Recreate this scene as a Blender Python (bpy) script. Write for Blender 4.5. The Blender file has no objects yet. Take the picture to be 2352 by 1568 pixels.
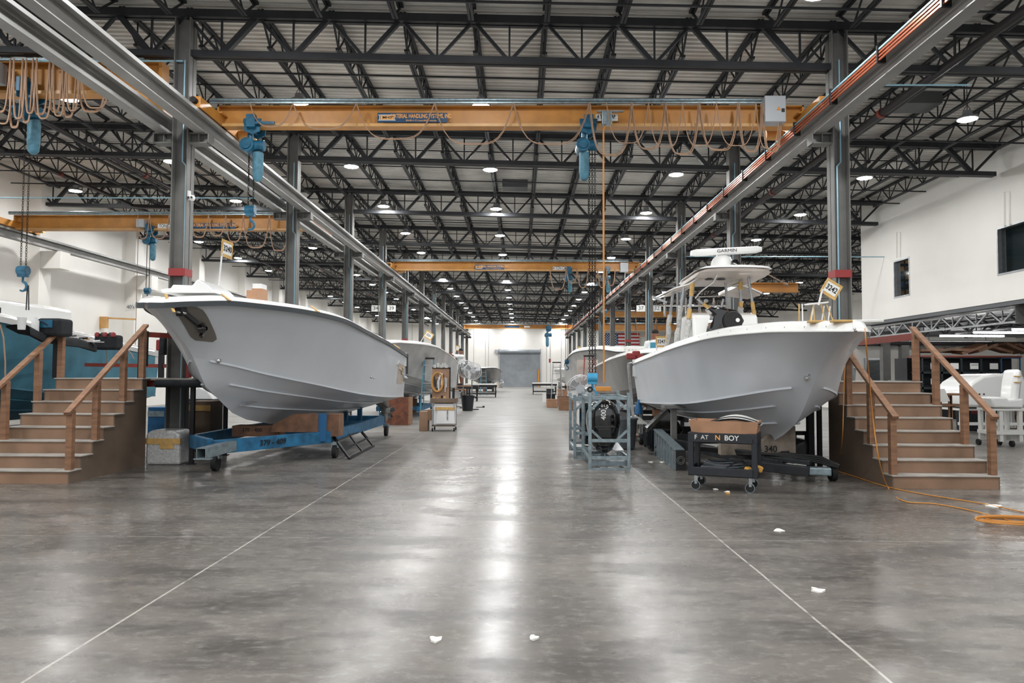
import bpy, math, random
import numpy as np
from mathutils import Vector, Matrix
random.seed(7)
SC = bpy.context.scene
COL = SC.collection
# ---------------------------------------------------------------- camera
F, PW, PH, EYE = 1700.0, 2352, 1568, 1.6
YAW = math.atan((1195 - PW / 2) / F)
PIT = math.atan((860 - PH / 2) / F)
ROLL = .004
RC = Matrix.Rotation(YAW, 3, 'Z') @ Matrix.Rotation(math.pi / 2 + PIT, 3, 'X') @ Matrix.Rotation(ROLL, 3, 'Z')
cam = bpy.data.objects.new('camera', bpy.data.cameras.new('camera'))
cam.data.sensor_width = 36.0
cam.data.lens = 36.0 * F / PW
cam.data.clip_end = 400
cam.matrix_world = Matrix.Translation((0, 0, EYE)) @ RC.to_4x4()
COL.objects.link(cam)
SC.camera = cam
# ---------------------------------------------------------------- world and exposure
wd = bpy.data.worlds.new('world'); SC.world = wd; wd.use_nodes = True
wd.node_tree.nodes['Background'].inputs[0].default_value = (.95, .97, 1, 1)
wd.node_tree.nodes['Background'].inputs[1].default_value = .9
SC.view_settings.view_transform = 'Standard'
SC.view_settings.look = 'None'
SC.view_settings.gamma = 1
SC.view_settings.use_curve_mapping = False
SC.view_settings.exposure = 0.16
LAMP_STRENGTH = 330.0
SC.cycles.max_bounces = 6
SC.cycles.diffuse_bounces = 4
SC.cycles.glossy_bounces = 3
SC.cycles.transparent_max_bounces = 8
SC.cycles.sample_clamp_indirect = 6
SC.cycles.use_denoising = True
SC.cycles.use_adaptive_sampling = True
SC.cycles.adaptive_threshold = .02

def ray(px, py):
    return RC @ Vector(((px - PW / 2) / F, -(py - PH / 2) / F, -1))
def at(px, py, Y):            # point of the photo at depth Y
    d = ray(px, py); t = Y / d.y
    return Vector((d.x * t, Y, EYE + d.z * t))
def onx(px, py, X):
    d = ray(px, py); t = X / d.x
    return Vector((X, d.y * t, EYE + d.z * t))
def onz(px, py, z=0.0):
    d = ray(px, py); t = (z - EYE) / d.z
    return Vector((d.x * t, d.y * t, z))

# ---------------------------------------------------------------- materials
def lin(c):
    return tuple(((v / 255) / 12.92 if v / 255 <= .04045 else ((v / 255 + .055) / 1.055) ** 2.4) for v in c) + (1,)
MATS = {}
def mat(name, rgb, rough=.6, metal=0.0, nz=None, bump=None, coat=0.0, emit=None, alpha=1.0, stretch=(1, 1, 1), rgb2=None):
    """nz=(scale, amount) mottles the colour; bump=(scale, strength)."""
    m = bpy.data.materials.new(name); m.use_nodes = True
    nt = m.node_tree; b = nt.nodes['Principled BSDF']
    b.inputs['Base Color'].default_value = lin(rgb)
    b.inputs['Roughness'].default_value = rough
    b.inputs['Metallic'].default_value = metal
    b.inputs['Coat Weight'].default_value = coat
    b.inputs['Coat Roughness'].default_value = .08
    if alpha < 1: b.inputs['Alpha'].default_value = alpha
    if emit:
        b.inputs['Emission Color'].default_value = lin(emit[0]); b.inputs['Emission Strength'].default_value = emit[1]
    if nz or bump:
        tc = nt.nodes.new('ShaderNodeTexCoord'); mp = nt.nodes.new('ShaderNodeMapping')
        mp.inputs['Scale'].default_value = stretch
        nt.links.new(tc.outputs['Object'], mp.inputs[0])
    if nz:
        n = nt.nodes.new('ShaderNodeTexNoise'); n.inputs['Scale'].default_value = nz[0]; n.inputs['Detail'].default_value = 5
        nt.links.new(mp.outputs[0], n.inputs[0])
        r = nt.nodes.new('ShaderNodeMapRange')
        r.inputs[1].default_value = .3; r.inputs[2].default_value = .7
        nt.links.new(n.outputs[0], r.inputs[0])
        mx = nt.nodes.new('ShaderNodeMix'); mx.data_type = 'RGBA'
        c2 = rgb2 if rgb2 else tuple(max(0, v * (1 - nz[1])) for v in rgb)
        mx.inputs[6].default_value = lin(rgb); mx.inputs[7].default_value = lin(c2)
        nt.links.new(r.outputs[0], mx.inputs[0]); nt.links.new(mx.outputs[2], b.inputs['Base Color'])
    if bump:
        n2 = nt.nodes.new('ShaderNodeTexNoise'); n2.inputs['Scale'].default_value = bump[0]; n2.inputs['Detail'].default_value = 6
        nt.links.new(mp.outputs[0], n2.inputs[0])
        bp = nt.nodes.new('ShaderNodeBump'); bp.inputs['Strength'].default_value = bump[1]; bp.inputs['Distance'].default_value = .01
        nt.links.new(n2.outputs[0], bp.inputs['Height']); nt.links.new(bp.outputs[0], b.inputs['Normal'])
    MATS[name] = m
    return m
for a in [
    ('steel_dark', (46, 48, 52), .55, .2, (3, .25)),
    ('steel_col', (112, 111, 108), .55, 0, (2.5, .15)),
    ('runway', (150, 149, 146), .45, .1, (2, .12)),
    ('deck_white', (228, 226, 220), .55, .1, (.8, .18)),
    ('wall_white', (238, 235, 229), .8, 0, (.35, .05)),
    ('door_grey', (150, 156, 162), .45, .2, (1.2, .12)),
    ('crane_yellow', (196, 134, 58), .45, 0, (3, .12)),
    ('crane_pale', (206, 158, 96), .45, 0, (3, .1)),
    ('hoist_blue', (34, 104, 136), .35, 0, (8, .3)),
    ('hoist_sleeve', (84, 138, 160), .6, 0, (10, .25)),
    ('chain', (34, 33, 32), .45, .8),
    ('cable_tan', (158, 128, 104), .7),
    ('cable_orange', (200, 136, 62), .6),
    ('copper', (196, 110, 78), .35, .7),
    ('galv', (150, 166, 172), .38, .6, (12, .2)),
    ('alu', (176, 178, 180), .35, .8, (8, .12)),
    ('chrome', (215, 215, 215), .1, 1.0),
    ('black', (18, 18, 20), .5),
    ('black_gloss', (6, 6, 8), .06, 0, None, None, 1.0),
    ('rubber', (24, 24, 25), .75),
    ('sign_navy', (14, 58, 92), .5),
    ('sign_orange', (232, 168, 92), .5),
    ('sign_white', (225, 225, 222), .6),
    ('ink', (16, 18, 22), .6),
    ('hull_grey', (206, 211, 217), .36, 0, (.8, .05), None, .22),
    ('hull_grey2', (190, 190, 189), .3, 0, (1.6, .18), None, .35),
    ('hull_dark', (98, 96, 94), .3, 0, (1.2, .3), None, .4),
    ('old_wood', (150, 138, 124), .8, 0, (5, .35)), ('hook_blue', (64, 156, 200), .35), ('hose_grey', (74, 76, 80), .6), ('hull_blue', (98, 162, 186), .4, 0, (2.2, .2)),
    ('gel_white', (236, 236, 234), .22, 0, None, None, .5),
    ('gel_soft', (226, 226, 222), .4),
    ('rub_rail', (60, 66, 70), .4, .2),
    ('pocket', (120, 116, 110), .3, .3),
    ('under_hard', (196, 184, 174), .35, 0, (2, .12), None, .3),
    ('tape_yellow', (212, 172, 104), .6, 0, (14, .15)),
    ('wrap', (206, 206, 204), .3, 0, (24, .2), (30, .6)),
    ('trailer_blue', (42, 116, 160), .5, .1, (5, .35)),
    ('trailer_dark', (48, 50, 54), .55, .2, (5, .4)),
    ('wood', (152, 112, 84), .7, 0, (3, .22), None, 0, None, 1, (1, 1, 6)),
    ('ply', (158, 126, 102), .75, 0, (1.6, .25)),
    ('ply_dark', (122, 104, 88), .8, 0, (1.2, .25)),
    ('tread', (176, 170, 162), .7, 0, (4, .15)),
    ('crate_brown', (136, 98, 74), .7, 0, (5, .3)),
    ('crate_red', (128, 78, 56), .75, 0, (6, .35)), ('dim_room_teal', (50, 64, 66), .6), ('cardboard', (178, 136, 106), .8, 0, (5, .08)),
    ('rack_red', (124, 50, 38), .5, .1),
    ('rack_black', (22, 22, 26), .5, .2),
    ('red', (136, 42, 42), .55),
    ('flag_red', (186, 44, 50), .8), ('flag_white', (232, 232, 230), .8), ('flag_blue', (32, 66, 104), .8),
    ('plastic_black', (34, 38, 44), .45, 0, (20, .25)),
    ('plastic_white', (222, 222, 222), .45),
    ('skin', (120, 78, 58), .6), ('hair', (24, 18, 16), .8),
    ('shirt', (222, 224, 224), .85), ('shorts', (76, 76, 66), .85), ('shirt_blue', (60, 128, 152), .85),
    ('fan_cage', (190, 192, 194), .4, .5),
    ('ladder_blue', (78, 140, 162), .5), ('ladder_red', (150, 60, 52), .5),
    ('grey_bin', (100, 106, 110), .6, 0, (6, .2)),
    ('locker', (30, 44, 48), .5, .1, (6, .3)), ('locker_blue', (24, 92, 140), .5),
    ('mat_black', (30, 34, 38), .85, 0, (10, .3)),
    ('conduit_blue', (142, 180, 194), .4, .2), ('box_grey', (168, 172, 176), .5, .1), ('paper', (235, 232, 224), .8),
    ('pipe_dark', (40, 36, 38), .5, .3), ('prop', (196, 198, 200), .12, 1.0), ('gold_box', (200, 150, 70), .7),
    ('sling', (40, 40, 44), .8), ('concrete_dark', (110, 108, 104), .8), ('duct', (96, 98, 100), .5, .5)]:
    mat(*a)
g = mat('window_glass', (20, 30, 32), .05, 0, None, None, 0, None, .3)
mat('lamp_glow', (255, 255, 255), .4, emit=((250, 251, 251), LAMP_STRENGTH))
mat('tube_glow', (255, 255, 255), .4, emit=((252, 252, 250), 32.0))
mat('lamp_body', (120, 122, 124), .5, emit=None)
mat('fan_mesh', (208, 210, 212), .5, .3, alpha=.42)

# ---------------------------------------------------------------- mesh accumulator
def wloc(o):
    v = Vector((0, 0, 0))
    while o is not None:
        v = v + o.location; o = o.parent
    return v
def tag(o, label, cat=None, group=None, kind=None):
    if label: o['label'] = label
    if cat: o['category'] = cat
    if group: o['group'] = group
    if kind: o['kind'] = kind
    return o
class M:
    def __init__(s): s.v = []; s.f = []; s.i = []; s.cur = 0
    def add(s, vs, fs):
        n = len(s.v); s.v += [tuple(p) for p in vs]; s.f += [tuple(n + k for k in f) for f in fs]; s.i += [s.cur] * len(fs); return s
    def box(s, x0, x1, y0, y1, z0, z1):
        return s.add([(x0, y0, z0), (x1, y0, z0), (x1, y1, z0), (x0, y1, z0), (x0, y0, z1), (x1, y0, z1), (x1, y1, z1), (x0, y1, z1)],
                     [(0, 3, 2, 1), (4, 5, 6, 7), (0, 1, 5, 4), (1, 2, 6, 5), (2, 3, 7, 6), (3, 0, 4, 7)])
    def cb(s, c, d, rz=0.0, rx=0.0, ry=0.0):
        R = Matrix.Rotation(rz, 3, 'Z') @ Matrix.Rotation(rx, 3, 'X') @ Matrix.Rotation(ry, 3, 'Y')
        c = Vector(c); vs = []
        for z in (-1, 1):
            for x, y in ((-1, -1), (1, -1), (1, 1), (-1, 1)):
                vs.append(c + R @ Vector((x * d[0] / 2, y * d[1] / 2, z * d[2] / 2)))
        return s.add(vs, [(0, 3, 2, 1), (4, 5, 6, 7), (0, 1, 5, 4), (1, 2, 6, 5), (2, 3, 7, 6), (3, 0, 4, 7)])
    def frame(s, p, q, up=(0, 0, 1)):
        p = Vector(p); q = Vector(q); d = (q - p).normalized(); up = Vector(up)
        if abs(d.dot(up)) > .98: up = Vector((0, 1, 0))
        a = d.cross(up).normalized(); b = a.cross(d).normalized()
        return p, q, a, b
    def bar(s, p, q, w, h, up=(0, 0, 1)):
        p, q, a, b = s.frame(p, q, up)
        vs = []
        for c in (p, q):
            for i, j in ((-1, -1), (1, -1), (1, 1), (-1, 1)): vs.append(c + a * (i * w / 2) + b * (j * h / 2))
        return s.add(vs, [(0, 1, 2, 3), (7, 6, 5, 4), (0, 4, 5, 1), (1, 5, 6, 2), (2, 6, 7, 3), (3, 7, 4, 0)])
    def cyl(s, p, q, r0, r1=None, n=12, cap=True):
        if r1 is None: r1 = r0
        p, q, a, b = s.frame(p, q); vs = []
        for c, r in ((p, r0), (q, r1)):
            for k in range(n):
                t = 2 * math.pi * k / n; vs.append(c + a * (r * math.cos(t)) + b * (r * math.sin(t)))
        fs = [(k, n + k, n + (k + 1) % n, (k + 1) % n) for k in range(n)]
        if cap: fs += [tuple(range(n)), tuple(range(2 * n - 1, n - 1, -1))]
        return s.add(vs, fs)
    def tube(s, pts, r, n=6, closed=False):
        pts = [Vector(p) for p in pts]; N = len(pts); rings = []
        prev = None
        for k, p in enumerate(pts):
            if closed: d = pts[(k + 1) % N] - pts[k - 1]
            else: d = pts[min(k + 1, N - 1)] - pts[max(k - 1, 0)]
            d.normalize()
            if prev is None:
                up = Vector((0, 0, 1)) if abs(d.z) < .9 else Vector((0, 1, 0))
                a = d.cross(up).normalized()
            else:
                a = (prev - d * prev.dot(d)).normalized()
            prev = a; b = d.cross(a)
            rr = r[k] if isinstance(r, (list, tuple)) else r
            rings.append([p + a * (rr * math.cos(2 * math.pi * j / n)) + b * (rr * math.sin(2 * math.pi * j / n)) for j in range(n)])
        vs = [v for g_ in rings for v in g_]; fs = []
        for k in range(N if closed else N - 1):
            k2 = (k + 1) % N
            for j in range(n): fs.append((k * n + j, k * n + (j + 1) % n, k2 * n + (j + 1) % n, k2 * n + j))
        if not closed: fs += [tuple(range(n - 1, -1, -1)), tuple(range((N - 1) * n, N * n))]
        return s.add(vs, fs)
    def lathe(s, c, prof, n=20, axis='Z', cap=False):
        vs = []
        for r, z in prof:
            for k in range(n):
                t = 2 * math.pi * k / n; x, y = r * math.cos(t), r * math.sin(t)
                p = {'Z': (x, y, z), 'Y': (x, z, y), 'X': (z, x, y)}[axis]
                vs.append((c[0] + p[0], c[1] + p[1], c[2] + p[2]))
        fs = []
        for i in range(len(prof) - 1):
            for k in range(n): fs.append((i * n + k, i * n + (k + 1) % n, (i + 1) * n + (k + 1) % n, (i + 1) * n + k))
        if cap: fs += [tuple(range(n - 1, -1, -1)), tuple(range((len(prof) - 1) * n, len(prof) * n))]
        return s.add(vs, fs)
    def prism(s, poly, ext):
        ext = Vector(ext); n = len(poly); p0 = [Vector(p) for p in poly]
        vs = p0 + [p + ext for p in p0]
        return s.add(vs, [tuple(range(n - 1, -1, -1)), tuple(range(n, 2 * n))] + [(k, (k + 1) % n, n + (k + 1) % n, n + k) for k in range(n)])
    def grid(s, rows, flip=False, closed=False):
        R = len(rows); Cn = len(rows[0]); vs = [p for r in rows for p in r]; fs = []
        for i in range(R - 1):
            for j in range(Cn if closed else Cn - 1):
                q = (i * Cn + j, i * Cn + (j + 1) % Cn, (i + 1) * Cn + (j + 1) % Cn, (i + 1) * Cn + j)
                fs.append(q[::-1] if flip else q)
        return s.add(vs, fs)
    def ibeam(s, p, q, w, h, tf=.02, tw=.012):
        p = Vector(p); q = Vector(q); d = (q - p).normalized(); a = d.cross(Vector((0, 0, 1))).normalized(); u = Vector((0, 0, 1))
        s.bar(p + u * (h / 2 - tf / 2), q + u * (h / 2 - tf / 2), w, tf)
        s.bar(p - u * (h / 2 - tf / 2), q - u * (h / 2 - tf / 2), w, tf)
        s.bar(p, q, tw, h - 2 * tf)
        return s
    def mesh(s, name, mats, smooth=None):
        me = bpy.data.meshes.new(name); me.from_pydata(s.v, [], s.f)
        for m in (mats if isinstance(mats, (list, tuple)) else [mats]): me.materials.append(MATS[m] if isinstance(m, str) else m)
        me.polygons.foreach_set('material_index', s.i)
        if smooth is not None:
            me.polygons.foreach_set('use_smooth', [True] * len(s.f)); me.set_sharp_from_angle(angle=math.radians(smooth))
        me.update(); return me
    def build(s, name, mats, parent=None, smooth=None, bevel=None, label=None, origin=True):
        vs = s.v
        if parent is not None:
            off = wloc(parent)
        elif origin:
            a = np.array(vs); off = Vector(((a[:, 0].min() + a[:, 0].max()) / 2, (a[:, 1].min() + a[:, 1].max()) / 2, a[:, 2].min()))
        else: off = Vector((0, 0, 0))
        s.v = [(x - off.x, y - off.y, z - off.z) for x, y, z in vs]
        o = bpy.data.objects.new(name, s.mesh(name, mats, smooth)); COL.objects.link(o); s.v = vs
        if parent is not None: o.parent = parent
        else: o.location = off
        if bevel:
            b = o.modifiers.new('bevel', 'BEVEL'); b.width = bevel; b.segments = 2; b.limit_method = 'ANGLE'
        if label: o['label'] = label
        return o
def empty(name, loc, label, cat, group=None, rz=0.0):
    o = bpy.data.objects.new(name, None); o.empty_display_size = .1; COL.objects.link(o)
    o.location = Vector(loc); o.rotation_euler = (0, 0, rz)
    return tag(o, label, cat, group)
def ctree(o, parent=None):
    c = o.copy(); COL.objects.link(c); c.parent = parent
    for ch in o.children: ctree(ch, c)
    return c
def text(s, h, m, loc, parent, rz=0.0, rx=math.pi / 2, bold=.0, sx=1.0, ry=0.0, name='lettering', spin=0.0):
    cu = bpy.data.curves.new('t', 'FONT'); cu.body = s; cu.size = h / .72; cu.align_x = 'CENTER'; cu.align_y = 'CENTER'
    cu.extrude = .0015; cu.offset = min(bold, .02) * h
    t = bpy.data.objects.new('t', cu); COL.objects.link(t)
    bpy.context.view_layer.update()
    me = bpy.data.meshes.new_from_object(t.evaluated_get(bpy.context.evaluated_depsgraph_get()))
    bpy.data.objects.remove(t); me.materials.clear(); me.materials.append(MATS[m])
    R = Matrix.Rotation(rz, 4, 'Z') @ Matrix.Rotation(ry, 4, 'Y') @ Matrix.Rotation(rx, 4, 'X') @ Matrix.Rotation(spin, 4, 'Z') @ Matrix.Diagonal((sx, 1, 1, 1))
    me.transform(Matrix.Translation(Vector(loc) - wloc(parent)) @ R)
    o = bpy.data.objects.new(name, me); COL.objects.link(o); o.parent = parent
    return o
ORD = ['first', 'second', 'third', 'fourth', 'fifth', 'sixth', 'seventh', 'eighth', 'ninth', 'tenth', 'eleventh', 'twelfth', 'thirteenth',
       'fourteenth', 'fifteenth', 'sixteenth', 'seventeenth', 'eighteenth', 'nineteenth', 'twentieth']

# ---------------------------------------------------------------- layout numbers
D1, SP = 13.83, 6.81
XL, XR, XLW, XMZ, YEND = -6.42, 5.97, -18.3, 13.45, 95.6
NC = 12
def zdeck(x): return 8.68 - .022 * (x + 6.42)
def YC(k): return D1 + SP * k
# ================================================================ SETTING
def floor_material():
    m = bpy.data.materials.new('polished_concrete'); m.use_nodes = True; nt = m.node_tree; N = nt.nodes; L = nt.links
    b = N['Principled BSDF']
    tc = N.new('ShaderNodeTexCoord')
    def noise(scale, stretch, detail=6, rough=.6):
        mp = N.new('ShaderNodeMapping'); mp.inputs['Scale'].default_value = stretch; L.new(tc.outputs['Object'], mp.inputs[0])
        n = N.new('ShaderNodeTexNoise'); n.inputs['Scale'].default_value = scale; n.inputs['Detail'].default_value = detail; n.inputs['Roughness'].default_value = rough
        L.new(mp.outputs[0], n.inputs[0]); return n.outputs[0]
    def rng(x, a, b_, c=0., d=1.):
        r = N.new('ShaderNodeMapRange'); r.inputs[1].default_value = a; r.inputs[2].default_value = b_; r.inputs[3].default_value = c; r.inputs[4].default_value = d
        L.new(x, r.inputs[0]); return r.outputs[0]
    def mix(f, a, c):
        x = N.new('ShaderNodeMix'); x.data_type = 'RGBA'
        L.new(f, x.inputs[0])
        if isinstance(a, tuple): x.inputs[6].default_value = a
        else: L.new(a, x.inputs[6])
        if isinstance(c, tuple): x.inputs[7].default_value = c
        else: L.new(c, x.inputs[7])
        return x.outputs[2]
    def mth(op, a, c=None):
        x = N.new('ShaderNodeMath'); x.operation = op
        for i, q in enumerate((a, c)):
            if q is None: continue
            if isinstance(q, (int, float)): x.inputs[i].default_value = q
            else: L.new(q, x.inputs[i])
        return x.outputs[0]
    big = noise(.35, (1, 1, 1)); mid = noise(1.1, (.8, 1.7, 1), 8, .68); fine = noise(9, (1, 1.6, 1), 6, .7)
    c = mix(rng(big, .35, .65), lin((124, 119, 113)), lin((94, 89, 84)))
    c = mix(rng(mid, .44, .62, 0, .85), c, lin((66, 62, 59)))
    c = mix(rng(fine, .5, .8, 0, .35), c, lin((190, 186, 180)))
    sx = N.new('ShaderNodeSeparateXYZ'); L.new(tc.outputs['Object'], sx.inputs[0])
    wob = mth('MULTIPLY', mth('SUBTRACT', noise(.8, (1, 1, 1)), .5), .03)
    brk = rng(noise(6, (1, 1, 1)), .38, .5, .25, 1)
    for axis, v, w, s in (('X', -2.57, .009, .6), ('X', 1.95, .009, .65), ('Y', 7.3, .006, .45), ('Y', 20.9, .02, .4), ('X', 9.4, .01, .4), ('Y', 14.1, .012, .4)):
        d = mth('ABSOLUTE', mth('SUBTRACT', mth('ADD', sx.outputs[axis], wob), v))
        c = mix(mth('MULTIPLY', mth('MULTIPLY', mth('LESS_THAN', d, w), brk), s), c, lin((205, 200, 192)))
    # bright grazing light on the far floor, painted in as a paler, rougher tone
    grazing_lift = rng(mth('ADD', sx.outputs['Y'], mth('MULTIPLY', noise(.12, (1, 1, 1)), 8.0)), 15.0, 34.0)
    c = mix(mth('MULTIPLY', grazing_lift, .7), c, lin((150, 148, 144)))
    L.new(c, b.inputs['Base Color'])
    L.new(mth('ADD', rng(mid, .3, .75, .19, .36), mth('MULTIPLY', grazing_lift, .22)), b.inputs['Roughness'])
    b.inputs['Specular IOR Level'].default_value = .28
    bp = N.new('ShaderNodeBump'); bp.inputs['Strength'].default_value = .06; bp.inputs['Distance'].default_value = .01
    L.new(noise(5, (1, 1, 1), 3), bp.inputs['Height']); L.new(bp.outputs[0], b.inputs['Normal'])
    MATS['floor'] = m
floor_material()
def struct(m, name, mt, smooth=None, parent=None, **k):
    o = m.build(name, mt, parent, smooth, origin=False, **k)
    if parent is None: o['kind'] = 'structure'
    return o
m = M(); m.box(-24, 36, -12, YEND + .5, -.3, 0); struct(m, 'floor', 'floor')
# corrugated steel roof deck: ribs run across the hall
m = M(); pitch = .19; nr = int((YEND - 3 + 8) / pitch); rows = []
for x in (XLW - .4, 36):
    r = []
    for k in range(nr):
        y = -8 + 3 + k * pitch; z = zdeck(x)
        r += [(x, y, z), (x, y + pitch * .42, z), (x, y + pitch * .5, z + .045), (x, y + pitch * .92, z + .045)]
    rows.append(r)
m.grid(rows); struct(m, 'ceiling', 'deck_white')
m = M(); m.box(XLW - .6, 36, YEND, YEND + .4, 0, 9.3)
struct(m, 'wall_back', 'wall_white')
m = M(); m.box(XLW - .4, XLW, -6, YEND, 0, 9.2)
struct(m, 'wall_left', 'wall_white')
for k in range(-1, NC + 1):                       # pilasters with corbels on the left wall
    m = M(); y = YC(k)
    m.box(XLW, XLW + .45, y - .35, y + .35, 0, 8.85)
    m.box(XLW + .45, XLW + 1.2, y - .3, y + .3, 5.48, 6.12)
    o = struct(m, 'trim_%d' % (k + 2), 'wall_white')
# white office block on the right with its windows
m = M()
w1a, w1b = onx(2052, 600, XMZ), onx(2089, 600, XMZ); w1z0, w1z1 = onx(2089, 678, XMZ).z, onx(2052, 600, XMZ).z
w1z0 = onx(2060, 684, XMZ).z
w2y1 = onx(2289, 530, XMZ).y; w2y0 = w2y1 - 4.6; w2z1 = onx(2289, 524, XMZ).z; w2z0 = onx(2289, 634, XMZ).z
w1y1, w1y0 = w1a.y, w1b.y
MZB, MZY = 3.68, 29.2
zt = zdeck(XMZ) + .03
ys = sorted([-6, w2y0, w2y1, w1y0, w1y1, MZY])
for i in range(5):
    y0, y1 = ys[i], ys[i + 1]
    if abs(y0 - w2y0) < 1e-6: m.box(XMZ, XMZ + .25, y0, y1, MZB, w2z0); m.box(XMZ, XMZ + .25, y0, y1, w2z1, zt)
    elif abs(y0 - w1y0) < 1e-6: m.box(XMZ, XMZ + .25, y0, y1, MZB, w1z0); m.box(XMZ, XMZ + .25, y0, y1, w1z1, zt)
    else: m.box(XMZ, XMZ + .25, y0, y1, MZB, zt)
m.box(XMZ + .25, 36, MZY - .25, MZY, MZB, zt)
wr = struct(m, 'wall_right', 'wall_white')
m = M(); m.box(XMZ + .02, 36, -6, MZY, MZB - .12, MZB)
struct(m, 'trim_20', 'duct')
m = M(); m.box(24, 24.3, MZY, YEND, 0, 8.6); struct(m, 'wall_side', 'wall_white')
def window(n, y0, y1, z0, z1, gt):
    m = M(); t = .05; x0, x1 = XMZ - .01, XMZ + .2
    m.box(x0, x1, y0, y1, z0, z0 + t); m.box(x0, x1, y0, y1, z1 - t, z1); m.box(x0, x1, y0, y0 + t, z0 + t, z1 - t); m.box(x0, x1, y1 - t, y1, z0 + t, z1 - t)
    w = struct(m, 'window_%d' % n, 'alu')
    g_ = M(); g_.box(XMZ + .1, XMZ + .115, y0 + t, y1 - t, z0 + t, z1 - t); g_.build('pane', 'window_glass', w)
window(1, w1y0, w1y1, w1z0, w1z1, 0); window(2, w2y0, w2y1, w2z0, w2z1, 1)
# added sheet toned as the unlit office behind the large window, storage racking behind the small one
m = M(); m.box(XMZ + .35, XMZ + .37, w2y0 - .2, w2y1 + .4, w2z0 - .2, w2z1 + .2); o = m.build('window_blind', 'dim_room_teal'); tag(o, 'added sheet toned as the dim office, teal blind behind the large upper window', 'blind')
RY = 28.35
rk = empty('storage_rack', (XMZ + .9, RY + .2, MZB), 'dark steel storage rack with cartons seen through the small upper window', 'rack')
m = M()
for x in (XMZ + .32, XMZ + .78, XMZ + 1.24, XMZ + 1.7): m.box(x, x + .04, RY - .02, RY + .02, MZB, MZB + 3.6)
for z in np.arange(.1, 3.6, .30): m.box(XMZ + .32, XMZ + 1.74, RY - .01, RY + .5, MZB + z, MZB + z + .025)
m.build('shelf_frame', 'rack_black', rk)
random.seed(21); cn_ = 0
for r in range(11):
    for q in range(6):
        if random.random() < .85:
            x = XMZ + .36 + q * .225 + (.01 if q % 2 else 0); h = random.uniform(.14, .24); cn_ += 1
            b = M().box(x, x + .20, RY + .02, RY + .4, MZB + .125 + r * .30, MZB + .125 + r * .30 + h)
            o = b.build('carton', random.choice(['gold_box', 'gold_box', 'gold_box', 'cardboard', 'locker_blue']))
            tag(o, 'small yellow or blue carton on the rack behind the upper window', 'box', 'cartons behind the small upper window')
ry0, ry1 = 26.4, 27.8
t = empty('tube_light', (XMZ + .66, 27.1, 7.2), 'added unseen fluorescent light to brighten the storage room behind the small window', 'light')  # added tube, out of sight, to brighten the cartons behind the glass
m = M(); m.box(XMZ + .6, XMZ + .72, ry0, ry1, 7.2, 7.25); m.build('housing', 'duct', t); m = M(); m.cyl((XMZ + .66, ry0, 7.17), (XMZ + .66, ry1, 7.17), .03, n=8); m.build('tube', 'tube_glow', t)
m = M(); m.cyl((XMZ + .66, ry0 + .3, 7.25), (XMZ + .66, ry0 + .3, 8.2), .01, n=6); m.build('hanger', 'steel_dark', t)
# conduits dropping to the windows
for px0, px1, y0_, y1_, nm in ((2059, 2067, 533, 592, 'small'), (2306, 2318, 440, 520, 'large')):
    a = onx(px0, y0_, XMZ - .03); b = onx(px1, y0_, XMZ - .03); c = onx(px0, y1_, XMZ - .03); d = onx(px1, y1_ - 2, XMZ - .03)
    m = M(); m.tube([c, a, b, d], .014, 6)
    tag(m.build('conduit', 'wall_white'), 'white conduit loop on the office wall above the %s window' % nm, 'conduit')
# rolling door
dr = M(); dx0, dx1 = -2.72, 2.62
for k in range(28):
    z = k * .155; dr.box(dx0 + .1, dx1 - .1, YEND - .14, YEND - .10, z, z + .14); dr.box(dx0 + .1, dx1 - .1, YEND - .12, YEND - .09, z + .13, z + .16)
d1 = struct(dr, 'door_1', 'door_grey')
m = M(); m.cyl((dx0, YEND - .3, 4.55), (dx1, YEND - .3, 4.55), .27, n=20); m.build('door_drum', 'door_grey', d1, 40)
m = M(); m.box(dx0 - .06, dx0 + .1, YEND - .3, YEND, 0, 4.9); m.box(dx1 - .1, dx1 + .06, YEND - .3, YEND, 0, 4.9); m.build('guide_rail', 'alu', d1)
m = M(); m.box(dx0 - .55, dx0 - .15, YEND - .5, YEND - .1, 4.3, 4.8); m.cyl((dx0 - .1, YEND - .3, 4.55), (dx0 - .6, YEND - .3, 4.55), .16); m.build('door_motor', 'box_grey', d1)
for x, nm in ((dx0 + .05, 'left'), (dx1 - .25, 'right')):
    m = M(); m.cyl((x, YEND - .5, 0), (x, YEND - .5, 2.3), .1); tag(m.build('bollard', 'cable_orange', smooth=50), 'tall orange guard post %s of the grey rolling door' % nm, 'post')
# panel seams on the end wall
m = M()
for x in (-14, -7.6, -6.0, -4.5, -4.1, 3.4, 3.9, 5.3, 6.9, 10.1, 17):
    m.box(x - .015, x + .015, YEND - .02, YEND, 0, 8.2)
struct(m, 'trim_21', 'duct')
# ground floor beyond the office block
m = M(); m.box(15.6, 36, 36, 36.3, 0, 3.5); m.box(15.6, 15.9, 36.3, 46, 0, 3.5); struct(m, 'wall_inner', 'wall_white')
m = M(); m.box(15.5, 36, 29.0, 36.4, 3.5, 3.62); struct(m, 'trim_22', 'duct')
dd = M(); a = at(1984, 822, 36); b = at(2024, 879, 36)
dd.box(a.x, b.x, 35.9, 36, 0, a.z); d2 = struct(dd, 'door_2', 'alu')
m = M(); m.box(a.x + .1, b.x - .1, 35.86, 35.9, .2, a.z - .1); m.build('pane', 'window_glass', d2)
m = M(); m.cyl((b.x - .14, 35.84, 1.0), (b.x - .14, 35.84, 1.25), .02); m.build('handle', 'chrome', d2)
dd = M(); a = at(2044, 838, 36); b = at(2062, 879, 36)
dd.box(a.x, b.x, 35.92, 36, 0, 2.1); d3 = struct(dd, 'door_3', 'wall_white')
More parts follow.
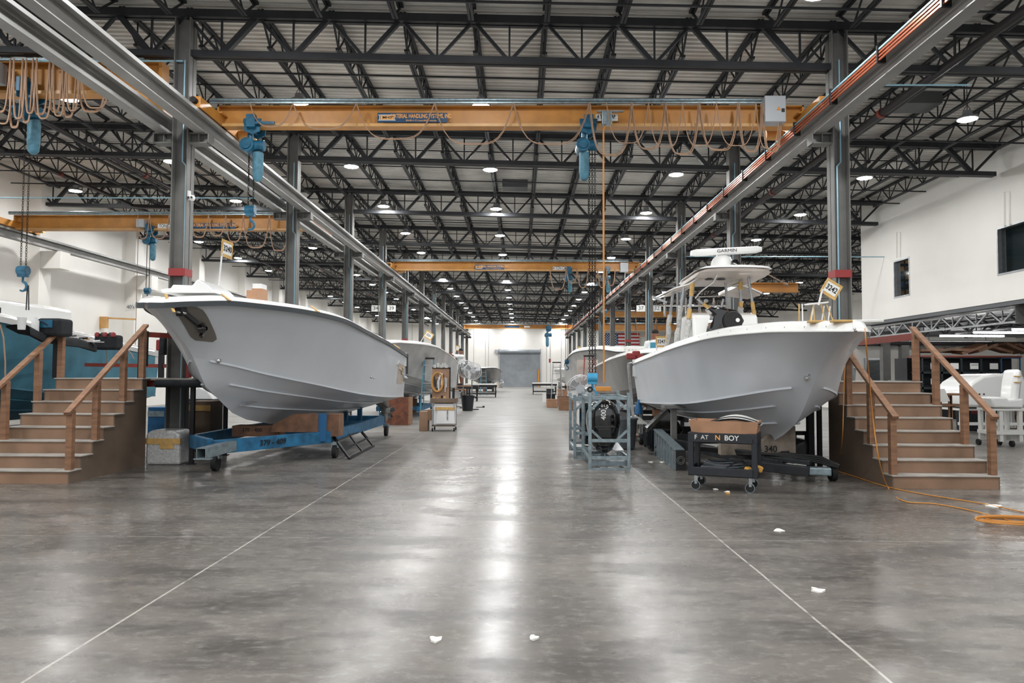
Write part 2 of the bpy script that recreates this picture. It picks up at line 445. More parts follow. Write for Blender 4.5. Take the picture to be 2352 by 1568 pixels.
m = M(); m.cyl((b.x - .1, 35.88, .95), (b.x - .1, 35.88, 1.1), .02); m.build('handle', 'black', d3)
for px in (2034, 2077):
    a = at(px, 800, 33.5); m = M(); m.box(a.x - .17, a.x + .17, 33.4, 33.7, 0, 3.5)
    tag(m.build('steel_post', 'steel_col'), 'grey post under the office floor, %s of the white cabinet door' % ('left' if px < 2050 else 'right'), 'post')
# ceiling of the ground floor with joist trusses along the office front
def truss_y(y0, y1, x, z0, z1, n):
    m = M(); m.bar((x, y0, z1), (x, y1, z1), .1, .06); m.bar((x, y0, z0), (x, y1, z0), .1, .05)
    st = (y1 - y0) / n
    for k in range(n):
        a = y0 + k * st
        m.bar((x, a, z1), (x, a + st / 2, z0), .05, .05); m.bar((x, a + st / 2, z0), (x, a + st, z1), .05, .05); m.bar((x, a + st / 2, z0), (x, a + st / 2, z1), .03, .03)
    return m
m = truss_y(-2, 20.1, XMZ + .35, 3.12, 3.5, 16); tag(m.build('floor_truss', 'alu'), 'pale steel truss under the office floor, nearest stretch at the right edge', 'truss')
m = truss_y(20.6, 29.1, XMZ + .3, 3.12, 3.5, 7); tag(m.build('floor_truss', 'alu'), 'pale steel truss under the office floor, far stretch above the right stairs', 'truss')
for i, x in enumerate((15.4, 17.4, 19.4)):
    m = truss_y(12, 29.1, x, 3.12, 3.5, 12); tag(m.build('floor_truss', 'steel_dark'), '%s dark truss behind the pale one under the office floor' % ORD[i], 'truss')
m = M(); m.ibeam((XMZ + .1, 20.35, 3.3), (22, 20.35, 3.3), .25, .5); tag(m.build('floor_beam', 'steel_col'), 'deep grey steel beam crossing under the office floor', 'beam')
m = M(); m.box(14.2, 22, 33.6, 33.7, 2.95, 3.05); m.cyl((14.2, 28.6, 2.86), (24, 28.6, 2.86), .07); tag(m.build('sprinkler_pipe', 'pipe_dark'), 'dark pipe under the office floor above the lockers', 'pipe')
for i, (x0, x1, y) in enumerate(((14.85, 17.2, 26.4), (14.75, 17.2, 24.3), (14.95, 17.5, 22.7), (17.0, 20.0, 31.5), (21.5, 24.5, 31.5))):  # last two rows are added, unseen, to brighten the inner wall
    t = empty('tube_light', ((x0 + x1) / 2, y, 3.0), ['farthest of the three visible fluorescent rows under the office floor', 'middle fluorescent row under the office floor', 'nearest fluorescent row under the office floor', 'added unseen fluorescent row to brighten the wall behind the lockers, left one', 'added unseen fluorescent row to brighten the wall behind the lockers, right one'][i], 'light', 'fluorescent lights under the office')
    m = M(); m.box(x0, x1, y - .05, y + .05, 3.07, 3.10); m.build('housing', 'duct', t)
    m = M(); m.cyl((x0 + .05, y, 3.03), (x1 - .05, y, 3.03), .028, n=8); m.build('tube', 'tube_glow', t)
    m = M(); m.cyl((x0 + .3, y, 3.12), (x0 + .3, y, 3.5), .01, n=6); m.cyl((x1 - .3, y, 3.12), (x1 - .3, y, 3.5), .01, n=6); m.build('hanger', 'steel_dark', t)

# ================================================================ COLUMNS
def column_mesh(top):
    m = M(); w = .305; t = .022
    m.box(-w / 2, -w / 2 + t, -.15, .15, 0, top); m.box(w / 2 - t, w / 2, -.15, .15, 0, top); m.box(-w / 2, w / 2, -.009, .009, 0, top)
    m.box(-.22, .22, -.2, .2, 0, .03)
    return m
def bracket(sides, x, y):
    m = M()
    for s in sides:
        x0 = x + s * .15; x1 = x + s * .52
        a, b = min(x0, x1), max(x0, x1)
        m.box(a, b, y - .12, y + .12, 6.12, 6.14); m.box(a, b, y - .12, y + .12, 5.94, 5.96); m.box(a, b, y - .008, y + .008, 5.96, 6.12)
        m.box(x1 - .012, x1 + .012, y - .12, y + .12, 5.94, 6.14)
        m.box(x + s * .33 - .006, x + s * .33 + .006, y - .11, y + .11, 5.96, 6.12)
    return m
def side_name(s): return 'left' if s < 0 else 'right'
for row, X in ((-1, XL), (1, XR)):
    for k in range(NC):
        y = YC(k); top = zdeck(X) - .33
        extra = {(-1, 3): ' with signs 34 and 39', (1, 3): ' with signs 37 and 32', (-1, 0): ' behind the stairs', (1, 0): ' rising behind flag 3242'}.get((row, k), '')
        t = empty('steel_column', (X, y, 0), 'grey steel H column, %s from the front in the %s row%s' % (ORD[k], side_name(row), extra), 'column', 'steel columns of the %s row' % side_name(row))
        m = column_mesh(top); m.v = [(a + X, b + y, c) for a, b, c in m.v]; m.build('shaft', 'steel_col', t)
        bracket((-1, 1) if row < 0 else (-1,), X, y).build('bracket', 'steel_col', t)
        if k in (0, 4, 8):
            m = M(); z0 = at(1195, 634, y).z if k == 0 else 3.42
            m.box(X - .156, X + .156, y - .156, y + .156, 3.42, 3.56); m.build('tape_band', 'red', t, label='red tape band')
        if k % 2 == 0 or k == 1 or k == 3:
            m = M(); xo = X + .02; yo = y - .04
            m.tube([(xo, yo - .02, 7.55), (xo, yo - .02, 5.6), (xo + .07 * (-row), yo - .02, 5.52), (xo + .07 * (-row), yo - .02, .2)], .017, 8)
            m.build('conduit', 'conduit_blue', t, label='pale blue conduit', smooth=40)
# signs and camera on columns
def plate(name, label, c, w, h, s, th=.02, size=None):
    t = empty(name, (c[0], c[1], c[2] - h / 2), label, 'sign')
    m = M(); m.box(c[0] - w / 2, c[0] + w / 2, c[1], c[1] + th, c[2] - h / 2, c[2] + h / 2); m.build('panel', 'sign_white', t)
    text(s, size or h * .62, 'ink', (c[0], c[1] - .003, c[2]), t)
    return t
for px, s, row in ((863, '34', 'left'), (899, '39', 'left'), (1472, '37', 'right'), (1508.5, '32', 'right')):
    a = at(px, 708, YC(3) - .05); plate('bay_sign', 'white sign reading %s, %s side of the fourth column, %s row' % (s, 'left' if s in ('34', '37') else 'right', row), a, .40, .29, s)
a = at(300, 705, 33.89); a.x = max(a.x, -18.05)
plate('bay_sign', "white sign reading 40's on the left wall pilaster", a, .42, .28, "40's", size=.17)
a = at(440, 455, D1 - .1)
t = empty('security_camera', a, 'small white dome camera on the first left column', 'camera')
m = M(); m.lathe(a, [(.0, -.05), (.05, -.04), (.065, 0), (.05, .05), (0, .06)], 14); m.build('body', 'plastic_white', t, 60)
m = M(); m.cyl(a + Vector((.03, -.06, 0)), a + Vector((.03, -.08, 0)), .02); m.cyl(a + Vector((-.03, -.05, 0)), a + Vector((-.03, -.075, 0)), .02); m.build('lens', 'black', t)
m = M(); m.box(a.x - .08, a.x - .03, a.y - .02, a.y + .04, a.z, a.z + .14); m.build('mount', 'plastic_white', t)

# ================================================================ ROOF FRAMING
def girder(x0, x1, y, n, heavy=True, endl=True):
    m = M(); dz = .022
    def zt_(x): return zdeck(x) - .22
    def zb_(x): return zdeck(x) - 1.0
    m.bar((x0, y - .07, zt_(x0) - .0), (x1, y - .07, zt_(x1)), .09, .15); m.bar((x0, y + .07, zt_(x0)), (x1, y + .07, zt_(x1)), .09, .15)
    m.bar((x0 + .15, y - .06, zb_(x0)), (x1 - .15, y - .06, zb_(x1)), .09, .12); m.bar((x0 + .15, y + .06, zb_(x0)), (x1 - .15, y + .06, zb_(x1)), .09, .12)
    st = (x1 - x0) / n
    for k in range(n):
        a, b, c = x0 + k * st, x0 + (k + .5) * st, x0 + (k + 1) * st
        e = min(k, n - 1 - k); w = .11 if e == 0 else (.085 if e < 3 else .055)
        wl, wr_ = (w, .06) if k >= n / 2 else (.06, w)
        m.bar((a, y, zt_(a)), (b, y, zb_(b)), wl, wl); m.bar((b, y, zb_(b)), (c, y, zt_(c)), wr_, wr_)
        m.bar((b, y, zb_(b)), (b, y, zt_(b)), .035, .035)
    return m
GN = ['over the first columns', 'over the second columns', 'over the third columns', 'over the fourth columns', 'over the fifth columns', 'over the sixth columns',
      'over the seventh columns', 'over the eighth columns', 'over the ninth columns', 'over the tenth columns', 'over the eleventh columns', 'over the twelfth columns']
NJ = 9; JS = (XR - XL) / NJ
for k in range(NC):
    y = YC(k)
    tag(girder(XL, XR, y, NJ).build('roof_girder', 'steel_dark'), 'dark lattice roof girder across the middle bay %s' % GN[k], 'girder', 'roof girders of the middle bay')
    tag(girder(XLW, XL, y, 9).build('roof_girder', 'steel_dark'), 'dark lattice roof girder across the left bay %s' % GN[k], 'girder', 'roof girders of the left bay')
    x1 = 13.4 if YC(k) < MZY + 2 else 23.9
    tag(girder(XR, x1, y, 5 if x1 < 14 else 13).build('roof_girder', 'steel_dark'), 'dark lattice roof girder across the right bay %s' % GN[k], 'girder', 'roof girders of the right bay')
def joist_mesh(L=SP - .24):
    m = M(); zt_, zb_ = -.035, -.52; n = 5
    for o in (-.035, .035): m.bar((o, 0, zt_), (o, L, zt_), .05, .05)
    for o in (-.03, .03): m.bar((o, .55, zb_), (o, L - .55, zb_), .045, .045)
    m.bar((0, 0, zt_), (0, .6, zb_), .035, .035); m.bar((0, L, zt_), (0, L - .6, zb_), .035, .035)
    st = (L - 1.2) / n
    for k in range(n):
        a = .6 + k * st
        m.bar((0, a, zb_), (0, a + st / 2, zt_), .028, .028); m.bar((0, a + st / 2, zt_), (0, a + st, zb_), .028, .028); m.bar((0, a, zb_), (0, a, zt_), .022, .022)
    return m
jm = joist_mesh().mesh('roof_joist', 'steel_dark')
lines = [('middle', XL + JS * k, k) for k in range(0, NJ + 1)] + [('left', XL - 1.32 * k, k) for k in range(1, 9)] + [('right', XR + 1.373 * k, k) for k in range(1, 6)]
far = [('right', XR + 1.373 * k, k) for k in range(6, 13)]
cnt = 0; rest = M()
for b in range(-1, NC):
    y0 = YC(b) + .12
    for bay, x, i in lines + (far if YC(b) > MZY - 2 else []):
        if cnt < 300 and b < NC - 1:
            o = bpy.data.objects.new('roof_joist', jm); COL.objects.link(o); o.location = (x, y0, zdeck(x)); cnt += 1
            bn = 'before the first girder' if b < 0 else 'beyond the %s girder' % ORD[b]
            wh = ('%s from the left columns' % ORD[i]) if bay == 'middle' else '%s from the columns' % ORD[i - 1]
            tag(o, 'dark open-web roof joist, %s bay, %s, %s' % (bay, wh, bn), 'joist', 'open-web roof joists')
        else:
            q = joist_mesh(); q.v = [(p[0] + x, p[1] + y0, p[2] + zdeck(x)) for p in q.v]; rest.add(q.v, q.f)
tag(rest.build('distant_joists', 'steel_dark'), 'farthest roof joists crowding together towards the end wall', 'joist', kind='stuff')
# cross bridging rods
for b in range(-1, NC):
    for j, fr in enumerate((.28, .55, .80)):
        y = YC(b) + SP * fr; m = M()
        x0, x1 = XLW, (13.4 if y < MZY else 24)
        m.bar((x0, y, zdeck(x0) - .545), (x1, y, zdeck(x1) - .545), .035, .035)
        m.bar((x0, y + .05, zdeck(x0) - .09), (x1, y + .05, zdeck(x1) - .09), .03, .03)
        bn = 'in front of the first girder' if b < 0 else 'beyond the %s girder' % ORD[b]
        tag(m.build('bridging_bar', 'steel_dark'), '%s thin dark cross bar under the roof %s' % (ORD[j], bn), 'bar', 'cross bars under the roof joists')
# sprinkler mains in the aisles
for i, (x, z, r) in enumerate(((7.9, 7.35, .085), (-8.6, 7.86, .07), (-11.9, 7.86, .07), (-14.6, 7.9, .06))):
    m = M(); m.cyl((x, 6.0, z - (x > 0) * .0), (x, YEND, z), r, n=10)
    o = m.build('sprinkler_main', 'pipe_dark', smooth=40)
    tag(o, ['thick dark sprinkler main running down the right bay', 'dark sprinkler main in the left bay nearest the columns', 'middle dark sprinkler main of the left bay', 'dark sprinkler main of the left bay nearest the wall'][i], 'pipe')
    for yy in range(9, 60, 7):
        c = M(); c.cyl((x, yy, z), (x, yy + .12, z), r + .02, n=10); c.build('coupling', 'rack_red', o, 40)
for i, (px, py, y) in enumerate(((1183, 413, YC(2) - 1.2), (2110, 215, 17.5), (1190, 545, 40))):
    a = at(px, py, y); m = M(); m.box(a.x - .45, a.x + .45, y - .2, y + .5, a.z - .3, a.z + .3)
    t = m.build('unit_heater', 'duct'); tag(t, 'dark boxy duct unit hung from the roof %s' % ['beside the centre lamps', 'over the right bay', 'far down the centre'][i], 'duct')
    m = M(); m.cyl((a.x - .4, y + .1, a.z + .3), (a.x - .4, y + .1, zdeck(a.x)), .01); m.cyl((a.x + .4, y + .1, a.z + .3), (a.x + .4, y + .1, zdeck(a.x)), .01); m.build('hanger_rod', 'steel_dark', t)
# horizontal pale blue conduits crossing
for i, (x0, x1, y, z, lb) in enumerate(((-9.2, XL, D1 - .1, 7.52, 'left of the first left column'), (XR, 8.4, D1 - .1, 7.05, 'right of the first right column'), (XR + .1, XMZ, YC(2) - .1, 6.0, 'crossing the right bay'), (XLW, XL, D1 + 7, 6.6, 'crossing the left bay'))):
    m = M(); m.cyl((x0, y, z), (x1, y, z), .018, n=8); tag(m.build('conduit', 'conduit_blue'), 'pale blue conduit %s' % lb, 'conduit')

# ================================================================ RUNWAYS
def runway(x, y0, y1, label, s, name='runway_beam', cond=False, z0=6.14):
    t = empty(name, (x, (y0 + y1) / 2, z0), label, 'beam')
    m = M(); m.ibeam((x, y0, z0 + .15), (x, y1, z0 + .15), .21, .30, .018, .012)
    m.build('beam', 'runway', t)
    m = M(); m.box(x - .14, x + .14, y0, y1, z0 + .30, z0 + .312); m.box(x - .145, x - .133, y0, y1, z0 + .25, z0 + .312); m.box(x + .133, x + .145, y0, y1, z0 + .25, z0 + .312); m.build('cap_channel', 'runway', t)
    m = M(); m.box(x - .03, x + .03, y0, y1, z0 + .312, z0 + .36); m.build('rail', 'alu', t)
    if cond:
        for q in range(4):
            m = M(); zz = z0 + .2 + q * .055; xx = x + s * (.2)
            m.box(xx - .012, xx + .012, y0, y1, zz, zz + .026); m.build('conductor_bar', 'conduit_blue' if q == 3 else 'copper', t, label='pale green conductor bar' if q == 3 else 'copper coloured conductor bar')
        m = M()
        for yy in np.arange(y0 + 1, y1, 1.7): m.box(min(x + s * .1, x + s * .23), max(x + s * .1, x + s * .23), yy, yy + .04, z0 + .17, z0 + .44)
        m.build('conductor_bracket', 'black', t)
    return t
runway(XL + .36, 1.5, 89.5, 'grey crane runway beam on the left columns, facing the middle bay', 1)
runway(XL - .36, 1.5, 89.5, 'grey crane runway beam on the left columns, facing the left bay', -1)
runway(XR - .38, 1.5, 89.5, 'grey crane runway beam on the right columns with copper conductor bars', -1, cond=True)
runway(-17.3, 6, 89.5, 'grey crane runway beam carried on the left wall corbels', 1)
# ================================================================ LAMPS
def make_lamp():
    t = empty('high_bay_lamp', (0, 0, 0), 'x', 'lamp')
    m = M(); m.lathe((0, 0, 0), [(.21, 0), (.225, .03), (.20, .06), (.11, .10), (.09, .2), (0, .21)], 20); m.build('housing', 'lamp_body', t, 40)
    m = M(); m.lathe((0, 0, 0), [(0, -.035), (.1, -.028), (.17, -.012), (.205, .012)], 20); m.f = [f[::-1] for f in m.f]; m.build('lens', 'lamp_glow', t)
    m = M(); m.bar((0, 0, .2), (0, 0, .85), .012, .012); m.bar((-.09, 0, .2), (0, 0, .34), .01, .01); m.bar((.09, 0, .2), (0, 0, .34), .01, .01); m.build('hanger', 'steel_dark', t)
    return t
lamp = make_lamp(); used = False
rows_ = [('centre', -.907, 1), ('left row of the middle bay', XL + JS, 1), ('right row of the middle bay', XL + JS * 8, 1),
         ('nearer row of the left bay', XL - 1.32 * 3, 2), ('wall-side row of the left bay', XL - 1.32 * 7, 2), ('right bay', XR + 1.373 * 3, 2), ('far right side', XR + 1.373 * 8, 3)]
for nm, x, kd in rows_:
    ys = [11.3 + 5.2 * k for k in range(-3, 17)]
    if kd == 2: ys = [16.6 + 5.0 * k for k in range(-3, 16)]
    if kd == 2 and x < -15: ys = [20.6 + 5.0 * k for k in range(-3, 15)]
    if kd == 3: ys = [33 + 6 * k for k in range(0, 10)]
    i = 0
    for y in ys:
        if y > YEND - 1: continue
        o = lamp if not used else ctree(lamp); used = True
        o.location = (x, y, zdeck(x) - (.92 if x > 0 else .9))
        if y < 10: lb = 'round high-bay lamp overhead before the picture edge, %s row, %s' % (nm, ORD[i])
        else: lb = 'lit round high-bay lamp, %s, %s from the front' % (nm, ORD[i])
        tag(o, lb, 'lamp', 'high-bay lamps'); i += 1

# ================================================================ CRANES
def chain(m, p, q, link=.09, r=.006, w=.016):
    p = Vector(p); q = Vector(q); n = int((p - q).length / (link * .72)); d = (q - p) / n
    for k in range(n):
        c = p + d * (k + .5); a = Vector((1, 0, 0)) if k % 2 else Vector((0, 1, 0)); u = Vector((0, 0, 1))
        pts = [c + a * (w * math.cos(t)) + u * (link / 2 * math.sin(t)) for t in [math.pi / 3 * j for j in range(6)]]
        m.tube(pts, r, 4, closed=True)
def hook(parent, c, s=1.0, mt='hoist_blue'):
    c = Vector(c); m = M()
    m.cb(c + Vector((0, 0, .0)), (.16 * s, .11 * s, .2 * s)); m.cyl(c + Vector((-.09 * s, 0, .02 * s)), c + Vector((.09 * s, 0, .02 * s)), .09 * s, n=14)
    m.cyl(c + Vector((-.02 * s, -.07 * s, .04 * s)), c + Vector((-.02 * s, .07 * s, .04 * s)), .03 * s, n=8)
    b = m.build('hook_block', mt, parent, 40, bevel=.008)
    m = M(); pts = [c + Vector((0, 0, -.1 * s)), c + Vector((0, 0, -.17 * s))]
    for t in range(0, 240, 24):
        a = math.radians(90 - t); pts.append(c + Vector((.075 * s * math.cos(a), 0, -.27 * s + .085 * s * math.sin(a))))
    m.tube(pts, [.02 * s] * 3 + [.026 * s] * 6 + [.018 * s] * (len(pts) - 9), 8); m.build('hook', mt, parent, 60)
def festoon(m, xs, y, z, drops, r=.011, dbl=True, nseg=16):
    for i in range(len(xs) - 1):
        a, b, d = xs[i], xs[i + 1], drops[i]
        for off in ((0, .03) if dbl else (0,)):
            pts = []
            for k in range(nseg + 1):
                t = k / nseg; u = abs(2 * t - 1); p = 1 - u ** (2.4 + d * 2)
                pts.append((a + (b - a) * t + off * .6, y - .04 - off, z - (d + off) * p))
            m.tube(pts, r, 5)
def crane(y, x0, x1, zb, h, lab, sign=None, ton=None, box=None, cab=None, face=-1, truck=True, w=.26, rail=True):
    t = empty('bridge_crane', ((x0 + x1) / 2, y, zb), lab, 'crane')
    m = M(); m.ibeam((x0, y, zb + h / 2), (x1, y, zb + h / 2), w, h, .025, .014)
    for x in (x0 + .02, x1 - .02): m.box(x - .02, x + .02, y - w / 2, y + w / 2, zb, zb + h)
    m.build('bridge_beam', 'crane_yellow', t)
    m = M(); m.box(x0, x1, y - w / 2 - .003, y - w / 2 + .02, zb - .001, zb + .055); m.build('lower_flange', 'crane_pale', t, label='lower flange edge with its lit tone painted paler')  # light catching the lower flange, painted as a paler strip
    if truck:
        for s, x in ((-1, x0 + .02), (1, x1 - .02)):
            m = M(); zt_ = 6.52
            m.box(x - .09, x + .09, y - 1.15, y + 1.1, zt_, zt_ + .22); m.box(x - .15, x + .15, y - .3, y + .3, zt_ + .2, max(zb + .02, zt_ + .24))
            e = m.build('end_truck', 'crane_yellow', t, bevel=.01)
            for yy in (y - .95, y + .9):
                k = M(); k.cyl((x - .05, yy, zt_ + .04), (x + .05, yy, zt_ + .04), .09, n=16); k.build('wheel', 'chain', e, 40)
            k = M(); k.cyl((x, y - 1.15, zt_ + .12), (x, y - 1.26, zt_ + .12), .055, n=12); k.cyl((x, y + 1.1, zt_ + .12), (x, y + 1.2, zt_ + .12), .055, n=12); k.build('bumper', 'rubber', e, 40)
            k = M(); k.cyl((x - s * .1, y + .75, zt_ + .1), (x - s * .45, y + .75, zt_ + .1), .1, n=14); k.build('drive_motor', 'crane_pale', e, 40)
    if rail:
        m = M(); m.cyl((x0 - .1, y - w / 2 - .1, zb + h + .07), (x1 - .5, y - w / 2 - .1, zb + h + .07), .035, n=10); m.bar((x0 - .1, y - w / 2 - .1, zb + h + .01), (x1 - .5, y - w / 2 - .1, zb + h + .01), .05, .03)
        m.build('festoon_track', 'galv', t, 40)
    return t
# nearest middle crane
CY = 14.6; cz = 6.52; ch = .42
c1 = crane(CY, XL + .36, XR - .38, cz, ch, 'near orange bridge crane with navy maker sign over the aisle')
fy = CY - .13
a = at(867, 259, fy - .02); b = at(1027, 281, fy - .02)
def mhs_sign(par, a, b, y):
    w = b.x - a.x; h = a.z - b.z; cx = (a.x + b.x) / 2; czz = (a.z + b.z) / 2
    m = M(); m.box(a.x, b.x, y, y + .012, b.z, a.z); sg = m.build('maker_sign', 'sign_navy', par)
    lx0, lx1 = a.x + w * .045, a.x + w * .23
    m = M(); m.box(lx0, lx1, y - .003, y, czz - h * .21, czz + h * .21); m.build('logo_box', 'sign_orange', sg)
    m = M()
    for zz in (czz + h * .27, czz - h * .27): m.box(a.x + w * .012, a.x + w * .262, y - .003, y, zz - h * .03, zz + h * .03)
    for xx in (lx0 - w * .012, lx1 + w * .012): m.box(xx - w * .004, xx + w * .004, y - .003, y, czz - h * .25, czz + h * .25)
    m.build('logo_beam', 'sign_white', sg)
    text('MHS', h * .26, 'ink', ((lx0 + lx1) / 2, y - .006, czz), sg, bold=.05, sx=1.35)
    text('MATERIAL HANDLING SYSTEMS, INC.', h * .44, 'sign_orange', (a.x + w * .63, y - .004, czz + h * .14), sg, bold=.02, sx=.62)
    text('954-921-1171 | www.MHSCrane.com', h * .15, 'sign_orange', (a.x + w * .63, y - .004, czz - h * .31), sg, bold=.02, sx=1.0)
mhs_sign(c1, a, b, fy - .02)
a = at(1368, 262, fy - .02); b = at(1419, 277.5, fy - .02)
m = M(); m.box(a.x, b.x, fy - .02, fy - .01, b.z, a.z); sg = m.build('capacity_sign', 'sign_white', c1)
text('4 TON CAP.', (a.z - b.z) * .6, 'ink', ((a.x + b.x) / 2, fy - .024, (a.z + b.z) / 2 + .01), sg, bold=.03, sx=.62)
a = at(1757, 219, fy - .3); b = at(1806, 279, fy - .3)
m = M(); m.box(a.x, b.x, fy - .3, fy - .02, b.z, a.z); cbx = m.build('control_box', 'box_grey', c1, bevel=.012)
m = M(); cx, czz = (a.x + b.x) / 2 + .06, (a.z + b.z) / 2; m.prism([(cx - .045, fy - .306, czz - .035), (cx + .045, fy - .306, czz - .035), (cx, fy - .306, czz + .04)], (0, .004, 0)); m.build('warning_label', 'cable_orange', cbx)
m = M(); m.box(b.x - .09, b.x - .03, fy - .31, fy - .3, czz - .07, czz + .0); m.build('switch', 'black', cbx)
a = at(1383, 255, fy - .22); b = at(1406, 285, fy - .22)
m = M(); m.box(a.x, b.x, fy - .22, fy - .08, b.z, a.z); m.build('junction_box', 'galv', c1, bevel=.008)
a = at(1372, 254, fy - .16); b = at(1432, 257, fy - .16)
m = M(); m.box(a.x, b.x, fy - .18, fy - .12, b.z, a.z); m.build('box_bracket', 'alu', c1)
# loops of festoon cable along the track
xs = [at(px, 247, fy - .1).x for px in (576, 674, 819, 998, 1178, 1352)]
m = M(); festoon(m, xs, fy - .12, cz + ch - .02, [.45, .5, .7, .8, .8], dbl=True, r=.008)
tag(m.build('festoon_cable', 'cable_tan', smooth=60), 'long tan cable swags along the left part of the near crane', 'cable')
xs = [at(px, 247, fy - .1).x for px in (1352, 1448, 1525, 1602, 1692, 1746, 1790)]
m = M(); festoon(m, xs, fy - .14, cz + ch - .02, [1.02, .9, 1.0, .92, .95, .95], dbl=True, r=.011)
xs2 = [x + .33 for x in xs[:-1]]; festoon(m, xs2, fy - .22, cz + ch - .04, [.8, .88, .85, .85, .9], dbl=False, r=.010)
tag(m.build('festoon_cable', 'cable_tan', smooth=60), 'bunched tan cable loops hanging from the right part of the near crane', 'cable')
# pendant cable down to the yellow box
p0 = at(1386, 287, fy - .15); p1 = at(1387, 890, fy - .15)
t = empty('pendant_control', p1, 'orange pendant cable hanging from the near crane to a yellow control', 'cable')
m = M(); m.tube([p0 + Vector((.04, 0, 0)), p0 + Vector((0, 0, -.1)), (p0.x - .0, p0.y, 4), (p1.x, p1.y, p1.z + .1)], .017, 8); m.build('cable', 'cable_orange', t, 60)
m = M(); m.box(p1.x - .16, p1.x + .13, p1.y - .06, p1.y + .06, p1.z - .07, p1.z + .02); m.build('button_box', 'cable_orange', t, bevel=.012)
# hoists of the near crane
def hoist(name_label, x, y, zbeam, s=1.0, hookz=None, side=1, twist=False, dx=0.0, mt='hoist_blue', links=True, chains=2, hmt='hoist_blue'):
    t = empty('chain_hoist', (x, y, zbeam), name_label, 'hoist')
    m = M()
    for yy in (-.17, .17):
        m.prism([(x - .2 * s, y + yy * s - .015, zbeam + .16 * s), (x + .2 * s, y + yy * s - .015, zbeam + .16 * s), (x + .17 * s, y + yy * s - .015, zbeam - .12 * s), (x, y + yy * s - .015, zbeam - .2 * s), (x - .17 * s, y + yy * s - .015, zbeam - .12 * s)], (0, .03, 0))
        for xx in (-.14, .14): m.cyl((x + xx * s, y + yy * s - .04, zbeam + .08 * s), (x + xx * s, y + yy * s + .04, zbeam + .08 * s), .055 * s, n=14)
    m.cyl((x, y - .2 * s, zbeam - .1 * s), (x, y + .2 * s, zbeam - .1 * s), .03 * s)
    m.box(x - .1 * s, x + .1 * s, y - .3 * s, y - .17 * s, zbeam - .06 * s, zbeam + .22 * s)
    tr = m.build('trolley', mt, t, 40, bevel=.006)
    zc = zbeam - .42 * s
    m = M(); m.cyl((x - .08 * s, y - .04, zc + .1 * s), (x - .08 * s, y - .04, zbeam - .08 * s), .07 * s)
    m.cyl((x - .12 * s, y - .2 * s, zc), (x - .12 * s, y + .25 * s, zc), .155 * s, n=20); m.cyl((x - .22 * s, y, zc + .02), (x + .22 * s, y, zc + .02), .12 * s, n=18); m.cyl((x - .12 * s, y - .24 * s, zc), (x - .12 * s, y - .2 * s, zc), .1 * s, n=16)
    m.build('motor_body', mt, t, 40, bevel=.006)
    m = M(); bx = x + side * .08 * s
    m.lathe((bx, y, zc - .16 * s), [(.11 * s, .02), (.115 * s, -.02 * s), (.115 * s, -.4 * s), (.10 * s, -.56 * s), (.05 * s, -.62 * s), (0, -.63 * s)], 18); m.build('chain_bag', 'hoist_sleeve', t, 50, label='faded blue chain container')
    if hookz is not None:
        ccx = x - side * .1 * s + dx
        for q in range(chains):
            m = M(); xx = ccx + (q - (chains - 1) / 2) * (.10 if chains < 3 else .055)
            if links: chain(m, (xx, y, zc - .1 * s), (xx, y, hookz + .1), link=.07 * s)
            else: m.cyl((xx, y, zc - .1 * s), (xx, y, hookz + .1), .012, n=6)
            m.build('chain', 'chain', t)
        hook(t, (ccx, y, hookz), max(s, 1.05), hmt)
    return t
a = at(586, 288, CY); hz = at(573, 485, CY).z
hoist('blue chain hoist at the left end of the near crane', a.x, CY, cz, .9, hz, 1, dx=.03)
m = M(); q0 = at(625, 282, fy - .1); m.bar((q0.x - .5, fy - .1, q0.z), (q0.x + .05, fy - .1, q0.z), .05, .05)
tag(m.build('trolley_arm', 'hoist_blue'), 'short blue tow arm beside the left hoist on the near crane', 'arm')
a = at(1350, 285, CY); hz = at(1355, 870, CY).z
hoist('blue chain hoist in the middle of the near crane with long chains and low hook', a.x, CY, cz, .88, hz, -1, chains=3, dx=.0, hmt='hook_blue')
# second and third middle cranes
c2y = 35.0
c2 = crane(c2y, XL + .36, XR - .38, cz, ch, 'second orange bridge crane across the middle bay')
f2 = c2y - .15
mhs_sign(c2, at(1091, 608, f2), at(1158, 619, f2), f2)
a = at(1270, 612, f2); b = at(1305, 620, f2); m = M(); m.box(a.x, b.x, f2, f2 + .01, b.z, a.z); sg = m.build('capacity_sign', 'sign_white', c2)
text('4 TON CAP.', .17, 'ink', ((a.x + b.x) / 2, f2 - .005, (a.z + b.z) / 2), sg, sx=.55)
a = at(1425, 603, f2 - .25); b = at(1443, 624, f2 - .25); m = M(); m.box(a.x, b.x, f2 - .25, f2, b.z, a.z); m.build('control_box', 'box_grey', c2)
m = M(); festoon(m, [at(p, 620, f2).x for p in (1262, 1300, 1325, 1350, 1372, 1392, 1412)], f2 - .1, cz + .1, [1.0, .7, .9, .6, .9, .8], r=.014, nseg=10)
tag(m.build('festoon_cable', 'cable_tan'), 'tan cable loops under the second crane', 'cable')
a = at(1306, 640, c2y); hoist('left blue hoist on the second crane', a.x, c2y, cz, .85, 2.2, 1, links=False)
a = at(1393, 640, c2y); hoist('right blue hoist on the second crane', a.x, c2y, cz, .85, 4.6, 1, links=False)
c3y = 79.5; c3 = crane(c3y, XL + .36, XR - .38, cz, ch, 'farthest orange bridge crane in front of the end wall')
f3 = c3y - .16; a = at(1159, 748, f3); b = at(1192, 752, f3); m = M(); m.box(a.x, b.x, f3, f3 + .01, b.z, a.z); m.build('maker_sign', 'sign_navy', c3)
a = at(1204, 748, f3); b = at(1217, 752, f3); m = M(); m.box(a.x, b.x, f3, f3 + .01, b.z, a.z); m.build('capacity_sign', 'sign_white', c3)
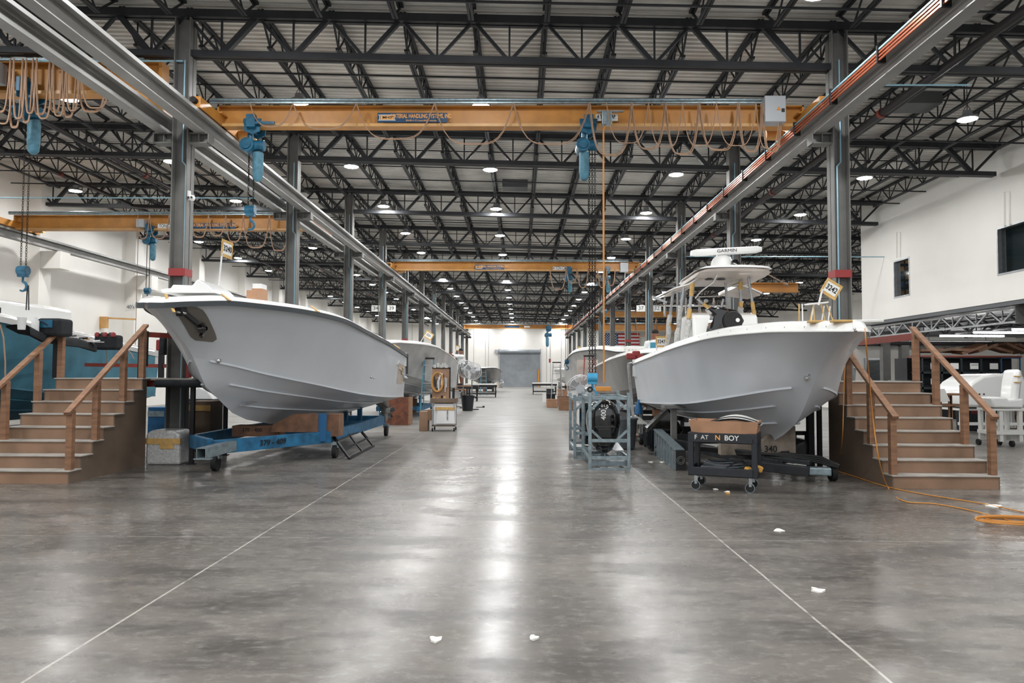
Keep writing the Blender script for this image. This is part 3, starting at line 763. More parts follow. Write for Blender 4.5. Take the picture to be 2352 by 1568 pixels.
a = at(1260, 755, c3y); hoist('small blue hoist on the farthest crane', a.x, c3y, cz, 1.6, None, -1)
m = M(); a = at(1263, 760, c3y - .1); m.cyl((a.x, c3y - .12, cz + .03), (a.x, c3y - .12, 3.3), .015, n=6); m.box(a.x - .1, a.x + .1, c3y - .17, c3y - .07, 2.9, 3.3)
tag(m.build('pendant_control', 'red'), 'thin pendant with red control under the farthest crane', 'cable')
# left bay near crane (deep beam) and its big hoist
la = empty('bridge_crane', (-10, 14.1, 6.98), 'deep orange bridge crane in the left bay at the upper left corner', 'crane')
yb = 14.1; m = M(); m.ibeam((-16.9, yb, 7.3), (-6.95, yb, 7.3), .3, .64, .03, .016); m.box(-6.99, -6.93, yb - .15, yb + .15, 6.98, 7.62)
m.build('bridge_beam', 'crane_yellow', la)
m = M(); m.box(-16.9, -6.95, yb - .154, yb - .13, 6.978, 7.04); m.build('lower_flange', 'crane_pale', la, label='lower flange edge with its lit tone painted paler')  # lit look of the lower flange painted on with the paler colour
for x in (-17.28, -6.84):
    m = M(); m.box(x - .09, x + .09, yb - 1.0, yb + 1.4, 6.52, 6.78); m.box(x - .12, x + .12, yb - .14, yb + .14, 6.78, 6.98); e = m.build('end_truck', 'crane_yellow', la, bevel=.01)
    for yy in (yb - .8, yb + 1.2):
        k = M(); k.cyl((x - .05, yy, 6.58), (x + .05, yy, 6.58), .09, n=14); k.build('wheel', 'chain', e, 40)
m = M(); m.cyl((-16.5, yb - .3, 7.72), (-8.2, yb - .3, 7.72), .035, n=10); m.bar((-16.5, yb - .3, 7.58), (-7.2, yb - .3, 7.58), .05, .05); m.build('festoon_track', 'galv', la, 40)
a = at(0, 135, yb - .3); m = M(); m.box(a.x - .6, a.x + .08, yb - .5, yb - .2, 7.1, 7.5); m.build('control_box', 'box_grey', la, bevel=.01)
xs = [at(p, 120, yb - .3).x for p in (-60, -10, 30, 58, 82, 120, 150, 182, 255)]
m = M(); festoon(m, xs, yb - .32, 7.56, [1.2, 1.0, 1.3, 1.2, 1.05, 1.0, 1.1, 1.0], r=.017); festoon(m, [x + .12 for x in xs], yb - .4, 7.54, [1.1, 1.25, 1.15, 1.05, 1.15, 1.1, 1.0, .95], dbl=False, r=.017)
tag(m.build('festoon_cable', 'cable_tan', smooth=60), 'heavy tan cable loops on the upper left crane', 'cable')
a = at(72, 200, yb); hz = at(67, 630, yb).z
hoist('large blue chain hoist on the upper left crane with long chains', a.x, yb, 7.04, 1.0, hz + .05, 1, dx=.06, chains=2)
m = M(); a = at(63, 655, yb); b = at(60, 712, yb); b2 = at(66, 712, yb); m.bar(a, b, .02, .01); m.bar(a + Vector((.02, 0, 0)), b2, .02, .01)
tag(m.build('lifting_sling', 'sling'), 'dark lifting sling under the hook at the far left', 'sling')
# left bay second crane
yb = 25.0; lc = crane(yb, -17.3, -6.78, cz - .05, .5, 'pale orange bridge crane farther down the left bay behind the first column', w=.3)
f4 = yb - .17; a = at(361, 514, f4); b = at(400, 524, f4); m = M(); m.box(a.x, b.x, f4, f4 + .01, b.z, a.z); sg = m.build('capacity_sign', 'sign_white', lc)
text('2 TON CAP.', .12, 'ink', ((a.x + b.x) / 2, f4 - .004, (a.z + b.z) / 2), sg, sx=.7)
a = at(444, 512, f4); b = at(541, 525, f4); m = M(); m.box(a.x, b.x, f4, f4 + .01, b.z, a.z); sg = m.build('maker_sign', 'sign_navy', lc)
text('MATERIAL HANDLING SYSTEMS, INC.', .11, 'sign_orange', ((a.x + b.x) / 2, f4 - .004, (a.z + b.z) / 2 + .02), sg, sx=.62, bold=.02)
a = at(313, 503, f4 - .2); b = at(330, 521, f4 - .2); m = M(); m.box(a.x, b.x, f4 - .2, f4, b.z, a.z); m.build('junction_box', 'box_grey', lc)
m = M(); festoon(m, [at(p, 506, f4 - .1).x for p in (318, 345, 390, 440, 480, 520, 560, 620, 665)], f4 - .12, 6.95, [.8, .8, .7, .75, .7, .9, 1.1, 1.2], r=.014, nseg=12)
tag(m.build('festoon_cable', 'cable_tan'), 'tan cable swags under the farther left bay crane', 'cable')
a = at(348, 530, yb); hoist('blue chain hoist on the farther left bay crane', a.x, yb, cz - .05, .86, at(342, 668, yb).z, 1, links=False)
# pendant of that crane
a = at(318, 520, yb - .14); m = M(); m.cyl((a.x, a.y, 6.6), (a.x, a.y, 2.4), .012, n=6); tag(m.build('pendant_control', 'cable_tan'), 'thin tan pendant cable hanging from the farther left bay crane', 'cable')
# right bay cranes far away
rc = crane(YC(7), XR + .18, 16.5, 6.4, .5, 'upper orange crane far down the right bay', truck=False)
rc2 = crane(YC(7) + .4, XR + .15, 16.5, 5.3, .55, 'lower orange crane beam far down the right bay', truck=False)
m = M(); festoon(m, [9.6, 10.5, 11.3, 12.2, 13.1, 14], 61.7, 6.3, [1.5, 1.4, 1.6, 1.3, 1.4], r=.03, nseg=10); tag(m.build('festoon_cable', 'cable_tan'), 'cable loops on the far right bay cranes', 'cable')
a = at(1750, 651, 20.64); b = at(1833, 661, 20.64)
rb = empty('jib_beam', (a.x, 20.64, a.z - .2), 'short orange beam end in the right bay behind the radar boat', 'beam')
m = M(); m.ibeam((XR + .15, 20.64, b.z), (b.x, 20.64, b.z - .0), .25, .26, .02, .014); m.build('beam', 'crane_yellow', rb)
# ================================================================ BOATS
def herm(tab):
    xs = [p[0] for p in tab]; ys = [p[1] for p in tab]; n = len(xs); ms = []
    for i in range(n):
        a = (ys[i] - ys[i - 1]) / (xs[i] - xs[i - 1]) if i else None
        b = (ys[i + 1] - ys[i]) / (xs[i + 1] - xs[i]) if i < n - 1 else None
        if a is None: ms.append(b)
        elif b is None: ms.append(a)
        else: ms.append(0 if a * b <= 0 else 2 * a * b / (a + b))
    def f(x):
        if x <= xs[0]: return ys[0]
        if x >= xs[-1]: return ys[-1]
        i = max(j for j in range(n) if xs[j] <= x); i = min(i, n - 2)
        h = xs[i + 1] - xs[i]; t = (x - xs[i]) / h
        return (ys[i] * (2 * t ** 3 - 3 * t * t + 1) + ms[i] * h * (t ** 3 - 2 * t * t + t) + ys[i + 1] * (-2 * t ** 3 + 3 * t * t) + ms[i + 1] * h * (t ** 3 - t * t))
    return f
class Hull:
    def __init__(s, L, hb, zs, stem, hc, zc, zk, flare=1.6):
        s.L = L; s.hb = herm(hb); s.zs = herm(zs); s.S = herm(sorted(stem)); s.hc = herm(hc); s.zc = herm(zc); s.zk = herm(zk); s.fl = flare
        s.z0s = s.zs(0); s.z0c = s.zc(0); s.z0k = s.zk(0)
    def side(s, a, t, sg=1, off=0.0):
        z0 = s.z0c + (s.z0s - s.z0c) * a; u0 = s.S(z0); u = u0 + (s.L - u0) * t
        hs = s.hb(s.L * t); hc = s.hc(t); p = 1 + (s.fl - 1) * max(0, 1 - t * 1.25) ** 1.0
        h = hc + (hs - hc) * a ** p; zc = s.zc(t); zs = s.zs(s.L * t)
        return Vector((sg * (h + off * (1 if t > .02 else 0)), u - (off if t <= .02 else 0), zc + (zs - zc) * a))
    def bot(s, b, t, sg=1, off=0.0):
        z0 = s.z0k + (s.z0c - s.z0k) * b; u0 = s.S(z0); u = u0 + (s.L - u0) * t
        zk = s.zk(t); zc = s.zc(t)
        return Vector((sg * s.hc(t) * b ** .95, u, zk + (zc - zk) * b - off))
    def mesh(s, nt=56, na=16, nb=8):
        ts = [(k / nt) ** 1.7 for k in range(nt + 1)]; m = M()
        for sg in (1, -1):
            rows = [[s.side(1 - (1 - a / na) ** 1.7, t, sg) for t in ts] for a in range(na + 1)]; m.grid(rows, flip=(sg < 0))
            rows = [[s.bot(b / nb, t, sg) for t in ts] for b in range(nb + 1)]
            for t_i, t in enumerate(ts): rows[-1][t_i] = s.bot(1, t, sg) - Vector((sg * .0, 0, 0))
            m.grid(rows, flip=(sg < 0))
        tr = [s.bot(b / nb, 1, -1) for b in range(nb, -1, -1)] + [s.bot(b / nb, 1, 1) for b in range(1, nb + 1)]
        tr2 = [s.side(1 - (1 - a / na) ** 1.7, 1, 1) for a in range(1, na + 1)] + [s.side(1 - (1 - a / na) ** 1.7, 1, -1) for a in range(na, 0, -1)]
        m.add([p for p in tr + tr2], [tuple(range(len(tr + tr2)))])
        return m
    def strip(s, fn, w, h, t0=0.0, t1=1.0, n=48, sg=1):
        m = M(); pts = [fn(t0 + (t1 - t0) * (k / n) ** 1.5) for k in range(n + 1)]
        for k in range(n):
            m.bar(pts[k], pts[k + 1] + (pts[k + 1] - pts[k]).normalized() * .004, w, h)
        return m
def merge(ms):
    o = M()
    for q in ms: o.v, o.f, o.i = o.v + q.v, o.f + [tuple(k + len(o.v) for k in f) for f in q.f], o.i + q.i
    return o
def boat(hull, label, loc, rz, mhull, cap='gel_white', rail='rub_rail', railh=.075, caph=.045, group=None, strakes=(.4, .72), deckz=.35, pocket=False, thruster=False, capin=.28):
    r = empty('motor_boat', (0, 0, 0), label, 'boat', group)
    h = hull.mesh().build('hull', mhull, r, 38)
    ts = [(k / 56) ** 1.7 for k in range(57)]
    def outl(z_off, inn):
        a = [hull.side(1, t, 1) for t in ts]; b = [hull.side(1, t, -1) for t in ts][::-1]
        pts = []
        for p in a[::-1] + b[1:]: pass
        L = [Vector((max(0, abs(p.x) - inn), p.y + (inn * max(0, 1 - abs(p.x) / .5) if inn else 0), p.z + z_off)) for p in a]
        R_ = [Vector((-q.x, q.y, q.z)) for q in L]
        return L, R_
    m = M()
    for i in (0, 1):
        A = outl(0, -.025)[i]; A = [Vector((p.x + (.02 if i == 0 else -.02), p.y - (.03 if abs(p.x) < .1 else 0), p.z)) for p in outl(0, 0)[i]]
        B = [p + Vector((0, 0, -railh)) for p in A]; m.grid([A, B], flip=(i == 0))
        inn = outl(0, -.0)[i]; m.grid([inn, A], flip=(i == 0)); m.grid([B, [p + Vector((0, 0, -railh)) for p in inn]], flip=(i == 0))
    m.build('rub_rail', rail, r, 60)
    m = M()
    for i in (0, 1):
        A = outl(0, 0)[i]; Bq = outl(caph, .05)[i]; Cq = outl(caph + .03, .12)[i]; Dq = outl(caph + .02, capin)[i]; E_ = outl(caph + .012, capin + .02)[i]
        m.grid([A, Bq, Cq, Dq, E_], flip=(i == 1))
    A = hull.side(1, 1, 1); m.box(-A.x, A.x, hull.L - .2, hull.L, A.z - .3, A.z + caph)
    m.build('gunwale', cap, r, 40)
    m = M(); L_, R_ = outl(caph + .008, capin); m.grid([L_, R_]); m.build('deck', 'gel_soft', r)
    for sg in (1, -1):
        for b in strakes:
            q = hull.strip(lambda t: hull.bot(b, t, sg, .012), .05, .025, .06, .93); q.build('strake', mhull, r)
        q = hull.strip(lambda t: hull.bot(1, t, sg, .0) + Vector((-sg * .02, 0, -.005)), .055, .03, .03, 1); q.build('chine_rail', mhull, r)
    if thruster:
        z = hull.z0k + (hull.z0c - hull.z0k) * .98; u = hull.S(z) + .12
        m = M(); m.lathe((0, u, z - .02), [(.10, -.16), (.125, -.16), (.125, .16), (.10, .16), (.10, -.16)], 22, axis='X'); m.build('thruster_tunnel', 'rub_rail', r, 40)
    for sg in (1, -1):
        p = hull.side(.04, .07, sg, .0)
    r.location = loc; r.rotation_euler = (0, 0, rz)
    return r
HA = Hull(9.3, [(0, 0), (.05, .15), (.4, .35), (1.22, .74), (2.1, 1.16), (3.0, 1.46), (3.7, 1.61), (4.7, 1.73), (6.5, 1.77), (9.3, 1.68)],
          [(0, 2.53), (.5, 2.60), (1.2, 2.665), (2.1, 2.66), (3.6, 2.60), (4.6, 2.48), (6.4, 2.33), (9.3, 2.10)],
          [(2.53, 0), (2.38, .38), (2.18, .78), (1.88, 1.24), (1.6, 1.52), (1.4, 1.72), (1.17, 2.22), (.9, 2.82), (.74, 3.6), (.63, 4.5), (.5, 4.9)],
          [(0, 0), (.06, .30), (.157, .64), (.32, 1.04), (.547, 1.43), (.8, 1.57), (1, 1.6)],
          [(0, 1.84), (.08, 1.72), (.157, 1.60), (.32, 1.42), (.547, 1.20), (.8, 1.08), (1, 1.04)],
          [(0, .64), (.3, .60), (1, .58)], flare=1.35)
AX, AY = -4.93, 9.7
ba = boat(HA, 'large pale grey centre console boat on blue trailer at left, bow towards the camera', (AX, AY, 0), -.0376, 'hull_grey', pocket=True)
def inboat(r, p):      # boat frame to world
    return r.matrix_basis @ Vector(p)
def bpart(r, m, name, mt, smooth=None, bevel=None, label=None):
    o = bpy.data.objects.new(name, m.mesh(name, mt, smooth)); COL.objects.link(o); o.parent = r
    if bevel:
        b = o.modifiers.new('bevel', 'BEVEL'); b.width = bevel; b.segments = 2; b.limit_method = 'ANGLE'
    if label: o['label'] = label
    return o
# anchor pocket on the near bow, with the anchor
def patch(hull, a0, a1, t0, t1, sg, off, rnd=.3, n=10):
    m = M(); rows = []
    for i in range(n + 1):
        s_ = i / n; a = a0 + (a1 - a0) * s_; e = abs(2 * s_ - 1); inset = rnd * (1 - math.sqrt(max(0, 1 - e ** 6))) * (t1 - t0) * 1.2
        rows.append([hull.side(a, t0 + inset * .3 + (t1 - t0 - inset) * (j / n), sg) + Vector((sg * off * .8, -off * .6, 0)) for j in range(n + 1)])
    m.grid(rows); return m
bpart(ba, patch(HA, .36, .93, .012, .058, 1, .012), 'anchor_pocket', 'pocket', 40, label='dull stainless anchor pocket plate')
p0 = HA.side(.9, .042, 1, .0)
q = M(); c = HA.side(.86, .022, 1) + Vector((.03, -.05, 0)); q.cb(c + Vector((-.01, 0, .02)), (.10, .16, .14), rx=.5)
c2_ = HA.side(.66, .032, 1) + Vector((.04, -.03, 0)); q.bar(c, c2_, .05, .07); bpart(ba, q, 'anchor_shank', 'black', 40, .012)
q = M(); c3 = HA.side(.58, .034, 1) + Vector((.06, -.04, 0)); q.lathe(c3, [(.02, -.06), (.075, -.03), (.08, .03), (.03, .07)], 14, axis='X'); q.bar(c3 + Vector((0, .12, .06)), c3 + Vector((0, -.02, -.12)), .05, .05); bpart(ba, q, 'anchor_fluke', 'black_gloss', 50)
q = M(); q.tube([c + Vector((-.05, .07, .0)), c + Vector((.05, 0, -.03)), c + Vector((-.02, -.09, -.02))], .02, 8); bpart(ba, q, 'anchor_shackle', 'chrome', 60)
# drain fitting, side fittings, scupper, grey masked patch near the stern
for (a_, t_, nm, rr) in ((.03, .045, 'drain_fitting', .045), (.30, .60, 'through_hull', .03), (.3, .625, 'through_hull', .02)):
    c = HA.side(a_, t_, 1, .01); q = M(); q.lathe(c, [(0, .03), (rr * .5, .03), (rr, .0), (rr, -.01)], 14, axis='X'); bpart(ba, q, nm, 'chrome', 50)
bpart(ba, patch(HA, .28, .72, .88, .965, 1, .004, .0), 'masked_patch', 'under_hard', 40, label='unpainted masked patch with torn tape')
for i in range(7):
    a1, t1 = random.uniform(.25, .75), random.uniform(.87, .96); a2, t2 = a1 + random.uniform(-.1, .1), min(.985, t1 + random.uniform(-.03, .03))
    q = M(); q.bar(HA.side(a1, t1, 1, .012), HA.side(a2, t2, 1, .012), .015, .05); bpart(ba, q, 'masking_tape', 'wrap' if i % 2 else 'tape_yellow')
c = HA.side(.42, .985, 1, .02); q = M(); q.lathe(c, [(0, .08), (.03, .06), (.09, 0)], 14, axis='X'); bpart(ba, q, 'exhaust_outlet', 'alu', 50)
# stern platform, step and drives
A1 = HA.side(1, 1, 1)
q = M(); q.box(-1.5, 1.5, 9.35, 9.75, 1.45, 1.62); bpart(ba, q, 'swim_platform', 'gel_soft', None, .03)
q = M(); q.box(1.45, 1.53, 9.33, 9.78, 1.56, 1.64); q.box(A1.x - .02, A1.x + .03, 9.27, 9.34, 1.6, A1.z + .02); bpart(ba, q, 'stern_rail', 'rub_rail')
for sx_ in (.95, -.2):
    q = M(); q.bar((sx_, 9.0, 1.0), (sx_ + .1, 9.6, .78), .26, .14); q.bar((sx_ + .1, 9.55, .85), (sx_ + .1, 9.7, .38), .1, .3, up=(0, 1, 0)); q.bar((sx_ + .1, 9.45, .66), (sx_ + .1, 9.95, .62), .14, .14); dr_ = bpart(ba, q, 'pod_drive', 'concrete_dark', None, .03)
    q = M(); pc = Vector((sx_ + .1, 9.95, .62)); q.cyl(pc, pc + Vector((0, .16, 0)), .06)
    for k in range(4):
        aa = k * math.pi / 2 + .4; q.cb(pc + Vector((.11 * math.cos(aa), .07, .11 * math.sin(aa))), (.16, .02, .12), ry=-aa, rx=.4)
    bpart(ba, q, 'propeller', 'prop', 40)
# spray rail cover at forefoot
q = M(); c = HA.bot(.45, .09, 1, .02); q.bar(c + Vector((.02, -.2, .0)), c + Vector((.10, .45, .05)), .05, .03); bpart(ba, q, 'sensor_fairing', 'alu')
# yellow tape bits and fore-deck hatch
for t_ in (.02, .11, .86, .3):
    c = HA.side(1, t_, 1); q = M(); q.bar(c + Vector((.03, -.02, -.14 if t_ < .05 else 0)), c + Vector((-.12, .02, .105)), .05, .012); bpart(ba, q, 'yellow_tape', 'tape_yellow')
hl = empty('hatch_lid', at(455, 668, 11.2), 'white fibreglass hatch lid resting on the bow of the left boat', 'hatch')
a = at(401, 663, 11.0); b = at(505, 655, 11.0); z0 = 2.76
m = M(); m.prism([(a.x, 10.6, z0), (b.x + .1, 10.6, z0), (b.x, 10.6, z0 + .10), (b.x - .16, 10.6, z0 + .20), (b.x - .24, 10.6, z0 + .11), (a.x + .16, 10.6, z0 + .12), (a.x + .13, 10.6, z0 + .07), (a.x - .02, 10.6, z0 + .05)], (0, .8, 0)); m.build('lid', 'gel_white', hl, 30, bevel=.012)
for x0_, x1_, Y_, zt_, mt_, nm in ((566, 590, 12.3, 666, 'cardboard', 'brown cardboard carton on the left boat deck'), (578, 602, 12.7, 662, 'cardboard', 'second brown carton beside the first on the left boat'), (580, 600, 13.2, 651, 'plastic_white', 'white box behind the brown cartons on the left boat')):
    a = at(x0_, zt_, Y_); b = at(x1_, 690, Y_); m = M(); m.box(a.x, b.x, Y_, Y_ + .28, 2.25, a.z)
    tag(m.build('carton', mt_, bevel=.004), nm, 'box')
def num_flag(s, pA, pTop, w, h, tilt, label, yaw=0.0):
    """square paper number on a stick: pole from pA to pTop, sheet centred just above the pole end"""
    pA = Vector(pA); pTop = Vector(pTop); t = empty('number_flag', pA, label, 'flag')
    m = M(); m.cyl(pA, pTop, .014, n=8); m.build('stick', 'plastic_white', t)
    R = Matrix.Rotation(yaw, 3, 'Z') @ Matrix.Rotation(tilt, 3, 'Y')
    c = pTop + R @ Vector((w * .42, 0, h * .30))
    m = M()
    for (x0, x1, z0_, z1_, th) in ((-w / 2, w / 2, -h / 2, h / 2, .006),):
        vs = [c + R @ Vector((x, y, z)) for z in (z0_, z1_) for x, y in ((x0, -th), (x1, -th), (x1, th), (x0, th))]
        m.add(vs, [(0, 3, 2, 1), (4, 5, 6, 7), (0, 1, 5, 4), (1, 2, 6, 5), (2, 3, 7, 6), (3, 0, 4, 7)])
    m.build('tape_border', 'tape_yellow', t)
    m = M(); vs = [c + R @ Vector((x, y, z)) for z in (-h * .33, h * .33) for x, y in ((-w * .38, -.009), (w * .38, -.009), (w * .38, .009), (-w * .38, .009))]
    m.add(vs, [(0, 3, 2, 1), (4, 5, 6, 7), (0, 1, 5, 4), (1, 2, 6, 5), (2, 3, 7, 6), (3, 0, 4, 7)]); m.build('paper', 'sign_white', t)
    if s: text(s, h * .34, 'ink', c + R @ Vector((0, -.012, 0)), t, rz=yaw, ry=tilt, bold=.04, sx=.8)
    return t
num_flag('3240', at(503, 655, 10.9), at(510, 580, 10.9), .26, .26, .08, 'number flag seen nearly edge-on on a pole at the left boat bow', yaw=1.32)

HB = Hull(8.8, [(0, 0), (.05, .17), (.35, .33), (1.1, .66), (1.9, 1.02), (3.0, 1.26), (5.0, 1.42), (8.8, 1.46)],
          [(0, 2.15), (.6, 2.18), (1.2, 2.205), (2.0, 2.195), (3.2, 2.14), (5.2, 2.03), (8.8, 1.87)],
          [(2.15, 0), (2.06, .35), (1.92, .72), (1.72, 1.05), (1.48, 1.32), (.94, 1.95), (.65, 2.66), (.53, 3.1), (.4, 3.4)],
          [(0, 0), (.05, .36), (.13, .72), (.42, 1.14), (.8, 1.30), (1, 1.33)],
          [(0, 1.47), (.06, 1.40), (.13, 1.31), (.42, 1.10), (.8, 1.0), (1, .97)],
          [(0, .56), (.3, .53), (1, .53)], flare=1.35)
BX, BY = 4.05, 9.0
bb = boat(HB, 'pale grey boat with white gunwale, radar and hardtop on the right, flag 3242', (BX, BY, 0), -.012, 'hull_grey', rail='gel_white', railh=.015, caph=.10, capin=.22)
for k in range(26):
    t_ = .02 + k * .037
    c = HB.side(1, t_, -1); q = M(); q.lathe(c + Vector((-.012, 0, .05)), [(.0, -.008), (.011, -.004)], 8, axis='X')
    bpart(bb, q, 'screw_head', 'steel_dark')
c = HB.side(.16, .012, -1, .01); q = M(); q.lathe(c, [(.035, .01), (.04, -.03), (0, -.035)], 12, axis='X'); q.lathe(c + Vector((.03, -.04, .06)), [(.03, .01), (.025, -.03), (0, -.035)], 12, axis='X'); bpart(bb, q, 'drain_fitting', 'chrome', 50)
q = M(); c = HB.side(1, 0.0, 1); q.lathe((0, .0, 2.17), [(0, -.02), (.015, -.015), (.015, .03), (0, .04)], 12, axis='Y'); bpart(bb, q, 'bow_eye', 'chrome', 50)
for t_ in (.05, .012): c = HB.side(1, t_, -1); q = M(); q.cb(c + Vector((.1, 0, .115)), (.24, .12, .03)); bpart(bb, q, 'taped_cleat', 'tape_yellow', None, .01)
# console
q = M(); q.prism([(-.66, 5.75, 2.0), (-.66, 7.3, 2.0), (-.66, 7.3, 2.86), (-.66, 6.1, 2.88), (-.66, 5.85, 2.8)], (1.30, 0, 0)); con = bpart(bb, q, 'console', 'gel_white', 30, .05)
q = M(); q.box(-.36, .02, 5.70, 5.80, 2.30, 2.62); bpart(bb, q, 'console_door', 'black')
# hardtop
def slab(sec, x0, x1, n=12, crown=.05):
    m = M(); rows_t = []; rows_b = []
    for i in range(n + 1):
        s_ = i / n; x = x0 + (x1 - x0) * s_; e = abs(2 * s_ - 1); ins = .35 * (1 - math.sqrt(max(0, 1 - e ** 5)))
        cr = crown * (1 - e * e)
        ymid = (sec[0][0] + sec[-1][0]) / 2
        rt = []; rb = []
        for (y, zt_, zb_) in sec:
            yy = ymid + (y - ymid) * (1 - ins * .35); rt.append((x, yy, zt_ + cr - (.03 if e > .93 else 0))); rb.append((x, yy, zb_ + cr * .6))
        rows_t.append(rt); rows_b.append(rb)
    m.grid(rows_t, flip=True); m.grid(rows_b)
    m.grid([rows_t[0], rows_b[0]]); m.grid([rows_t[-1], rows_b[-1]], flip=True)
    m.grid([[r[0] for r in rows_t], [r[0] for r in rows_b]], flip=True); m.grid([[r[-1] for r in rows_t], [r[-1] for r in rows_b]])
    return m
q = slab([(5.4, 3.67, 3.62), (5.8, 3.68, 3.58), (7.2, 3.66, 3.56), (7.5, 3.62, 3.56)], -.60, .80, crown=.03)
bpart(bb, q, 'hardtop', ['under_hard'], 40)
q = slab([(5.35, 3.715, 3.685), (5.8, 3.73, 3.69), (7.2, 3.71, 3.67), (7.55, 3.66, 3.62)], -.62, .82, crown=.035); bpart(bb, q, 'hardtop_skin', 'gel_white', 40)
def sheet(rows, th):
    m = M(); low = [[Vector(p) - Vector((0, 0, th)) for p in r] for r in rows]
    m.grid(rows, flip=True); m.grid(low)
    m.grid([rows[0], low[0]]); m.grid([rows[-1], low[-1]], flip=True); m.grid([[r[0] for r in rows], [r[0] for r in low]], flip=True); m.grid([[r[-1] for r in rows], [r[-1] for r in low]])
    return m
for nm_, mt_, dz_, th_ in (('hardtop_wing', 'gel_white', .0, .03), ('wing_underside', 'under_hard', -.031, .035)):
    g_ = .03 if dz_ else 0
    rows = [[(-1.04 + g_, 7.0 + g_, 3.38 + dz_), (-1.06 + g_, 8.3 - g_, 3.40 + dz_)], [(-.90, 6.5 + g_, 3.44 + dz_), (-.92, 8.4 - g_, 3.47 + dz_)], [(-.66, 6.2 + g_, 3.49 + dz_), (-.66, 8.45 - g_, 3.52 + dz_)], [(-.50, 6.1 + g_, 3.60 + dz_), (-.50, 8.4 - g_, 3.60 + dz_)], [(-.3, 6.1 + g_, 3.65 + dz_), (-.3, 8.4 - g_, 3.63 + dz_)]]
    bpart(bb, sheet(rows, th_), nm_, mt_, 30)
    rows = [[(.5, 6.8 + g_, 3.56 + dz_), (.5, 8.4 - g_, 3.54 + dz_)], [(.8, 6.9 + g_, 3.50 + dz_), (.8, 8.4 - g_, 3.50 + dz_)], [(1.15 - g_, 7.2 + g_, 3.42 + dz_), (1.15 - g_, 8.2 - g_, 3.43 + dz_)]]
    bpart(bb, sheet(rows, th_), nm_, mt_, 30)
q = M(); q.lathe((-.24, 6.2, 3.575), [(.0, -.012), (.09, -.012), (.09, .0)], 18); bpart(bb, q, 'ceiling_speaker', 'black')
q = M(); q.lathe((.0, 6.2, 3.575), [(.0, -.012), (.09, -.012), (.09, .0)], 18); bpart(bb, q, 'ceiling_speaker', 'black')
q = M(); q.box(.2, .44, 5.60, 5.62, 3.60, 3.68); bpart(bb, q, 'paper_label', 'paper')
def post(r, pts, rad=.026, wrapz=None, tape=None):
    q = M(); q.tube(pts, rad, 10); pp = bpart(r, q, 'tower_post', 'alu', 60)
    if tape:
        P0, P1 = Vector(pts[0]), Vector(pts[-1])
        for (a_, b_) in tape:
            q = M(); q.cyl(P0.lerp(P1, a_), P0.lerp(P1, b_), rad + .012, n=10); bpart(pp, q, 'yellow_tape', 'tape_yellow', 50)
    if wrapz:
        P0, P1 = Vector(pts[0]), Vector(pts[-1]); n = 7; tp = []; rr = []
        for k in range(n + 1):
            f_ = wrapz[0] + (wrapz[1] - wrapz[0]) * k / n; tp.append(P0.lerp(P1, f_) + Vector((random.uniform(-.015, .015), random.uniform(-.015, .015), 0))); rr.append(rad + random.uniform(.012, .035))
        q = M(); q.tube(tp, rr, 9); bpart(pp, q, 'bubble_wrap', 'wrap', 60)
post(bb, [(-.80, 6.0, 2.05), (-.62, 6.0, 3.5)], .034, (.0, .45), [(.05, .1), (.16, .22), (.33, .37), (.48, .62), (.8, .98)])
post(bb, [(-.92, 6.35, 2.05), (-.74, 6.3, 3.42)], .03, (.02, .7), [(.08, .14), (.3, .36), (.5, .56), (.66, .7)])
post(bb, [(-1.02, 6.9, 2.05), (-.88, 6.7, 3.40)], .03, (.0, .62), [(.05, .12), (.2, .3), (.44, .5)])
post(bb, [(.72, 6.1, 2.3), (.50, 6.0, 3.58)], .03, (.0, .25), [(.1, .62)])
post(bb, [(.46, 6.4, 2.45), (.44, 6.35, 3.58)], .034, (.1, .5), [(.5, .6), (.82, .97)])
post(bb, [(.28, 6.7, 2.5), (.20, 6.6, 3.56)], .028, (.1, .5), [(.25, .35)])
post(bb, [(-.54, 6.0, 3.15), (-.12, 6.1, 2.85)], .026, None, [(.3, 1)])
post(bb, [(.0, 6.5, 2.7), (.12, 6.5, 3.2)], .026, None, [(0, .5)])
q = M(); q.tube([(-.60, 5.9, 3.15), (-.5, 5.85, 3.28), (-.28, 5.7, 3.46), (-.22, 5.65, 3.60)], .016, 8); bpart(bb, q, 'grab_rail', 'chrome', 60)
q = M(); q.tube([(-1.1, 7.6, 3.16), (.5, 7.6, 3.16)], .022, 8); bpart(bb, q, 'cross_rail', 'chrome', 60)
q = M(); q.tube([(-.2, 7.4, 3.34), (.3, 7.4, 3.36)], .012, 8); bpart(bb, q, 'cross_rail', 'chrome', 60)
for x in (-.42, -.12, .2, -.9):
    q = M(); q.cyl((x, 7.58, 2.92), (x, 7.62, 3.24), .03, n=10); q.cyl((x, 7.62, 3.24), (x, 7.62, 3.34), .02, n=8); bpart(bb, q, 'rod_holder', 'chrome', 50)
for k in range(2):
    q = M(); q.lathe((-.55 + k * .55, 7.5, 3.26), [(0, -.04), (.04, -.03), (.04, .03), (0, .04)], 10, axis='Y'); bpart(bb, q, 'spot_light', 'plastic_white', 50)
q = M(); q.bar((-1.46, 5.9, 3.18), (-1.16, 5.95, 3.07), .04, .04); bpart(bb, q, 'outrigger_base', 'alu')
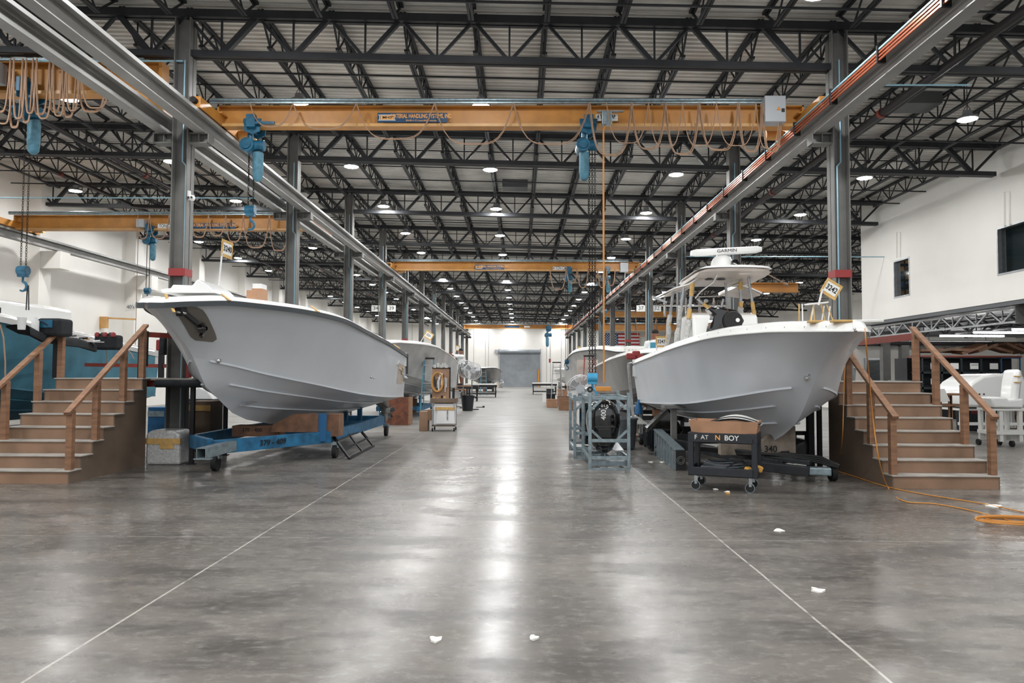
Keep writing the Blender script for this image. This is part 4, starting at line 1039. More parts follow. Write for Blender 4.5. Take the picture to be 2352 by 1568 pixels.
# radar
q = M(); q.lathe((.10, 6.5, 3.71), [(.30, .0), (.26, .06), (.22, .28), (.17, .36), (.1, .4), (0, .41)], 22); rd = bpart(bb, q, 'radar_pedestal', 'gel_white', 50)
q = M(); q.cyl((.32, 6.25, 3.80), (.32, 6.32, 3.96), .08, n=14); q.lathe((.32, 6.2, 3.88), [(0, -.03), (.07, -.02), (.08, .08)], 14, axis='Y'); bpart(rd, q, 'night_camera', 'black_gloss', 50)
RT = -.055; c0 = at(1659, 577, BY + 6.45)
rb_ = empty('radar_array', (0, 0, 0), 'x', 'x'); del rb_['label'], rb_['category']; rb_.parent = rd
bpy.data.objects.remove(rb_)
q = M()
lc0 = c0 - Vector((BX, BY, 0)); ww = .735; rows = []
for k in range(15):
    s_ = -1 + 2 * k / 14; e = abs(s_); sc = 1 if e < .95 else math.sqrt(max(.0, 1 - ((e - .95) / .05) ** 2)) * .35 + .65
    cx = s_ * ww; ring = []
    for j in range(12):
        a_ = 2 * math.pi * j / 12; yy = .075 * math.copysign(abs(math.cos(a_)) ** .6, math.cos(a_)) * sc; zz = .075 * math.copysign(abs(math.sin(a_)) ** .6, math.sin(a_)) * sc
        ring.append((lc0.x + cx * math.cos(RT), lc0.y + yy, lc0.z + zz - cx * math.sin(RT)))
    rows.append(ring)
q.grid(rows, closed=True); q.add(rows[0], [tuple(range(12))]); q.add(rows[-1], [tuple(range(11, -1, -1))]); ra = bpart(rd, q, 'radar_array', 'gel_white', 50)
text('GARMIN', .066, 'ink', Vector((BX, BY, 0)) + lc0 + Vector((.0, -.079, .0)), ra, ry=RT, bold=.0, sx=1.2)
q = M(); q.bar((.10, 6.5, 4.05), (.10, 6.5, 4.16), .2, .14); bpart(rd, q, 'radar_neck', 'gel_white', None, .02)
# black engine cowling lying on the deck and odds on board
a = at(1668, 748, 12.6); t = empty('seat_shell', a, 'glossy black moulded seat shell upside down on the right boat bow', 'seat')
m = M(); m.prism([(a.x - .34, 12.5, 2.15), (a.x - .28, 12.5, 2.45), (a.x - .22, 12.5, 2.62), (a.x - .34, 12.5, 2.74), (a.x - .15, 12.5, 2.76), (a.x + .15, 12.5, 2.71), (a.x + .30, 12.5, 2.52), (a.x + .2, 12.5, 2.42), (a.x + .22, 12.5, 2.15)], (0, .3, 0)); m.build('shell', 'black_gloss', t, 50, bevel=.04)
m = M(); m.lathe((a.x + .08, 12.48, 2.52), [(.17, 0), (.15, -.03), (.0, -.03)], 22, axis='Y'); m.build('round_recess', 'rubber', t, 40); m = M(); m.lathe((a.x + .15, 12.44, 2.53), [(0, 0), (.035, 0)], 14, axis='Y'); m.build('sticker', 'sign_white', t)
num_flag('3242', at(1880, 700, 10.1), at(1889, 664, 10.1), .24, .22, .55, 'white number flag 3242 with yellow tape border on the right boat bow', yaw=0)
t = empty('stool', at(1868, 738, 10.4), 'pile of white plastic stools taped together on the right boat foredeck', 'stool')
random.seed(4)
for k in range(9):
    m = M(); a = at(1838 + k * 9 + random.uniform(-5, 5), 738, 10.4); b = at(1845 + k * 8 + random.uniform(-12, 12), 697 + random.uniform(-4, 8), 10.45)
    m.tube([a, b], .010, 6); m.build('leg', 'plastic_white' if k % 2 else 'tape_yellow', t)
m = M(); a = at(1850, 699, 10.4); b = at(1900, 694, 10.4); m.bar(a, b, .1, .02); m.build('seat_edge', 'plastic_white', t)
for i, (x0, y0_, x1, y1_) in enumerate(((1715, 702, 1815, 697), (1742, 728, 1800, 715))):
    a = at(x0 + 20, y0_ + 26, 16.2); b = at(x1 - 20, y1_ + 22, 16.2)
q = M(); a = at(1930, 741, 9.7); b = at(2018, 741, 9.9); m = M(); m.prism([(a.x, 9.65, a.z + .0), (b.x, 9.75, b.z), (b.x, 10.1, b.z), (a.x, 10.1, a.z)], (0, 0, .035))
tag(m.build('plank', 'gel_soft', bevel=.008), 'white plank lying across the right boat bow, sticking out to the right', 'plank')
# long T-top outrigger ropes
m = M(); m.cyl(at(1736, 615, 15), at(1801, 650, 18), .012, n=6); m.cyl(at(1801, 650, 18), at(1808, 654, 18.3), .03, n=6)
tag(m.build('rope', 'cable_tan'), 'tan rope from the hardtop corner to the jib beam on the right', 'rope')
# follow-on boats
b2 = boat(HA, 'grey boat behind the large left boat, flag 3231 over it', (-4.75, 23.3, 0), -.0376, 'hull_grey2', rail='gel_white', railh=.03, thruster=False)
num_flag('3231', (-4.55, 30.6, 2.2), at(975, 770, 30.6), .36, .30, .55, 'number flag 3231 above the second left boat')
b3 = boat(HB, 'weathered dark grey boat just behind the radar boat', (4.15, 18.4, 0), 0.0, 'hull_dark', rail='gel_soft', railh=.02, caph=.08, thruster=False)
a = at(1508, 792, 17.55); num_flag('3243', (a.x, 17.55, 1.93), a, .26, .26, 0, 'number flag 3243 standing near the stern of the radar boat')
b4 = boat(HA, 'third boat of the right row, pale with cream gunwale and a pink side panel', (4.0, 29.6, 0), 0.0, 'hull_grey2', rail='rub_rail', railh=.05, caph=.12, thruster=False)
a = at(1323, 810, 38); num_flag('3238', (a.x - .5, 38, 2.1), a, .36, .45, .45, 'small number flag on the third right boat')
b5 = boat(HB, 'small grey boat far down the left side near the end wall, seen past the fan', (-3.3, 64, 0), .0, 'hull_dark', rail='rub_rail', thruster=False)
a = at(1090, 838, 46); num_flag('', at(1047, 812, 36.5) + Vector((-.1, 0, -.25)), at(1047, 803, 36.5), .2, .28, .1, 'tiny number flag beside the man in the white shirt')
b6 = boat(HB, 'cream hull standing far back on the right side near the rolling door', (4.6, 74, 0), -.1, 'gel_soft', rail='gel_white', thruster=False)
# blue boat behind the left stairs
b7 = boat(HA, 'blue boat with white deck behind the left stairs', (-10.85, 9.2, 0), -.012, 'hull_blue', rail='gel_white', railh=.10, caph=.06, thruster=False)
q = M(); q.prism([(-1.2, 2.6, 2.5), (1.0, 2.6, 2.5), (1.0, 2.6, 2.95), (.7, 2.6, 3.02), (-1.0, 2.6, 3.02)], (0, 4.2, 0)); cab = bpart(b7, q, 'cabin', 'gel_white', 30, .05)
q = M(); q.box(1.0, 1.02, 3.2, 4.6, 2.62, 2.82); bpart(b7, q, 'cabin_window', 'black')
# boat supports so nothing floats: keel blocks and cradle stands
def cradle(r, hull, mt, label, x, ys, group=None):
    t = empty('boat_cradle', (x, ys[0], 0), label, 'cradle', group)
    for y in ys:
        m = M(); m.box(x - .12, x + .12, y - .2, y + .2, 0, .56); m.build('keel_block', 'wood', t)
    m = M()
    for sx_ in (-.75, .75):
        m.box(x + sx_ - .06, x + sx_ + .06, ys[0] - .6, ys[-1] + .8, .22, .40)
        for y in ys: m.box(x + sx_ - .05, x + sx_ + .05, y - .05, y + .05, .0, .8)
    for y in ys: m.box(x - .75, x + .75, y - .05, y + .05, .24, .38)
    m.build('frame', mt, t)
cradle(b2, HA, 'trailer_blue', 'blue cradle under the second left boat', -4.55, (28.2, 31.8))
cradle(b3, HB, 'trailer_dark', 'dark cradle under the weathered grey right boat', 4.15, (22.5, 26.0))
cradle(b4, HA, 'trailer_dark', 'dark cradle under the third right boat', 4.0, (34.6, 37.8))
cradle(b7, HA, 'trailer_blue', 'blue cradle under the blue boat behind the stairs', -10.8, (14.2, 17.6))
cradle(b5, HB, 'trailer_dark', 'dark cradle under the far left boat', -3.3, (68.5, 71.5)); cradle(b6, HB, 'trailer_dark', 'dark cradle under the far right cream hull', 5.0, (78, 81))
# things on the third right boat's side and the open lid
m = M(); a = at(1325, 826, 28.9); b = at(1374, 868, 28.9); m.box(a.x, b.x, 28.9, 28.94, b.z, a.z); m.box(a.x + .1, a.x + .15, 28.94, 29.0, 0, a.z); m.box(b.x - .15, b.x - .1, 28.94, 29.0, 0, a.z)
tag(m.build('panel', 'under_hard'), 'pale pink board on legs behind the red step ladder on the right', 'panel')
t = empty('open_mould', (5.3, 21.5, 2.3), 'open pale mould panel with round marks standing on the weathered right boat', 'panel')
a = at(1437, 795, 22); b = at(1482, 830, 22); m = M(); m.prism([(a.x, 22, b.z - .1), (b.x, 22, b.z - .1), (b.x, 22, a.z), (a.x, 22, a.z)], (0, .06, 0)); m.build('panel', 'gel_soft', t, bevel=.02)
m = M()
for i in range(5): m.lathe((a.x + .1 + i * .1, 21.995, a.z - .12), [(0, 0), (.035, 0)], 10, axis='Y')
m.build('round_marks', 'under_hard', t)
# ================================================================ STAIRS
RIS, TRD, SY0 = .189, .289, 10.68
def stairs(label, x0, x1):
    t = empty('wooden_stairs', ((x0 + x1) / 2, SY0 + 1, 0), label, 'stairs')
    for k in range(8):
        z0, z1 = k * RIS, (k + 1) * RIS; y = SY0 + k * TRD
        m = M(); m.box(x0 + .02, x1 - .02, y, y + .02, z0 + .0, z1 - .02); m.build('riser', 'ply', t)
        m = M(); m.box(x0 - .012, x1 + .012, y - .025, y + (TRD if k < 7 else .62), z1 - .02, z1); m.build('tread', 'tread', t, bevel=.004)
    for x in (x0, x1 - .02):
        poly = [(x, SY0, 0)]
        for k in range(8):
            y = SY0 + k * TRD; poly += [(x, y, (k + 1) * RIS - .02), (x, y + TRD, (k + 1) * RIS - .02)]
        poly[-1] = (x, SY0 + 8 * TRD - .15, 8 * RIS - .02); poly.append((x, SY0 + 8 * TRD - .15, 0))
        m = M(); m.prism(poly, (.02, 0, 0)); m.build('side_panel', 'ply_dark', t)
    for x in (x0 + .005, x1 - .095):
        def zr(y): return 1.06 + (y - 10.74) * (2.40 - 1.06) / (12.80 - 10.74)
        for y in (10.72, 11.36, 12.12, 12.72):
            k = min(7, int((y + .045 - SY0) / TRD)); zb = (k + 1) * RIS
            m = M(); m.box(x, x + .09, y, y + .09, zb, zr(y + .045) - .02); m.build('post', 'wood', t, bevel=.004)
        m = M(); m.bar((x + .045, 10.66, zr(10.66) + .0), (x + .045, 12.86, zr(12.86)), .095, .045); m.build('handrail', 'wood', t, bevel=.004)
    return t
stairs('wooden stairs with handrails at the left below the blue boat', -8.02, -6.5)
stairs('wooden stairs with handrails at the right beside the radar boat', 5.31, 6.83)
# steel work platforms behind the stairs
def platform(label, x0, x1, y0, y1, side):
    t = empty('work_platform', ((x0 + x1) / 2, (y0 + y1) / 2, 0), label, 'platform')
    m = M(); m.box(x0, x1, y0, y1, 1.475, 1.51); m.build('deck', 'tread', t)
    for x in (x0 + .04, x1 - .04):
        for y in (y0 + .12, y1 - .06):
            m = M(); m.box(x - .035, x + .035, y - .035, y + .035, 0, 1.47); m.box(x - .07, x + .07, y - .06, y + .06, 0, .015); m.build('leg', 'rack_black', t)
    for y in (y0 + .12, y1 - .06):
        m = M(); m.box(x0, x1, y - .02, y + .02, 1.36, 1.47); m.build('front_beam', 'rack_red', t)
    return t
pl = platform('black steel work platform behind the left stairs, reaching under the bow', -8.1, -5.75, 12.95, 14.6, 1)
# guard posts and rails
for px in (135, 329):
    a = at(px, 760, 12.98); m = M(); m.box(a.x - .045, a.x + .045, 12.9, 13.02, 1.51, a.z + .0); m.build('guard_post', 'rack_black', pl)
a = at(329, 760, 12.9); m = M(); m.box(a.x - .03, a.x + .07, 12.84, 12.96, 1.72, a.z); m.build('post_sleeve', 'rubber', pl)
m = M(); m.bar((-8.6, 14.55, 1.76), (-6.72, 14.55, 1.74), .05, .07); m.build('guard_rail', 'rack_red', pl)
m = M(); m.bar((-6.75, 14.55, 1.51), (-6.75, 14.55, 1.85), .07, .05); m.build('rail_post', 'rack_red', pl)
m = M(); a = at(340, 768, 13.0); m.bar((a.x, 13.0, a.z), (a.x + .55, 13.5, a.z - .02), .04, .09); m.build('guard_rail', 'rack_red', pl)
m = M(); m.cyl((-6.35, 12.86, 1.42), (-5.3, 12.86, 1.42), .07, n=14); tag(m.build('rolled_mat', 'mat_black', smooth=50), 'dark rolled mat lying along the edge under the left platform', 'roll')
pr = platform('black steel work platform behind the right stairs', 5.2, 6.95, 12.95, 16.5, -1)
m = M(); m.box(6.86, 6.93, 12.9, 12.98, 1.51, 2.42); m.build('guard_post', 'rack_black', pr)
a = onx(2098, 773, 6.88); b = onx(1968, 789, 6.88)
m = M(); m.bar((6.88, a.y, a.z), (6.88, min(b.y, 16.4), b.z + .02), .05, .12); m.build('guard_rail', 'rack_red', pr)
m = M(); m.bar((6.88, 16.4, 1.51), (6.88, 16.4, b.z), .05, .05); m.build('rail_post', 'rack_red', pr)
m = M(); m.bar((5.24, 13.0, 1.3), (4.1, 12.4, .95), .04, .05); m.box(4.6, 5.2, 13.2, 13.3, .55, .62)
for x in (4.65, 4.85, 5.1): m.box(x - .04, x + .04, 13.2, 13.28, .05, .6)
tag(m.build('braced_stand', 'rack_black'), 'black steel frame with slanted brace beside the right platform', 'frame')
a = at(1893, 1062, 12.95); m = M(); m.box(5.0, 5.1, 12.93, 13.05, 0, 2.0); tag(m.build('frame_post', 'rack_black'), 'black upright at the left edge of the right stairs', 'post')

# ================================================================ LEFT TRAILER
def beam_c(m, p, q, h, w=.10):
    m.bar(p, q, w, h)
tl = empty('boat_trailer', (-4.6, 14, 0), 'blue steel trailer under the left boat, stencilled 379-409', 'trailer')
zb0, zb1 = .30, .52
m = M()
NF = Vector((-3.62, 14.0, 0)); NR = Vector((-3.55, 19.4, 0)); P1 = Vector((-5.05, 11.9, 0)); FL = Vector((-5.75, 13.0, 0)); RL = Vector((-5.65, 19.4, 0))
zc = (zb0 + zb1) / 2
def Z(v, z=zc): return Vector((v.x, v.y, z))
m.bar(Z(NF), Z(NR), .10, .22); m.bar(Z(FL), Z(RL), .10, .22)
m.build('side_beam', 'trailer_blue', tl, bevel=.005)
m = M(); A_ = Vector((-4.95, 11.95, 0)); m.bar(Z(A_), Z(NF) + Vector((.0, .05, 0)), .10, .22); tb = m.build('front_beam', 'trailer_blue', tl, bevel=.005)
NF2 = NF + Vector((0, .05, 0)); dv = (NF2 - A_).normalized(); ang = math.atan2(dv.y, dv.x)
cpt = A_.lerp(NF2, .46); nrm = Vector((dv.y, -dv.x, 0))
text('379 - 409', .10, 'ink', Vector((cpt.x, cpt.y, zc)) + nrm * .066, tb, rz=ang, bold=.05, sx=1.05, name='stencil')
m = M(); m.bar(Z(A_) + Vector((-.15, .25, 0)), Z(FL) , .10, .22); m.bar((-3.6, 19.3, zc), (-5.7, 19.3, zc), .1, .22)
m.bar((-3.6, 15.3, zc), (-5.7, 15.3, zc), .1, .18); m.bar((-3.6, 17.4, zc), (-5.7, 17.4, zc), .1, .18); m.build('cross_beam', 'trailer_blue', tl, bevel=.005)
m = M(); T0 = at(462, 1033, 11.3); T1 = Vector((-4.72, 12.15, 0)); w = .012; s_ = .075
T0 = Vector((T0.x, T0.y, .38)); T1 = Vector((T1.x, T1.y, .42)); _, _, aa, bb_ = m.frame(T0, T1)
for sg in (-1, 1):
    m.bar(T0 + aa * sg * s_, T1 + aa * sg * s_, w, 2 * s_); m.bar(T0 + bb_ * sg * s_, T1 + bb_ * sg * s_, 2 * s_, w)
m.cb(T0 + Vector((.02, .03, -.085)), (.26, .10, .015)); m.build('drawbar', 'galv', tl)
for i, (x, y) in enumerate(((-3.52, 14.15), (-3.48, 19.3), (-5.0, 12.2), (-5.7, 19.3))):
    m = M(); m.cyl((x - .04, y, .13), (x + .04, y, .13), .13, n=18); m.build('wheel', 'rubber', tl, 40)
    m = M(); m.box(x - .07, x + .07, y - .05, y + .05, .2, .31); m.build('wheel_fork', 'galv', tl)
m = M()
for x in (-3.95, -4.3):
    m.box(x - .05, x + .05, 18.2, 18.32, .4, .86)
m.box(-4.1, -3.8, 18.1, 18.45, .82, .9); m.build('support_post', 'trailer_blue', tl)
blk = empty('keel_block', (-4.75, 14.5, .2), 'brown timber keel box behind the front trailer beam, stencilled 370-400', 'block')
a = at(533, 966, 13.9); b = at(640, 1000, 13.9); m = M(); m.box(a.x, b.x, 13.9, 14.3, .42, .62); m.build('timber', 'crate_brown', blk, bevel=.006)
text('370 - 400', .07, 'ink', (a.x + .38, 13.897, .54), blk, bold=.04, name='stencil')
Y_ = 13.7; P = [at(622, 992, Y_), at(728, 992, Y_), at(728, 951, Y_), at(672, 951, Y_), at(626, 975, Y_)]; m = M(); m.prism(P, (0, .35, 0)); tag(m.build('keel_block', 'crate_brown'), 'pale brown notched timber block under the left boat keel', 'block')
a = at(749, 951, 14.0); b = at(778, 985, 14.0); m = M(); m.box(a.x, b.x, 14.0, 14.4, .42, a.z); tag(m.build('keel_block', 'crate_brown', bevel=.006), 'small brown timber block right of the dark blue plate under the left boat', 'block')
a = at(729, 950, 13.8); b = at(747, 988, 13.8); m = M(); m.box(a.x, b.x, 13.8, 13.9, .35, a.z); tag(m.build('steel_bracket', 'locker_blue'), 'dark blue upright plate between the timber blocks of the left trailer', 'bracket')
# leaning black window frame
t = empty('window_frame', (-3.2, 12.6, 0), 'black framed window grille leaning on the blue trailer', 'frame')
fr = [onz(803, 1055, 0), onz(858, 1026, 0)]; tp = [at(758, 992, fr[0].y + .35), at(814, 972, fr[1].y + .45)]
m = M()
B0, B1, T0_, T1_ = fr[0] + Vector((0, 0, .02)), fr[1] + Vector((0, 0, .02)), tp[0], tp[1]
for p, q in ((B0, B1), (T0_, T1_), (B0, T0_), (B1, T1_)): m.bar(p, q, .05, .035)
for f_ in (.33, .66): m.bar(B0.lerp(T0_, f_), B1.lerp(T1_, f_), .03, .03)
m.bar(B0.lerp(B1, .5), T0_.lerp(T1_, .5), .03, .03); m.build('frame', 'rack_black', t)
# wrapped bundle, dark cabinets under the platform
t = empty('wrapped_bundle', (-6.1, 13.2, 0), 'white plastic wrapped bundle with yellow tape under the left platform', 'bundle')
a = onz(329, 1068, 0); b = onz(410, 1052, 0)
m = M(); m.prism([(-6.55, 12.95, 0), (-5.95, 12.95, 0), (-5.95, 12.95, .52), (-6.05, 12.95, .60), (-6.45, 12.95, .60), (-6.55, 12.95, .55)], (0, .55, 0)); m.build('wrap', 'wrap', t, bevel=.04)
m = M(); m.box(-6.56, -5.94, 12.935, 13.0, .36, .46); m.box(-6.3, -6.05, 12.937, 13.0, .28, .38); m.build('tape_band', 'tape_yellow', t)
for px0, px1, py0, py1, Y, mt_, lb in ((430, 482, 921, 1004, 15.2, 'ply_dark', 'tall plywood crate behind the left boat bow'), (340, 376, 935, 985, 16.0, 'locker_blue', 'blue shelf unit seen under the left platform')):
    a = at(px0, py0, Y); b = at(px1, py1, Y); m = M(); m.box(a.x, b.x, Y, Y + .6, 0, a.z)
    t = empty('crate', ((a.x + b.x) / 2, Y + .3, 0), lb, 'crate'); m.build('body', mt_, t, bevel=.006)
    m = M(); m.box(a.x, b.x, Y - .012, Y, a.z - .2, a.z - .08); m.build('band', 'tape_yellow' if 'ply' in lb else 'galv', t)
for i, (px, py, w_) in enumerate(((455, 905, .35),)):
    a = at(px, py, 17); m = M(); m.prism([(a.x - .3, 17, 1.0), (a.x + .35, 17, 1.0), (a.x + .2, 17, 1.2), (a.x, 17, 1.28), (a.x - .2, 17, 1.15)], (0, .4, 0)); tag(m.build('white_part', 'gel_white', bevel=.02), 'white moulded part on a dark stand behind the left bow', 'part')
    m = M(); m.box(a.x - .4, a.x + .4, 17, 17.5, .9, 1.0)
    for xx in (-.35, .35): m.box(a.x + xx - .03, a.x + xx + .03, 17, 17.06, 0, .9); m.box(a.x + xx - .03, a.x + xx + .03, 17.44, 17.5, 0, .9)
    tag(m.build('stand', 'rack_black'), 'dark stand carrying a white moulded part behind the left bow', 'stand')
# fire extinguisher
a = at(432, 876, 13.6); m = M(); m.lathe((-6.12, 13.62, 1.52), [(0, 0), (.05, 0), (.05, .34), (.03, .4), (.015, .42), (.015, .47), (0, .47)], 14); tag(m.build('fire_extinguisher', 'red', smooth=50), 'red fire extinguisher at the first left column', 'extinguisher')

# things on the blue boat's deck
def onblue(px, py, Y): return at(px, py, Y)
a = at(100, 752, 12.6)
t = empty('tool_bag', at(118, 765, 12.5), 'black and blue tool bag on the blue boat beside a white bottle', 'bag')
a = at(92, 731, 12.5); b = at(145, 772, 12.5); m = M(); m.box(a.x, b.x, 12.4, 12.8, b.z, a.z); m.build('bag', 'mat_black', t, bevel=.05)
m = M(); m.box(a.x + .02, b.x - .12, 12.385, 12.4, b.z + .14, a.z - .03); m.build('blue_pocket', 'hoist_blue', t)
m = M(); m.tube([(a.x + .05, 12.38, a.z - .12), (a.x + .12, 12.34, a.z - .06), (a.x + .2, 12.38, a.z - .12)], .012, 6); m.build('handle', 'rubber', t)
a = at(81, 745, 12.3); m = M(); m.lathe((a.x, 12.3, a.z - .12), [(0, 0), (.06, 0), (.06, .17), (.035, .21), (.03, .24), (0, .24)], 14); tag(m.build('bottle', 'plastic_white', smooth=50), 'white plastic bottle beside the tool bag on the blue boat', 'bottle')
a = at(50, 740, 11.9); m = M(); m.lathe((a.x, 11.9, a.z - .12), [(0, 0), (.055, 0), (.07, .2), (.06, .2), (.05, .02), (0, .02)], 14); tag(m.build('bucket', 'plastic_white', smooth=50), 'white bucket on the blue boat deck at the left edge', 'bucket')
t = empty('rubber_mat', at(150, 790, 12.9), 'long black padded mat draped along the blue boat gunwale', 'mat')
m = M(); pts = [at(60, 752, 12.0), at(90, 768, 12.3), at(140, 778, 13.0), at(180, 783, 13.6), at(215, 794, 14.2)]
rows = [[p + Vector((dx, 0, dz)) for p in pts] for dx, dz in ((-.35, .03), (-.2, .05), (.0, .05), (.06, .0), (.07, -.09), (.02, -.10))]
m.grid(rows, flip=True); m.grid([[p + Vector((0, 0, -.02)) for p in r] for r in rows]); m.build('mat', 'mat_black', t, 60)
t = empty('tool_pouch', at(247, 790, 14.7), 'black and red tool pouch with tools on the blue boat gunwale', 'bag')
a = at(222, 762, 14.7); b = at(272, 803, 14.7); m = M(); m.box(a.x, b.x, 14.6, 14.9, b.z, a.z - .06); m.build('pouch', 'mat_black', t, bevel=.05)
for i in range(5):
    m = M(); c = Vector((a.x + .06 + i * .08, 14.62 + .05 * (i % 2), a.z - .07)); m.lathe(c, [(0, -.05), (.045, -.03), (.05, .03), (.02, .06), (0, .06)], 10); m.build('tool', 'red' if i % 2 == 0 else 'black', t, 50)
t = empty('tool', at(180, 776, 13.6), 'hand tools and a white sheet scattered on the blue boat gunwale', 'tool')
for i in range(8):
    m = M(); a = at(158 + i * 8, 772 + i * 1.5, 13.3 + i * .1); m.bar(a, a + Vector((random.uniform(.05, .16), random.uniform(-.05, .1), .01)), .02, .02); m.build('hand_tool', random.choice(['cable_orange', 'steel_dark', 'plastic_white', 'rack_black']), t)
m = M(); a = at(205, 785, 14.0); m.cb(a, (.5, .25, .01), rz=.5); m.build('sheet', 'plastic_white', t)
t = empty('harness', at(368, 795, 14.4), 'red and black harness hanging by the first left column', 'harness')
a = at(368, 790, 13.5); m = M(); m.box(a.x - .06, a.x + .02, 13.45, 13.55, a.z - .12, a.z + .08); m.build('red_pad', 'red', t, bevel=.02)
m = M(); m.box(a.x + .0, a.x + .1, 13.45, 13.57, a.z - .2, a.z + .12); m.build('black_pad', 'mat_black', t, bevel=.02)
a = at(372, 780, 14.55); m = M(); m.box(a.x - .04, a.x + .04, 14.5, 14.6, 1.5, 2.25); tag(m.build('upright', 'rack_black'), 'black upright behind the left platform next to the column', 'post')
m = M(); m.tube([at(0, 745, 11.5), at(8, 775, 11.5), at(12, 830, 11.5), at(12, 868, 11.5)], .012, 6); tag(m.build('hose', 'cable_tan'), 'pale hose hanging over the blue boat side at the left edge', 'hose')
for i, (p0_, p1_) in enumerate((((243, 795), (243, 842)), ((290, 800), (308, 825)))):
    m = M(); m.tube([at(*p0_, 14.9), at((p0_[0] + p1_[0]) / 2 + 3, (p0_[1] + p1_[1]) / 2, 14.88), at(*p1_, 14.9)], .009, 6); tag(m.build('cord', 'cable_tan'), 'thin tan cord hanging over the blue hull, %s one' % ('left' if i == 0 else 'right'), 'cord')
a = at(224, 737, 32); m = M(); m.box(-18.3, -18.0, 31.9, 32.1, 3.55, 4.05); m.bar((-18.2, 32, 4.0), (-16.9, 32.3, 3.96), .07, .07); tag(m.build('jib_arm', 'crane_pale'), 'small yellow jib arm on the left wall', 'jib')

# ================================================================ RIGHT TRAILER, BLOCKS
tr = empty('boat_trailer', (4, 13, 0), 'dark steel trailer with hoses under the radar boat', 'trailer')
m = M(); m.bar((2.75, 14.4, .34), (4.0, 11.5, .22), .1, .16); m.bar((2.85, 14.4, .36), (2.95, 17.6, .36), .1, .2); m.bar((5.1, 13.2, .36), (5.0, 17.6, .36), .1, .2); m.bar((4.2, 11.9, .30), (5.1, 13.2, .36), .1, .18)
m.bar((2.85, 16.8, .36), (5.1, 16.8, .36), .1, .18); m.bar((2.8, 14.6, .36), (5.1, 14.6, .36), .1, .18); m.build('frame', 'trailer_dark', tr, bevel=.005)
m = M(); a = onz(1795, 1092, .1); m.bar((3.35, 11.9, .22), (4.35, 11.25, .16), .16, .14); m.bar((3.9, 11.9, .30), (4.45, 11.45, .27), .12, .07); m.build('drawbar', 'trailer_dark', tr, bevel=.01)
m = M(); m.cb((4.45, 11.35, .16), (.5, .18, .12), rz=-.3); m.build('tongue_plate', 'galv', tr, bevel=.02)
for x, y in ((4.78, 11.45), (2.8, 17.2), (5.05, 17.2), (2.72, 14.7)):
    m = M(); m.cyl((x - .035, y, .125), (x + .035, y, .125), .125, n=20); m.lathe((x, y, .125), [(.1, -.05), (.125, -.04), (.13, 0), (.125, .04), (.1, .05)], 20, axis='X'); m.build('wheel', 'rubber', tr, 40)
    m = M(); m.box(x - .06, x + .06, y - .04, y + .04, .2, .27); m.cyl((x - .05, y, .125), (x + .05, y, .125), .04, n=12); m.build('wheel_fork', 'galv', tr)
t = empty('hose_bundle', (4.2, 11.9, .5), 'black hoses draped over the dark trailer', 'hose')
for k in range(4):
    m = M(); m.tube([(2.9, 12.6 - k * .04, .36 + k * .02), (3.6, 11.9, .34 + k * .02), (4.2, 11.7, .38 - k * .02), (4.6, 11.45, .36 - k * .03), (4.8, 11.25, .25 - k * .01)], .022, 8); m.build('hose', 'black', t, 60)
t = empty('keel_block', (3.9, 12.0, .2), 'weathered wooden keel block stencilled 0-340 under the radar boat', 'block')
a = at(1655, 1005, 12.0); b = at(1828, 1030, 12.0); c = at(1802, 978, 12.0)
m = M(); m.prism([(a.x, 12.0, .32), (b.x, 12.0, .32), (b.x, 12.0, c.z), (c.x, 12.0, c.z), (c.x - .22, 12.0, c.z - .12), (c.x - .38, 12.0, .52), (a.x, 12.0, .52)], (0, .16, 0)); m.build('timber', 'old_wood', t, bevel=.006)
text('0 - 340', .10, 'ink', (b.x - .5, 11.995, .42), t, bold=.05, name='stencil')
m = M(); m.box(3.6, 4.5, 12.2, 12.5, .30, .5); m.box(3.9, 4.2, 13.6, 14.0, .3, .56); m.box(3.95, 4.2, 16.4, 16.7, .3, .53); tag(m.build('keel_block', 'wood', bevel=.006), 'plain timber keel supports along the dark trailer', 'block')
m = M(); m.box(4.62, 4.85, 14.4, 14.5, .3, 1.0); m.box(4.4, 4.86, 14.3, 14.42, .85, 1.15); tag(m.build('support_post', 'ply_dark'), 'wooden prop with grey pad behind the right boat bow', 'post')
m = M(); m.box(2.85, 2.95, 14.0, 14.12, .4, 1.02); m.box(2.7, 3.1, 13.9, 14.25, .98, 1.04); tag(m.build('support_post', 'steel_col'), 'grey steel prop under the right boat near the lying engine', 'post')

